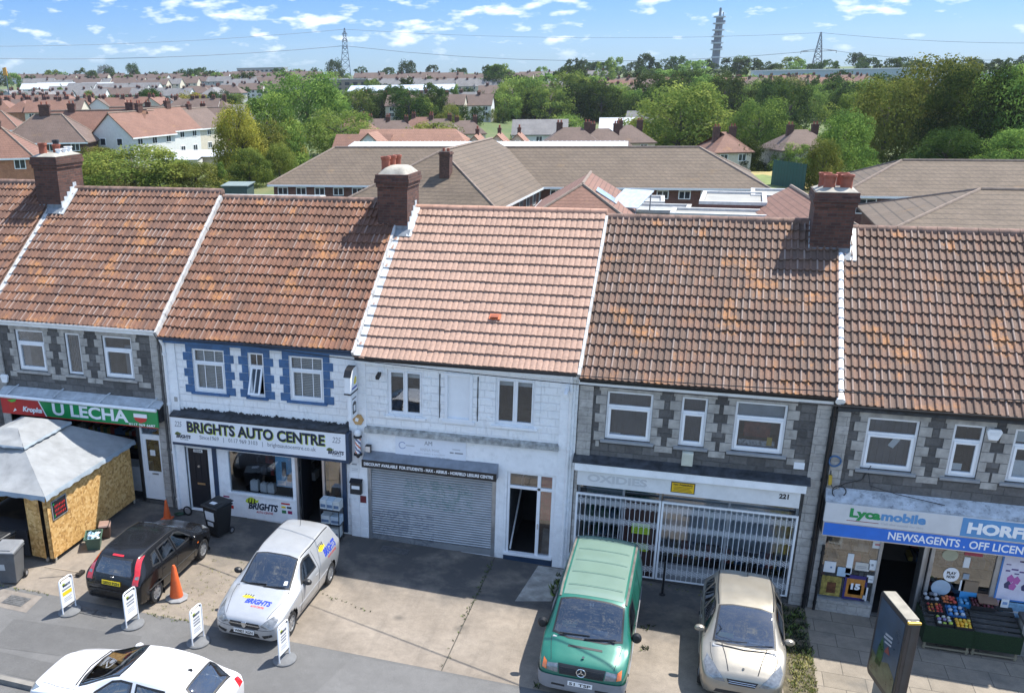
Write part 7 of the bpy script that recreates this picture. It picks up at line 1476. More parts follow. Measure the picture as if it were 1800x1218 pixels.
# weeds and plants in the cracks
mb = MB(); mb.poly([(x, y, gz(x)+.003) for x, y in ((11.35,-6.2),(12.0,-6.2),(12.0,-.15),(11.2,-.15),(11.25,-3)) ]); tag(mb.build('soil_strip', plain('dry_soil', (.11,.095,.06), .95, var=.45, vs=5, bump=.6, bs=30)), kind='structure')
M_WEED = plain('weed_green', (.13,.19,.035), .8, var=.4, vs=6); M_WEEDY = plain('weed_straw', (.36,.33,.11), .85, var=.3, vs=6); M_WEEDD = plain('dark_weed', (.035,.05,.022), .85, var=.4)
def weeds(name, pts, mats, lab, seed=0, h=(.05,.14), n=9, sp=.08):
    rnd = random.Random(seed); mb = MB()
    for (x, y) in pts:
        for k in range(n):
            a = rnd.uniform(0, 6.28); r = rnd.uniform(0, sp); px, py = x+r*math.cos(a), y+r*math.sin(a); z = gz(px)+.004; hh = rnd.uniform(*h); b = rnd.uniform(0, 6.28); w = hh*.22; dx, dy = math.cos(b)*w, math.sin(b)*w; lx, ly = rnd.uniform(-.6,.6)*hh, rnd.uniform(-.6,.6)*hh
            mb.add([(px-dx,py-dy,z),(px+dx,py+dy,z),(px+lx+dx*.7,py+ly+dy*.7,z+hh*.7),(px+lx*1.5,py+ly*1.5,z+hh)], [(0,1,2),(0,2,3)], rnd.randrange(len(mats)))
    return tag(mb.build(name, mats), lab, 'weeds', kind='stuff')
rnd = random.Random(11)
def line(a, b, n, j=.04): return [(a[0]+(b[0]-a[0])*k/n+rnd.gauss(0,j), a[1]+(b[1]-a[1])*k/n+rnd.gauss(0,j)) for k in range(n+1)]
weeds('weeds', [(rnd.uniform(11.45,11.98), rnd.uniform(-6.2,-2.2)) for k in range(190)], [M_WEED, M_WEEDY, M_WEEDY], 'straw and green weeds along the strip beside the silver car', 1, (.02,.08), 12, .1)
weeds('weeds', [(rnd.uniform(11.3,11.95), rnd.uniform(-2.4,-.2)) for k in range(90)], [M_WEEDD, M_WEED, M_WEEDD], 'dark weeds in the shade at the foot of the drainpipe', 2, (.03,.11), 12, .12)
weeds('weeds', [(rnd.uniform(-3.5,-1.75), rnd.uniform(-5.75,-2.4)) for k in range(110)], [M_WEED, M_WEEDY], 'small weeds in the crazed concrete between the parked cars', 3, (.01,.035), 8, .06)
weeds('weeds', line((3.95,-.4),(3.93,-3.5),34,.03)+line((3.93,-3.4),(3.9,-5.6),6,.03)+line((.5,-3.6),(1.6,-3.9),8)+line((-.2,-3.2),(.5,-3.7),6), [M_WEEDD, M_WEED], 'weeds in the joint of the concrete in front of the shutter', 4, (.012,.05), 8, .04)
weeds('weeds', [(5.95+rnd.gauss(0,.12), -1.2+rnd.gauss(0,.35)) for k in range(26)]+[(6.1,-5.7),(6.15,-5.6),(8.2,-2.5),(8.3,-2.3),(8.25,-3.4),(8.28,-3.35)], [M_WEEDD, M_WEED], 'dark weeds around the green van', 5, (.03,.12), 10, .09)
weeds('weeds', line((-9,-5.85),(-6.5,-5.82),20)+line((-3.6,-5.8),(-2.2,-5.8),24,.05)+line((6.4,-.2),(11,-.25),30,.05), [M_WEED, M_WEEDY, M_WEEDD], 'thin weeds along the edge between concrete and pavement', 6, (.012,.05), 9, .06)
# the concrete joint itself
mb = MB(); mb.poly([(3.94,-5.79,gz(3.9)+.003),(3.965,-5.79,gz(3.9)+.003),(3.985,-.02,gz(3.9)+.003),(3.955,-.02,gz(3.9)+.003)]); tag(mb.build('forecourt_joint', plain('dark_joint', (.07,.065,.055), .95, var=.3)), kind='structure')
mb = MB(); mb.poly([(5.2,-.1,gz(5.2)+.003),(5.9,-.1,gz(5.9)+.003),(5.85,-1.9,gz(5.85)+.003),(4.95,-2.2,gz(5)+.003)]); tag(mb.build('forecourt_patch', plain('worn_pale_concrete', (.36,.345,.31), .95, var=.3, vs=3)), kind='structure')
# service wires strung along the street
def wire(pts, r, lab, sag=.25):
    P = []
    for i in range(len(pts)-1):
        a, b = Vector(pts[i]), Vector(pts[i+1])
        for k in range(20): t = k/20; p = a.lerp(b, t); p.z -= sag*4*t*(1-t); P.append(p)
    P.append(Vector(pts[-1])); mb = MB(); mb.tube(P, r, 5); o = mb.build('overhead_wire', M_TRIM, None, smooth=True); return tag(o, lab, 'wire', 'wires crossing in front of the roofs')
wire([(-3.2,-.4,5.75),(24,-7,8.3)], .012, 'upper overhead wire crossing in front of the tiled eaves', .45); wire([(-3.2,-.4,5.7),(24,-7.3,7.9)], .012, 'lower overhead wire crossing in front of the tiled eaves', .45)
# ------------------------------------------------------------------ behind the terrace
def bgroof(name, c1, c2, row=.2, col=.33, lich=.3):
    m, nt, N, L, P = newmat(name); b = NB(nt); co = b.coord('Object'); x, y, z = b.sep(co)
    geo = b.node('ShaderNodeNewGeometry').outputs['Normal']
    n = b.noise(co, .5, 6, .65); n2 = b.noise(co, 4, 4, .7)
    c = b.ramp(n, [(.3, c1), (.65, c2)]); c = b.mix(1., c, b.ramp(n2, [(.3, .8), (.7, 1.12)]), 'MULTIPLY')
    fz = b.math('FRACT', b.math('DIVIDE', z, row)); fx = b.math('FRACT', b.math('DIVIDE', b.math('ADD', x, b.math('MULTIPLY', y, .6)), col))
    ln = b.math('MAXIMUM', b.ramp(fz, [(.06, 1), (.2, 0)]), b.math('MULTIPLY', b.ramp(fx, [(.05, 1), (.16, 0)]), .5))
    c = b.mix(b.math('MULTIPLY', ln, .75), c, tuple(q*.3 for q in c1))
    if lich: c = b.mix(b.ramp(b.noise(co, .35, 6, .7), [(.60, 0), (.72, lich)]), c, (.40,.22,.05))
    L.new(c, P.inputs['Base Color']); P.inputs['Roughness'].default_value = .85; return m
R_SCH = bgroof('school_roof_tile', (.098,.072,.049), (.137,.102,.071), .24, .62, .15); R_RED = bgroof('red_brown_roof', (0.164,0.082,0.057), (0.221,0.115,0.080), .2, .3, .35); R_BRN = bgroof('brown_roof', (.115,.078,.062), (.155,.107,.086), .2, .3, .2); R_GRY = bgroof('grey_slate_roof', (0.139,0.135,0.135), (0.213,0.205,0.201), .25, .4, .1); R_ORG = bgroof('orange_roof', (0.230,0.119,0.082), (0.287,0.152,0.102), .2, .3, .3)
R_WHT = plain('pale_metal_roof', (.50,.52,.54), .5, var=.08, vs=1.5); M_REND = plain('white_render', (.64,.64,.615), .8, var=.06); M_RENDC = plain('cream_render', (.58,.52,.42), .85, var=.1); M_RENDG = plain('grey_render', (.36,.36,.36), .85, var=.12); M_WIN = plain('dark_window_pane', (.04,.05,.06), .12, var=.3); M_FLAT = plain('pale_flat_roof', (.29,.285,.262), .9, var=.12, vs=.8, dirt=(.3,.3,.26,.5)); M_FELT = plain('grey_felt_roof', (.30,.31,.31), .9, var=.2)
def hall(name, label, cat, loc, rot, L, W, ev, rg, hip=(0, 0), wall=None, roof=None, over=.35, wins=None, gwin=0, chims=(), simple=False, group=None, fascia=True, bay=None):
    """a pitched-roof building: ridge along local x, front towards local -y"""
    wall = wall or M_BRICK; roof = roof or R_BRN
    a, d = L/2, W/2
    wb = MB(); wb.box(-a, a, -d, d, -1.5, ev)
    for sx, h in ((-a, hip[0]), (a, hip[1])):
        if h == 0: wb.poly([(sx, -d, ev), (sx, d, ev), (sx, 0, rg-.05)])
    rb = MB(); o = over; k = (rg-ev)/d; ze = ev-o*k
    x0 = -a-(o if hip[0] else .25); x1 = a+(o if hip[1] else .25); r0 = -a+hip[0] if hip[0] else x0; r1 = a-hip[1] if hip[1] else x1; t = .16
    E = [(x0,-d-o,ze),(x1,-d-o,ze),(x1,d+o,ze),(x0,d+o,ze)]; A, B = (r0,0,rg), (r1,0,rg)
    for dz, flip in ((0,0),(-t,1)):
        P = [(x,y,z+dz) for x,y,z in E]+[(A[0],0,rg+dz),(B[0],0,rg+dz)]; F = [(0,1,5,4),(2,3,4,5)]
        if hip[0]: F.append((3,0,4))
        if hip[1]: F.append((1,2,5))
        rb.add(P, F)
    P = E+[(x,y,z-t) for x,y,z in E]; rb.add(P, [(0,1,5,4),(2,3,7,6)])
    for q, h in (((3,0,4,7),hip[0]),((1,2,6,5),hip[1])):
        if h: rb.add(P, [q])
    for (sx, h, rx) in ((x0,hip[0],r0),(x1,hip[1],r1)):
        if not h: rb.add([(sx,-d-o,ze),(sx,0,rg),(sx,0,rg-t),(sx,-d-o,ze-t)],[(0,1,2,3)]); rb.add([(sx,d+o,ze),(sx,0,rg),(sx,0,rg-t),(sx,d+o,ze-t)],[(0,1,2,3)])
    wl = []
    if wins:
        for (n, w, h, z) in wins:
            for s in (-1, 1):
                for i in range(n): x = -a+L*(i+.5)/n; wl.append((x, s, w, h, z))
    def wbox(mb, mi_f, mi_p, x, s, w, h, z):
        y = s*d; y0, y1 = (y-.05, y+.02) if s < 0 else (y-.02, y+.05)
        mb.box(x-w/2, x+w/2, y0, y1, z, z+h, mi_f); yy = y0-.004 if s < 0 else y1+.004; f = .09
        for (p, q) in (((x-w/2+f), x-.04), (x+.04, x+w/2-f)): mb.quad((p,yy,z+f),(q,yy,z+f),(q,yy,z+h-f),(p,yy,z+h-f), mi_p)
    def cbox(mb, c, mi, mp):
        x, y, w, dd, zt = c; mb.box(x-w/2, x+w/2, y-dd/2, y+dd/2, ev, zt, mi); mb.box(x-w/2-.06, x+w/2+.06, y-dd/2-.06, y+dd/2+.06, zt-.25, zt-.1, mi)
        for k in (-1, 1): mb.lathe([(.13,zt),(.13,zt+.4),(0,zt+.4)], (x+k*w*.25, y, 0), 6, mp)
    M = Matrix.Translation(loc) @ Matrix.Rotation(rot, 4, 'Z')
    if simple:
        mb = MB(); mb.v, mb.f, mb.m = list(wb.v), list(wb.f), [0]*len(wb.f); mb.add(rb.v, rb.f, 1)
        for w in wl: wbox(mb, 2, 3, *w)
        if gwin:
            for sx in (-a-.03, a+.03):
                for (y, z) in ((-d*.4,1),(d*.4,1),(-d*.4,ev-1.5),(d*.4,ev-1.5)): mb.quad((sx,y-.5,z),(sx,y+.5,z),(sx,y+.5,z+1.1),(sx,y-.5,z+1.1),3)
        for c in chims: cbox(mb, c, 4, 5)
        ob = mb.build(name, [wall, roof, M_UPVC, M_WIN, M_BRICK, M_TERRA]); ob.matrix_world = M; return tag(ob, label, cat, group)
    root = thing(name, label, cat, (0,0,0), group=group); root.matrix_local = M
    wb.build('wall', wall, root); ro = rb.build('roof', roof, root)
    if fascia:
        mb = MB(); mb.box(x0-.02, x1+.02, -d-o-.03, -d-o-.003, ze-t-.02, ze+.01); mb.box(x0-.02, x1+.02, d+o+.003, d+o+.03, ze-t-.02, ze+.01); mb.build('gutter', M_UPVC, root)
        mb = MB(); mb.tube([(r0+(.1 if hip[0] else 0),0,rg+.02),(r1-(.1 if hip[1] else 0),0,rg+.02)], .13, 6)
        for h, r_, xx in ((hip[0],r0,x0),(hip[1],r1,x1)):
            if h:
                for s in (-1, 1): mb.tube([(r_,0,rg),(xx,s*(d+o),ze)], .12, 6)
        mb.build('ridge', plain('concrete_ridge', (.22,.17,.135), .9, var=.2), ro)
    for w in wl[:96]:
        mb = MB(); wbox(mb, 0, 1, *w); mb.build('window', [M_UPVC, M_WIN], root)
    if gwin:
        for sx in (-a-.03, a+.03):
            for (y, z) in ((-d*.4,1),(d*.4,1),(-d*.4,ev-1.5),(d*.4,ev-1.5)): mb = MB(); mb.box(sx-.03,sx+.03,y-.55,y+.55,z,z+1.15,0); mb.box(sx-.04,sx+.04,y-.45,y+.45,z+.1,z+1.05,1); mb.build('window', [M_UPVC, M_WIN], root)
    for c in chims: mb = MB(); cbox(mb, c, 0, 1); mb.build('chimney', [M_BRICK, M_TERRA], root)
    return root
Z0 = -.3
# school blocks
hall('school_building', 'long brick school block with a brown hipped roof and a row of small windows', 'school', (-10.9, 80.0, Z0), R(4.6), 47.6, 15.6, 2.75, 5.65, (4.4, 5.5), M_BRICKS, R_SCH, .5, [(24,1.1,.8,1.5)])
wg = hall('school_building', 'school wing with a hipped roof end and a tall brick chimney', 'school', (-13.9, 67.6, Z0), R(87), 24, 13.6, 2.75, 6.55, (7.2, 0), M_BRICKS, R_SCH, .4, [(9,1.1,1.3,1.1)])
mb = MB(); mb.box(-8.6,-7.7,-1.9,-1.0,2.6,6.75); mb.box(-8.68,-7.62,-1.98,-.92,6.5,6.62)
for k in (-1.65, -1.25): mb.lathe([(.13,6.75),(.12,7.0),(0,7.0)], (-8.15,k,0), 8, 1)
mb.build('chimney', [M_BRICK, M_TERRA], wg)
t = thing('school_hall', 'low school hall with a long pale metal roof behind the brown one', 'school', (-16.2, 90.2, Z0), (0,0,R(4.6))); mb = MB(); mb.box(-15.6,15.6,-2.5,3,-1,4.85); mb.build('wall', M_RENDG, t); mb = MB(); mb.hexa([(-15.9,-3,4.95),(15.9,-3,4.95),(15.9,1.2,5.35),(-15.9,1.2,5.35),(-15.9,-3,5.05),(15.9,-3,5.05),(15.9,1.2,5.5),(-15.9,1.2,5.5)])
for k in range(60): x = -15.8+k*.53; mb.hexa([(x,-3,5.052),(x+.06,-3,5.052),(x+.06,1.2,5.502),(x,1.2,5.502),(x,-3,5.11),(x+.06,-3,5.11),(x+.06,1.2,5.56),(x,1.2,5.56)])
ro = mb.build('roof', R_WHT, t)
hall('school_building', 'brick block with a brown hipped roof at the far right behind the chimney', 'school', (36.5, 76.2, Z0), R(1.2), 34, 12.4, 2.75, 5.0, (5.2, 4), M_BRICKS, R_SCH, .45, [(9,1.6,1.3,1.05)])
hall('school_building', 'nearer brown hipped roof at the right, just over the terrace ridge', 'school', (38, 56.6, Z0), R(0), 35, 14, 2.55, 4.6, (6.4, 4), M_BRICKS, R_SCH, .45)
hall('school_building', 'small hipped roof poking above the ridge right of the four-pot chimney', 'school', (15.6, 52.5, Z0), R(96), 16, 7, 2.3, 4.2, (3.2, 0), M_BRICKS, R_RED, .35)
sp = hall('bungalow', 'small pinkish hipped roof carrying a solar water panel', 'bungalow', (-.7, 56.2, Z0), R(93), 13, 7.4, 2.7, 4.85, (3.6, 0), M_BRICKS, R_RED, .35)
def roofpanel(parent, P, mat, name):
    mb = MB(); n = Vector(P[1])-Vector(P[0]); m_ = Vector(P[3])-Vector(P[0]); q = n.cross(m_).normalized()*.06; mb.hexa([Vector(p) for p in P]+[Vector(p)+q for p in P]); return mb.build(name, mat, parent)
M_SOL = plain('solar_glass', (.50,.56,.61), .12, var=.15, coat=1.)
roofpanel(sp, [(-2.6,-2.6,3.36),(-.2,-2.6,3.36),(-.2,-1.0,4.33),(-2.6,-1.0,4.33)], M_SOL, 'solar_panel')
t = thing('solar_panel', 'tilted pale solar panel standing on the flat roof behind the ridge', 'solar panel', (2.9, 56.5, 2.45), (0,0,R(-25))); mb = MB(); mb.hexa([(-1.3,-1.2,.15),(1.3,-1.2,.15),(1.3,1.2,1.25),(-1.3,1.2,1.25),(-1.3,-1.2,.22),(1.3,-1.2,.22),(1.3,1.2,1.32),(-1.3,1.2,1.32)]); mb.build('panel', M_SOL, t); mb = MB(); mb.tube([(-1.1,1.1,-.2),(-1.1,1.1,1.2)],.05,5); mb.tube([(1.1,1.1,-.2),(1.1,1.1,1.2)],.05,5); mb.tube([(-1.1,-1.1,-.2),(-1.1,-1.1,.2)],.05,5); mb.tube([(1.1,-1.1,-.2),(1.1,-1.1,.2)],.05,5); mb.build('stand', M_STEEL, t)
def flat(loc, rot, L, W, h, lab, wins=(), wall=None, roofm=None, par=.25):
    t = thing('flat_roof_building', lab, 'flat roofed building', loc, (0,0,rot)); a, d = L/2, W/2; mb = MB(); mb.box(-a,a,-d,d,-1,h); mb.build('wall', wall or M_BRICKS, t); mb = MB(); mb.box(-a+.3,a-.3,-d+.3,d-.3,h+.002,h+.05); mb.build('roof', roofm or M_FLAT, t); mb = MB(); frame_rect(mb, -a-.05, a+.05, -d-.05, d+.05, .33, h+.003, h+par); mb.v = [(x, z, y) for x, y, z in mb.v]; mb.build('parapet', plain('weathered_white_edging', (.50,.50,.49), .7, var=.12), t)
    for (x, w, z, hh) in wins: mb = MB(); mb.box(x-w/2,x+w/2,-d-.04,-d+.02,z,z+hh,0); mb.box(x-w/2+.1,x-.05,-d-.046,-d-.041,z+.1,z+hh-.1,1); mb.box(x+.05,x+w/2-.1,-d-.046,-d-.041,z+.1,z+hh-.1,1); mb.build('window', [M_UPVC, M_WIN], t)
    return t
flat((10.6, 61.4, Z0), R(-1.5), 4.9, 7.2, 3.0, 'flat pale roof with white edging standing above the rest'); flat((14.0, 66.2, Z0), R(-1.5), 3.8, 5.0, 2.9, 'small brick flat roofed block with a white framed window', [(0,1.5,1.3,.9)]); flat((10.4, 55.6, Z0), R(-1.5), 8.6, 3.4, 2.55, 'lower flat roof with white kerb close behind the ridge', roofm=M_FLAT); flat((5.0, 60.2, Z0), R(-2), 4.6, 4.2, 2.2, 'grey flat roofed lean-to with glazed doors', [(0,3.2,.4,1.6)], M_CONCR, M_FELT)
flat((.5, 66.5, Z0), R(3), 9, 4.5, 2.1, 'low grey flat roof in front of the school windows', (), M_CONCR, M_FELT); flat((-31.5, 62.0, Z0), R(4), 11, 5, 2.1, 'low grey felt roof beside the left end of the school', (), M_BRICKS, M_FELT, .12); flat((-26.5, 60.2, Z0), R(4), 6.5, 4, 2.2, 'pale grey flat roof in front of the school left end', (), M_RENDG, M_FLAT, .1)
mb = MB(); t = thing('garden_shed', 'dark green shed at the left end of the flat roofs', 'shed', (-37.2, 68.6, Z0), (0,0,R(8))); mb.box(-1.3,1.3,-1.2,1.2,-.5,2.6); mb.build('wall', plain('dark_green_boards', (.05,.085,.075), .7), t); mb = MB(); mb.hexa([(-1.45,-1.35,2.6),(1.45,-1.35,2.6),(1.45,1.35,2.75),(-1.45,1.35,2.75),(-1.45,-1.35,2.68),(1.45,-1.35,2.68),(1.45,1.35,2.83),(-1.45,1.35,2.83)]); mb.build('roof', plain('grey_green_roof', (.16,.2,.19), .7), t)
t = thing('greenhouse', 'small pale pointed greenhouse roof left of the four-pot chimney', 'greenhouse', (15.0, 58.2, Z0), (0,0,R(20))); mb = MB(); mb.lathe([(1.5,1.9),(0.02,3.0)], n=8); mb.build('roof', plain('pale_green_glazing', (.45,.52,.47), .4), t); mb = MB(); mb.lathe([(1.4,-.5),(1.4,1.9)], n=8); mb.build('wall', plain('grey_green_boards', (.2,.26,.23), .6), t)
t = thing('mesh_fence', 'tall dark green sports fence panel at the edge of the lawn', 'fence', (17.0, 97.5, Z0), (0,0,R(118))); mb = MB()
for k in range(12): mb.box(-3.3+k*.6,-3.24+k*.6,-.03,.03,-.3,3.1)
mb.build('post', plain('dark_green_metal', (.01,.06,.05), .5), t); mb = MB(); mb.box(-3.3,3.4,-.012,.012,0,3); mb.build('mesh', plain('green_mesh', (.02,.085,.075), .7), t)
def lawn(px, py, w, d, mat, nm): c, _ = at(px, py); mb = MB(); n = 24; mb.poly([(c.x+w*math.cos(2*math.pi*k/n)*(1+.15*math.sin(3*k)), c.y+d*math.sin(2*math.pi*k/n)*(1+.1*math.cos(2*k)), terrain(c.x, c.y)+.25+.0*k) for k in range(n)]); tag(mb.build(nm, mat), kind='structure')
lawn(1420, 322, 9, 14, plain('dry_lawn_grass', (.33,.26,.09), .95, var=.3, vs=.6), 'lawn'); lawn(1345, 325, 4, 9, plain('green_lawn_grass', (.15,.19,.05), .95, var=.3, vs=.6), 'lawn')
lawn(1560, 124, 90, 60, plain('pale_field_grass', (.30,.27,.11), .95, var=.25, vs=.05), 'field')
t = thing('parked_car', 'tiny white car parked under the bare tree beyond the school', 'car', (at(1352, 303)[0]), (0,0,R(15))); mb = MB(); mb.box(-2.1,2.1,-.85,.85,.3,.85); mb.hexa([(-1.5,-.8,.85),(1.6,-.8,.85),(1.6,.8,.85),(-1.5,.8,.85),(-.8,-.65,1.4),(1.1,-.65,1.4),(1.1,.65,1.4),(-.8,.65,1.4)]); mb.build('body', plain('far_white_paint', (.75,.76,.78), .3, var=0), t, bevel=.1); mb = MB()
for x in (-1.3,1.3):
    for y in (-.8,.8): mb.lathe([(0,-.1),(.3,-.1),(.3,.1),(0,.1)], (x,y,.3), 12, axis='y')
mb.build('wheel', M_TYRE, t)
# ------------------------------------------------------------------ trees
def leafmat(name, lo, mid, hi):
    m, nt, N, L, P = newmat(name); b = NB(nt); N.remove(P); co = b.coord('Object')
    oi = b.node('ShaderNodeObjectInfo').outputs['Random']
    at_ = b.node('ShaderNodeAttribute', attribute_name='leaf').outputs['Fac']
    n = b.noise(co, 4.5, 3, .6); f = b.math('ADD', b.math('MULTIPLY', n, .5), b.math('MULTIPLY', at_, .5))
    c = b.ramp(f, [(.22, lo), (.48, mid), (.78, hi)])
    hsv = b.node('ShaderNodeHueSaturation'); L.new(c, hsv.inputs['Color']); L.new(b.math('MULTIPLY_ADD', oi, .035, .49), hsv.inputs['Hue']); L.new(b.math('MULTIPLY_ADD', oi, .5, .75), hsv.inputs['Value']); hsv.inputs['Saturation'].default_value = .95
    d = b.node('ShaderNodeBsdfDiffuse'); tl = b.node('ShaderNodeBsdfTranslucent'); ms = b.node('ShaderNodeMixShader'); ms.inputs[0].default_value = .38
    L.new(hsv.outputs[0], d.inputs[0]); L.new(hsv.outputs[0], tl.inputs[0]); L.new(d.outputs[0], ms.inputs[1]); L.new(tl.outputs[0], ms.inputs[2]); L.new(ms.outputs[0], N['Material Output'].inputs[0]); return m
LM = {'dark': leafmat('dark_foliage', (0.019,0.034,0.009), (0.044,0.072,0.015), (0.098,0.134,0.025)), 'mid': leafmat('mid_foliage', (0.059,0.099,0.022), (0.136,0.205,0.038), (0.300,0.361,0.067)), 'light': leafmat('light_foliage', (0.067,0.095,0.018), (0.152,0.186,0.034), (0.327,0.316,0.063)), 'gold': leafmat('golden_foliage', (0.113,0.111,0.020), (0.246,0.215,0.032), (0.438,0.339,0.062)), 'grey': leafmat('grey_green_foliage', (0.080,0.090,0.032), (0.175,0.175,0.063), (0.361,0.319,0.117))}
M_BARK = plain('bark', (.09,.075,.06), .95, var=.35, bump=.4); M_BARKP = plain('pale_bark', (.28,.27,.23), .95, var=.3)
def crown_mesh(shape, nclump, nleaf, ls, seed, wisp=1.):
    """unit crown: 1 high, about 1 wide, of small leaf faces gathered in clumps"""
    rnd = random.Random(seed); V = []; F = []; A = []; C = []
    for k in range(nclump):
        for _ in range(60):
            a = rnd.uniform(0, 6.2832); t = rnd.random()
            if shape == 'round': z = .08+.84*t; r = .48*math.sqrt(max(0, 1-((z-.5)/.5)**2))
            elif shape == 'wide': z = .06+.80*t; r = .5*max(0, 1-((z-.42)/.52)**2)**.4
            elif shape == 'cone': z = .03+.92*t; r = .46*(1-z)**.8+.02
            elif shape == 'dome': z = .03+.85*t; r = .5*max(0, 1-(z/.95)**2.2)**.6
            else: z = .08+.84*t; r = .42*math.sin(math.pi*min(1, .12+z*.88))**.6
            rr = r*math.sqrt(rnd.uniform(.3, 1.))*rnd.uniform(.88, 1.08); c = Vector((rr*math.cos(a), rr*math.sin(a), z))
            if all((c-q[0]).length > .075 for q in C): break
        C.append((c, rnd.uniform(.085, .19)*(.75 if shape == 'cone' else 1), rnd.random()))
    per = nleaf//nclump
    for c, r, tone in C:
        for k in range(per):
            d = Vector((rnd.gauss(0,1), rnd.gauss(0,1), rnd.gauss(0,.85)+.25)).normalized(); p = c+d*r*rnd.uniform(.7, 1.12)*wisp
            n = (d+Vector((rnd.gauss(0,.36), rnd.gauss(0,.36), rnd.gauss(0,.36)))).normalized(); u = n.cross(Vector((rnd.gauss(0,1), rnd.gauss(0,1), rnd.gauss(0,1)))).normalized(); w = n.cross(u); s = ls*rnd.uniform(.6, 1.3); o = len(V)
            V += [p-u*s, p+w*s*.6, p+u*s, p-w*s*.6]; F.append((o,o+1,o+2,o+3)); A += [min(1, max(0, tone*.72+rnd.random()*.28))]*4
    return V, F, A
TP = {}
def proto(shape, lod):
    if (shape, lod) in TP: return TP[(shape, lod)]
    nc, nl, ls = {'near': (82, 18000, .0150), 'mid': (54, 4600, .025), 'far': (30, 1200, .048)}[lod]; out = []
    for s in range(3):
        V, F, A = crown_mesh(shape, nc, nl, ls, hash((shape, s)) % 1000 if False else len(shape)*37+s*11+len(lod))
        me = bpy.data.meshes.new('crown'); me.from_pydata([tuple(v) for v in V], [], F); at_ = me.attributes.new('leaf', 'FLOAT', 'POINT'); at_.data.foreach_set('value', A); me.materials.append(None); out.append(me)
    TP[(shape, lod)] = out; return out
TRUNK = None
def trunkmesh(pale=False):
    mb = MB(); mb.tube([(0,0,-.05),(.005,0,.2),(.0,.01,.45),(.01,0,.72)], [.035,.026,.018,.006], 8)
    rnd = random.Random(1)
    for k in range(9): a = k*2.4; z = .2+.05*k; mb.tube([(0,0,z),(.14*math.cos(a),.14*math.sin(a),z+.12),(.30*math.cos(a),.30*math.sin(a),z+.2)], [.013,.008,.003], 5)
    o = mb.build('trunk', M_BARKP if pale else M_BARK, smooth=True); me = o.data; bpy.data.objects.remove(o); return me
TRK = trunkmesh(); KC = {}
def tree(px, py, w, h, shape, tone, label, lod='mid', group=None, name='tree', cat='tree', k=0, base=None, kind=None):
    """w and h in photo pixels at the tree's own distance: they become metres here"""
    P, mpp = at(px, py) if base is None else base
    W, H = w*mpp, h*mpp; key = (shape, lod, tone, k % 3)
    if key not in KC: me = proto(shape, lod)[k % 3].copy(); me.materials[0] = LM[tone]; KC[key] = me
    r = thing(name, label, cat, P, group=group); r.rotation_euler = (0, 0, (px*1.7+py*.9) % 6.28)
    for nm, me in (('crown', KC[key]), ('trunk', TRK)):
        if nm == 'trunk' and lod == 'far': continue
        o = bpy.data.objects.new(nm, me); COL.objects.link(o); o.parent = r; o.scale = (W, W, H)
    return r
T_ = tree
T_(235,338,205,78,'wide','light','wide dark green hedge of tall shrubs behind the two left shops','near',k=0,name='hedge',cat='hedge'); T_(180,330,95,70,'dome','light','rounded shrub at the left end of the hedge, beside the odd-pot chimney','near',k=1,name='shrub',cat='shrub'); T_(232,338,88,44,'dome','grey','grey green rounded bush in front of the hedge','near',k=2,name='shrub',cat='shrub'); T_(345,337,118,50,'dome','light','bright green domed bush at the right end of the hedge','near',k=0,name='shrub',cat='shrub'); T_(392,338,30,50,'cone','mid','slim green conifer at the right end of the bright domed bush','mid',k=0); T_(320,318,70,36,'dome','mid','dark bush behind the bright domed bush','mid',k=1,name='shrub',cat='shrub')
T_(422,318,95,128,'dome','gold','golden green conifer at the left of the tree group behind the left shops','near',k=0); T_(475,306,125,134,'dome','mid','broad dark conifer tip standing tallest in the tree group','near',k=1); T_(508,300,64,92,'dome','gold','golden edged conifer right of the tallest dark one','near',k=2); T_(458,314,108,92,'round','light','pale green weeping tree in front of the tall dark conifer','near',k=0); T_(440,328,80,66,'dome','mid','dark evergreen bush at the foot of the conifer group','near',k=1,name='shrub',cat='shrub'); T_(492,318,62,64,'dome','light','light green bush at the right foot of the conifer group','near',k=2,name='shrub',cat='shrub')
T_(542,246,136,108,'round','mid','large round green tree left of centre above the school roof','near',k=1); T_(602,282,132,84,'wide','light','loose light green tree just behind the school roof left end','near',k=2); T_(756,262,100,46,'wide','light','low light green trees behind the pale metal roof','mid',k=0)
T_(1190,282,165,122,'round','light','large pale leaved lime tree behind the right end of the school roof','near',k=0); T_(1116,275,50,66,'dome','gold','yellow green bush left of the pale lime tree','mid',k=1,name='shrub',cat='shrub'); T_(1325,288,104,106,'round','mid','fresh green round tree right of the pale lime tree','near',k=1); T_(1440,338,72,86,'tall','light','small light green tree on the lawn behind the four-pot chimney','near',k=2); T_(1382,240,84,82,'round','dark','dark round tree behind the bare tree','mid',k=0); T_(1405,300,64,72,'dome','mid','green bush between the bare tree and the lawn tree','mid',k=1,name='shrub',cat='shrub')
BR = [(1475,322,110,120,'dome','mid','dark tree at the left foot of the great tree mass'),(1545,308,135,158,'round','light','pale topped tree at the left front of the great tree mass'),(1500,280,120,112,'round','mid','mid green tree behind the left edge of the great tree mass'),(1625,296,150,176,'round','light','light green tree rising highest at the left of the great mass'),(1692,306,160,172,'round','dark','darkest tall tree in the middle of the great tree mass'),(1760,302,150,176,'round','mid','tall dark green tree near the right edge of the picture'),(1812,296,130,170,'round','mid','tree cut off by the right edge of the picture'),(1580,250,130,108,'wide','light','light tree behind the highest of the great mass'),(1740,250,140,100,'round','mid','mid green tree behind the darkest tall one'),(1655,322,120,92,'dome','dark','low dark shrub tree at the foot of the great mass'),(1775,325,130,96,'dome','mid','low green shrub tree at the right foot of the great mass')]
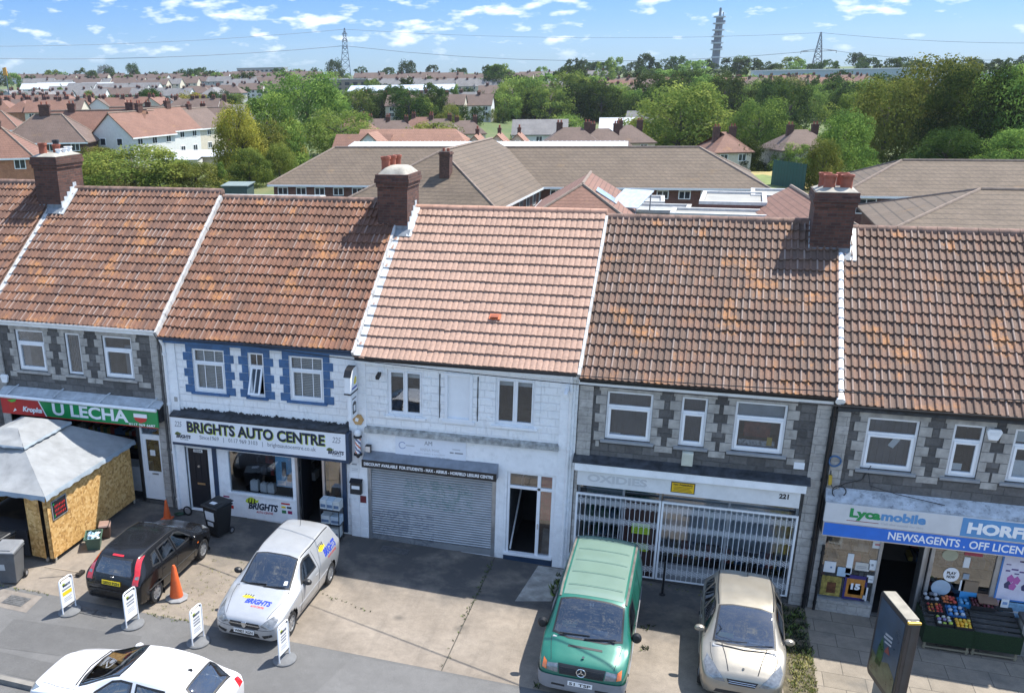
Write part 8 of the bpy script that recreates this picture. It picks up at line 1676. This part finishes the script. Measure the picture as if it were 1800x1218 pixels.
for i, (px, py, w, h, s, t, lb) in enumerate(BR): T_(px, py, w, h, s, t, lb, 'near', k=i)
for i, (px, py, w, h, lb) in enumerate(((1298,312,92,66,'dark green tree hiding the foot of the red roofed house by the lime tree'),(1392,314,84,60,'dark green tree in front of the brown roof beyond the lawn'),(1236,310,56,52,'green bush between the lime tree and the red roofed house'),(1075,262,70,34,'green tree in front of the white flat-looking roof'),(930,258,60,36,'green tree left of the grey roofed hall'),(1000,244,70,40,'green tree behind the brown hipped houses'),(1150,262,60,50,'green bush at the left foot of the lime tree'))): T_(px, py, w, h, 'dome', 'mid' if i % 2 else 'dark', lb, 'near' if i < 3 else 'mid', k=i)
# a nearly bare tree
P, mpp = at(1352, 312); t = thing('bare_tree', 'nearly leafless pale tree standing by the green sports fence', 'tree', P); mb = MB(); rnd = random.Random(8)
def grow(p, d, L, r, n):
    q = p+d*L; mb.tube([p, p.lerp(q, .5)+Vector((rnd.gauss(0,.03),rnd.gauss(0,.03),0))*L, q], [r, r*.8, r*.6], 5)
    if n:
        for k in range(3 if n > 1 else 4): e = (d+Vector((rnd.gauss(0,.42), rnd.gauss(0,.42), rnd.gauss(.12,.2)))).normalized(); grow(q, e, L*rnd.uniform(.6,.8), r*.6, n-1)
grow(Vector((0,0,0)), Vector((0,0,1)), 1.5, .14, 5); mb.build('trunk', M_BARKP, t)
V, F, A = crown_mesh('round', 40, 900, .014, 5); mb = MB(); mb.add([(x*4.6, y*4.6, z*5.4) for x, y, z in V], F); mb.build('crown', LM['grey'], t)
# belts of trees across the valley and along the skyline
rnd = random.Random(21)
BELT = [ # px range, base py range, size px range, count, tones, shape list, label, group
 (625,790,216,206,(39,56),11,['dark','mid','dark'],['round','wide'],'dark rounded tree in the belt left of centre beyond the school','trees left of centre beyond the school'),
 (760,920,226,206,(21,39),14,['dark','mid','light'],['dome','round'],'small bright tree among the roofs in the middle distance','small trees among the middle distance roofs'),
 (880,1130,216,196,(44,68),19,['dark','mid','mid'],['round','wide'],'green tree in the dense central belt across the valley','trees of the central belt'),
 (1130,1370,218,200,(54,72),14,['dark','dark','mid'],['round','wide'],'dark tree in the long belt left of the radio mast foot','trees of the long dark belt'),
 (1100,1420,284,266,(41,61),9,['mid','dark','light'],['round','dome'],'green tree between the lime tree and the far right houses','trees in front of the far right houses'),
 (1330,1520,226,194,(44,68),14,['mid','dark','grey'],['round','wide'],'tree beyond the lawn in front of the hill','trees beyond the lawn'),
 (120,420,206,188,(21,37),17,['dark','mid','light'],['round','wide','cone'],'tree among the roofs left of the tall conifer','trees among the left hand roofs'),
 (0,140,200,178,(20,30),6,['dark','mid'],['round','cone'],'small tree among the far left roofs','small trees at the far left'),
 (380,620,196,170,(21,36),10,['dark','mid'],['round','wide'],'tree around the big round tree and the conifers','trees around the big round tree'),
 (620,880,190,160,(20,37),20,['mid','dark'],['round','wide'],'tree around the long grey block','trees near the grey block'),
 (860,1150,184,150,(24,45),22,['dark','dark','mid'],['round','wide'],'dark tree on the far hillside between house rows','hillside trees between house rows'),
 (0,600,160,145,(17,29),24,['dark','mid','dark'],['round','wide'],'small dark tree on the far left hillside','trees of the left hillside'),
 (0,1000,146,140,(11,26),26,['dark','dark','mid'],['round','wide'],'tiny dark tree along the skyline','trees along the left skyline'),
 (1000,1460,142,130,(20,37),28,['dark','dark','mid'],['round','wide'],'dark tree of the wood along the right skyline','trees of the skyline wood'),
 (1490,1800,136,122,(15,33),20,['dark','dark'],['round','wide'],'dark tree of the hedge on the far right hill','trees on the far right hill'),
 (1150,1560,186,158,(23,41),22,['mid','dark','dark'],['round','wide'],'green tree below the far pale sheds','trees below the pale sheds')]
for (a, b_, p0, p1, sz, n, tones, shapes, lb, g) in BELT:
    for i in range(n):
        px = a+(b_-a)*(i+rnd.uniform(.1,.9))/n; py = rnd.uniform(p1, p0); s = rnd.uniform(*sz); far = py < 185
        T_(px, py, s*rnd.uniform(.9,1.35), s, rnd.choice(shapes), rnd.choice(tones), lb, 'far' if far else 'mid', g, k=rnd.randrange(3))
for (px, py, w, h, s, lb) in ((590,146,34,38,'round','dark round tree touching the left pylon'),(235,146,26,32,'round','rounded tree standing clear on the left skyline'),(868,168,52,50,'tall','tall dark tree group in the middle of the far hillside'),(715,150,38,40,'round','dark round tree right of the left pylon'),(1511,124,15,22,'round','single small tree standing alone on the bare hill'),(268,205,40,46,'round','dark tree in front of the pale roofs at the left'),(335,206,62,40,'round','yellow green round tree in front of the pale roofs'),(340,152,40,30,'dome','dark tree below the left skyline houses')): T_(px, py, w, h, s, 'gold' if 'yellow' in lb else 'dark', lb, 'mid', k=1)
# ------------------------------------------------------------------ houses
def ph(px, py, rot, L, W, ev, rg, hip, wall, roof, lab, group=None, simple=True, wins=None, chims=None, name='house', gwin=0):
    P, _ = at(px, py); ch = chims if chims is not None else [(0, 0, 1.0, .6, rg+.8)]
    return hall(name, lab, 'house', P, R(rot), L, W, ev, rg, hip, wall, roof, .35, wins if wins is not None else [(max(2, int(L/3)), 1.3, 1.1, 1.0), (max(2, int(L/3)), 1.3, 1.1, ev-1.5)], gwin, ch, simple, group)
NS = False
ph(12,345,25,9,8,4.9,7.9,(4,4),M_BRICKO,R_RED,'orange brick house cut by the left edge, nearest of the left houses',simple=NS); ph(4,272,20,10,8,4.8,7.8,(4,4),M_BRICKO,R_RED,'orange brick house further back at the left edge',simple=NS); ph(98,300,18,13,9,4.6,8.2,(4.5,4.5),M_BRICK,R_BRN,'house with a wide brown hipped roof above the odd-pot chimney',simple=NS,chims=[(-.5,0,1.6,.7,9.6)])
ph(180,290,14,16,8.5,4.9,8.4,(0,0),M_REND,R_RED,'white gabled house with a long red tiled roof',simple=NS,chims=[(-4,0,1.2,.7,9.5),(5.5,0,1.2,.7,9.5)],gwin=1); ph(240,292,84,11,8,4.9,8.2,(0,0),M_REND,R_RED,'white rendered wing with a pointed gable facing the terrace',simple=NS,chims=[(2,0,1.2,.7,9.4)],gwin=1); ph(290,278,84,11,8,4.9,8.3,(0,0),M_REND,R_RED,'second white gable, to the right of the first and further back',simple=NS,chims=[(2,0,1.2,.7,9.4)],gwin=1); ph(268,270,14,14,8,4.9,8.2,(0,0),M_BRICKO,R_RED,'red roofed house joining the two white gables',simple=NS)
ph(338,270,84,11,8,4.7,7.8,(0,0),M_RENDC,R_BRN,'cream house with a brown gable right of the white gables',simple=NS); ph(362,258,14,9,7.5,5,7.4,(0,0),plain('plum_render',(.16,.06,.07),.8),R_BRN,'plum coloured house behind the cream one',simple=NS)
t = thing('lean_to', 'pale corrugated lean-to roof right of the white gables', 'lean-to', at(350,302)[0], (0,0,R(12))); mb = MB(); mb.box(-5,5,-2,2,-.5,2.2); mb.build('wall', M_RENDC, t); mb = MB(); mb.hexa([(-5.3,-2.4,2.25),(5.3,-2.4,2.25),(5.3,2.3,2.9),(-5.3,2.3,2.9),(-5.3,-2.4,2.33),(5.3,-2.4,2.33),(5.3,2.3,2.98),(-5.3,2.3,2.98)]); mb.build('roof', R_WHT, t)
t = thing('lean_to', 'low white lean-to roof in front of the second white gable', 'lean-to', at(318,306)[0], (0,0,R(12))); mb = MB(); mb.box(-3,3,-1.5,1.5,-.5,2.0); mb.build('wall', M_REND, t); mb = MB(); mb.hexa([(-3.2,-1.8,2.05),(3.2,-1.8,2.05),(3.2,1.8,2.5),(-3.2,1.8,2.5),(-3.2,-1.8,2.13),(3.2,-1.8,2.13),(3.2,1.8,2.58),(-3.2,1.8,2.58)]); mb.build('roof', R_WHT, t)
ph(455,250,15,10,8,4.8,7.6,(0,0),M_REND,R_GRY,'small white house peeping out behind the conifers')
def pr(px, pyr, dist, rot, L, W, hh, hip, wall, roof, lab, group=None, chims=None, gwin=0):
    """a house whose ridge, seen over the school roofs, stands in this direction at this distance"""
    p = ray_at(px, pyr, dist); k = hh-2.6; ch = chims if chims is not None else [(-L*.2,0,1.,.6,hh+.8),(L*.25,0,1.,.6,hh+.8)]
    return hall('house', lab, 'house', (p.x, p.y, p.z-hh), R(rot), L, W, k, hh, hip, wall, roof, .35, [(max(2, int(L/3)), 1.3, 1.1, k-1.6)], gwin, ch, True, group)
def ray_at(px, py, dist):
    r, u, w = camframe(); d = w+r*((px-900-CAM['sx'])/CAM['f'])-u*((py-609-CAM['sy'])/CAM['f']); return CAM['C']+d*(dist/math.hypot(d.x, d.y))
pr(735,227,150,5,17,9,6,(0,3),M_RENDC,R_ORG,'long low red tiled building behind the pale metal roof',chims=[]); pr(655,232,142,95,5,6,5.5,(0,0),M_REND,R_ORG,'small gabled porch roof at the left of the long low red building',chims=[]); pr(640,236,150,5,8,8,5,(0,0),M_RENDC,R_RED,'red roofed strip left of the small gabled porch',chims=[])
for i, (px, py) in enumerate(((838,236),(877,234),(912,233))): pr(px, py, 150+i*4, 97, 7, 5.5, 7, (0,0), M_RENDC, R_ORG, ['orange gabled house, leftmost of three behind the school ridge','orange gabled house with a chimney, middle of three behind the school ridge','orange gabled house, rightmost of three behind the school ridge'][i], chims=[(1,0,.9,.5,7.7)], gwin=1)
for i, (px, py, d, L, rf, lb) in enumerate(((1005,224,172,10,R_BRN,'brown hipped house left of the lime tree, nearest the pale metal roof'),(1060,226,178,9,R_BRN,'brown hipped house nearest the lime tree on its left'),(1105,220,190,8,R_BRN,'brown roofed house behind the left edge of the lime tree'),(1408,228,175,9,R_BRN,'brown roof with two chimneys beyond the lawn'),(1272,232,170,6,R_RED,'red roof with a chimney just right of the lime tree'))): pr(px, py, d, 10+i*4, L, 8, 8, (3.5,3.5), M_RENDC, rf, lb)
pr(950,210,215,8,11,9,7.5,(0,0),M_REND,R_GRY,'grey roofed hall with pale walls left of the brown hipped houses',chims=[]); pr(1088,207,235,5,8,8,6,(0,0),M_REND,R_WHT,'white flat-looking roof right of the brown hipped houses',chims=[]); pr(1132,195,240,-5,7,7,7,(0,0),M_RENDG,R_GRY,'grey gabled house left of the lime tree top',chims=[])
for i in range(6): pr(620+38*i+7*(i%2), 206+3*(i%3), 235+8*(i%2), 6+5*(i%3), 9.5, 8, 7.6, (3,3), M_RENDC, R_BRN if i % 3 else R_RED, 'brown roofed house with chimneys in the row beyond the long low red building', 'brown roofs left of centre')
ROWS = [ # px0, px1, base py, n, rot, L, roofs, walls, label, group, ridge
 (10,150,226,8,16,12,[R_BRN,R_RED],[M_BRICKO,M_RENDC],'brown roofed house with chimneys in the rows at the left','left rows of brown roofed houses',7.9),
 (0,135,210,7,16,12,[R_BRN,R_RED],[M_BRICKO,M_RENDC],'brown roofed house in the second row at the left','second left row of brown roofed houses',7.9),
 (150,290,222,6,12,11,[R_BRN,R_RED],[M_RENDC,M_REND],'brown roofed house behind the white gables','rows behind the white gables',7.9),
 (300,395,226,4,14,11,[R_BRN,R_BRN],[M_REND,M_RENDC],'brown roofed house between white gables and conifers','row left of the conifers',7.7),
 (0,115,190,6,12,12,[R_GRY],[M_REND,M_RENDG],'grey roofed pale house at the far left','grey roofed houses at the far left',7.2),
 (60,265,172,8,8,20,[R_WHT,R_GRY],[M_RENDG,M_REND],'long pale roofed terrace on the left valley side','pale roofed terraces',6.6),
 (150,420,184,9,8,15,[R_GRY,R_GRY,R_BRN],[M_REND,M_RENDG],'grey roofed house below the pale terraces','grey roofed houses below the pale terraces',7.2),
 (360,500,176,6,10,14,[R_BRN,R_GRY],[M_REND,M_RENDC],'house with pale walls above the big round tree','houses above the big round tree',7.2),
 (60,600,160,20,6,20,[R_BRN,R_BRN,R_GRY],[M_RENDC,M_RENDG],'far brown roofed row on the left hillside','left hillside rows',7.2),
 (20,560,148,20,5,22,[R_BRN,R_BRN],[M_RENDC,M_REND],'distant house row just below the left skyline','rows below the left skyline',7.4),
 (660,830,206,5,5,22,[R_GRY,R_BRN],[M_REND,M_RENDC],'long pale row in the middle distance','middle distance rows',7.0),
 (640,1040,168,15,6,17,[R_BRN,R_GRY,R_GRY],[M_RENDC,M_REND],'pale row of houses on the central hillside','central hillside rows',7.4),
 (640,1060,153,13,5,22,[R_BRN,R_BRN,R_GRY],[M_RENDC,M_REND],'brown row high on the central hillside','high central rows',7.4),
 (860,1130,188,11,8,13,[R_BRN,R_BRN],[M_RENDC,M_BRICK],'brown roofed house in the trees of the central hillside','houses among central trees',7.6),
 (1070,1340,172,14,6,15,[R_BRN,R_RED],[M_RENDC,M_REND],'brown roofed house above the long dark tree belt','houses above the dark tree belt',7.6),
 (1340,1520,170,9,8,13,[R_RED,R_BRN],[M_RENDC,M_REND],'red roofed house below the far pale sheds','houses below the pale sheds',7.6),
 ]
for (a, b_, py, n, rot, L, rf, wl, lb, g, rg) in ROWS:
    for i in range(n):
        px = a+(b_-a)*(i+rnd.uniform(.25,.75))/n
        ph(px, py+rnd.uniform(-5,4), rot+rnd.choice((0,0,0,90))*(L < 16)+rnd.uniform(-6,6), L*rnd.uniform(.85,1.15), 8, rg-2.8, rg, (rnd.choice((0,0,3.5)),)*2 if L < 16 else (0,0), rnd.choice(wl), rnd.choice(rf), lb, g, wins=[(max(3, int(L/3.2)), 1.5, 1.2, rg-4.5), (max(3, int(L/3.2)), 1.5, 1.2, .9)], chims=[(-L*.25,0,1.0,.6,rg+.7),(L*.28,0,1.0,.6,rg+.7)] if rf[0] not in (R_WHT,) else [])
def slab(name, lab, px, py, rot, L, W, h, wall, roof, teeth=0, cat='building', rows=3):
    P, _ = at(px, py); t = thing(name, lab, cat, P, (0,0,R(rot))); a = L/2; mb = MB(); mb.box(-a,a,-W/2,W/2,-3,h); mb.build('wall', wall, t); mb = MB()
    if teeth:
        for k in range(teeth): x = -a+L*k/teeth; w = L/teeth; mb.hexa([(x,-W/2-.4,h),(x+w*.96,-W/2-.4,h),(x+w*.96,W/2,h+1.6),(x,W/2,h+1.6),(x,-W/2-.4,h+.3),(x+w*.96,-W/2-.4,h+.3),(x+w*.96,W/2,h+2.4),(x,W/2,h+2.4)])
    else: mb.box(-a-.3,a+.3,-W/2-.3,W/2+.3,h+.002,h+.5)
    mb.build('roof', roof, t); n = int(L/4)
    for r in range(rows):
        mb = MB()
        for k in range(n): x = -a+L*(k+.5)/n; mb.box(x-1.1,x+1.1,-W/2-.08,-W/2+.02,.8+r*(h-.6)/rows,.8+r*(h-.6)/rows+1.3)
        mb.build('window_row', M_WIN, t)
slab('apartment_block', 'long grey block with a stepped pale blue roof right of the left pylon', 706, 180, 10, 46, 10, 4.6, M_RENDG, plain('blue_grey_panels', (.42,.47,.53), .45), 14, 'apartment block', 2); slab('apartment_block', 'flat topped grey block on the left skyline', 462, 141, 4, 40, 12, 9, M_RENDG, M_RENDG, 0, 'apartment block'); slab('apartment_block', 'plain brown block at the foot of the left pylon', 600, 172, 10, 28, 10, 8, plain('brown_block', (.25,.2,.17), .8), M_FELT, 0, 'apartment block')
slab('warehouse', 'pale grey shed, left of two below the right hill', 1392, 146, 3, 42, 15, 6, plain('pale_cladding', (.50,.54,.57), .5), R_WHT, 0, 'warehouse', 1); slab('warehouse', 'longer blue grey shed, right of two below the right hill', 1482, 147, 3, 78, 18, 6.5, plain('blue_grey_cladding', (.34,.40,.44), .5), R_WHT, 0, 'warehouse', 1); slab('warehouse', 'pale buildings at the far right below the hill hedge', 1750, 150, 3, 60, 14, 5, plain('pale_cladding', (.50,.54,.57), .5), R_WHT, 0, 'warehouse', 1)
# ------------------------------------------------------------------ pylons, mast and wires
M_PYL = plain('grey_blue_steel', (.13,.16,.20), .6, .3, var=.1)
def pylon(pxt, pyt, dist, wb, arms, lab, rot):
    top = ray_at(pxt, pyt, dist); z0 = terrain(top.x, top.y)-1; H = top.z-z0; t = thing('pylon', lab, 'pylon', (top.x, top.y, z0), (0,0,R(rot))); mb = MB(); n = 9; W = lambda k: wb*(1-k/n)**1.15+.5; hz = lambda k: H*(1-(1-k/n)**1.3)
    r = .22
    for k in range(n):
        a, b_, za, zb = W(k)/2, W(k+1)/2, hz(k), hz(k+1)
        for sx in (-1, 1):
            for sy in (-1, 1): mb.tube([(sx*a,sy*a,za),(sx*b_,sy*b_,zb)], r, 4)
            mb.tube([(sx*a,-a,za),(sx*b_,b_,zb)], r*.6, 4); mb.tube([(sx*a,a,za),(sx*b_,-b_,zb)], r*.6, 4); mb.tube([(-a,sx*a,za),(b_,sx*b_,zb)], r*.6, 4); mb.tube([(a,sx*a,za),(-b_,sx*b_,zb)], r*.6, 4); mb.tube([(-b_,sx*b_,zb),(b_,sx*b_,zb)], r*.6, 4)
    mb.build('lattice_tower', M_PYL, t)
    for (f, w) in arms:
        mb = MB(); z = H*f
        for s in (-1, 1): mb.tube([(0,-.4,z+1.4),(s*w,0,z)], r*.8, 4); mb.tube([(0,.4,z-.3),(s*w,0,z)], r*.8, 4); mb.tube([(0,-.4,z-.3),(s*w,0,z)], r*.8, 4); mb.tube([(s*w,0,z),(s*w,0,z-1.8)], .18, 4)
        mb.build('cross_arm', M_PYL, t)
    return top, z0, H
p1 = pylon(605.5, 50, 826, 8.5, [(.62,2.2),(.78,2.0),(.9,1.8)], 'lattice pylon left of centre rising out of the trees', 20); p2 = pylon(1443.5, 57, 800, 7.0, [(.55,11.5)], 'lattice pylon with wide arms on the right', 0)
def hv(pts, lab, r=.13):
    mb = MB(); P = []
    for i in range(len(pts)-1):
        a, b_ = ray_at(*pts[i]), ray_at(*pts[i+1])
        for k in range(16): P.append(a.lerp(b_, k/16))
    P.append(ray_at(*pts[-1])); mb.tube(P, r, 4); tag(mb.build('power_line', M_PYL), lab, 'power line', 'power lines along the skyline')
def cat_(x0, y0, x1, y1, sag, d0, d1, n=8): return [(x0+(x1-x0)*k/n, y0+(y1-y0)*k/n+sag*4*(k/n)*(1-k/n), d0+(d1-d0)*k/n) for k in range(n+1)]
hv(cat_(605.5,52,-60,82,8,826,760), 'upper power line left of the left pylon'); hv(cat_(605.5,81,-60,102,10,826,760), 'lower power line left of the left pylon', .18); hv(cat_(605.5,52,1443,58,12,826,800), 'upper power line between the two pylons', .1); hv(cat_(605.5,81,1432,90,22,826,800), 'lower power line between the two pylons', .16); hv(cat_(1454,88,1860,100,12,800,700), 'lower power line right of the right pylon', .12); hv(cat_(1443,58,1860,76,6,800,700), 'upper power line right of the right pylon', .1)
top = ray_at(1267, 14, 1450); bz = terrain(top.x, top.y)-4; H = top.z-bz; t = thing('radio_tower', 'tall concrete radio tower with stacked round platforms on the skyline', 'radio tower', (top.x, top.y, bz)); mb = MB(); mb.tube([(0,0,0),(0,0,H*.86)], [5.2,4.4], 16); mb.tube([(0,0,H*.86),(0,0,H)], [1.7,1.4], 8); mb.tube([(4.0,0,H*.8),(4.0,0,H*.93)], .7, 6); mb.build('concrete_shaft', plain('dark_blue_concrete', (.10,.12,.15), .8, var=.15), t)
mb = MB()
for k, f in enumerate((.24,.36,.46,.56,.66,.76,.86)): mb.lathe([(0,H*f-.9),(7.8-(k==0)*1.5,H*f-.9),(7.8-(k==0)*1.5,H*f+.9),(0,H*f+.9)], n=18)
mb.build('platform', plain('pale_blue_concrete', (.34,.39,.44), .8), t); mb = MB(); rnd = random.Random(4)
for k in range(22): a = rnd.uniform(0,6.28); z = H*rnd.choice((.36,.46,.56,.66,.76))+2.4; mb.lathe([(0,-1.2),(1.3,-1.2),(1.3,1.2),(0,1.2)], (6.4*math.cos(a),6.4*math.sin(a),z), 8)
mb.build('dish', M_PYL, t)
P, mpp = at(20, 196); t = thing('sign_mast', 'thin grey mast with an orange panel at the far left', 'mast', P); H = 72*mpp; mb = MB(); mb.tube([(0,0,-1),(-.1,0,H)], [.3,.16], 8); mb.build('pole', M_PYL, t); mb = MB(); mb.hexa([(-1.3,-.2,H-3),(.6,-.2,H-3.2),(.6,.2,H-3.2),(-1.3,.2,H-3),(-1.3,-.2,H-.2),(.3,-.2,H),(.3,.2,H),(-1.3,.2,H-.2)]); mb.build('panel', plain('orange_panel', (.6,.28,.04), .5), t)
P, mpp = at(46, 290); t = thing('utility_pole', 'dark telegraph pole among the houses at the left edge', 'pole', P); H = 62*mpp; mb = MB(); mb.tube([(0,0,-.5),(0,0,H)], .11, 8); mb.box(-.7,.7,-.05,.05,H-.6,H-.45); mb.build('pole', plain('dark_pole_wood', (.05,.04,.035), .9), t)
# ------------------------------------------------------------------ the summer air
def make_haze():
    m = bpy.data.materials.new('haze'); m.use_nodes = True; nt = m.node_tree; nt.nodes.remove(nt.nodes['Principled BSDF'])
    v = nt.nodes.new('ShaderNodeVolumePrincipled'); v.inputs['Color'].default_value = (.80,.88,1.0,1); v.inputs['Density'].default_value = HAZE; v.inputs['Anisotropy'].default_value = .2
    nt.links.new(v.outputs[0], nt.nodes['Material Output'].inputs['Volume'])
    mb = MB(); mb.box(-2990, 2990, -590, 3190, -6, 110); o = mb.build('haze', m); tag(o, kind='stuff')
HAZE = .00007
make_haze()
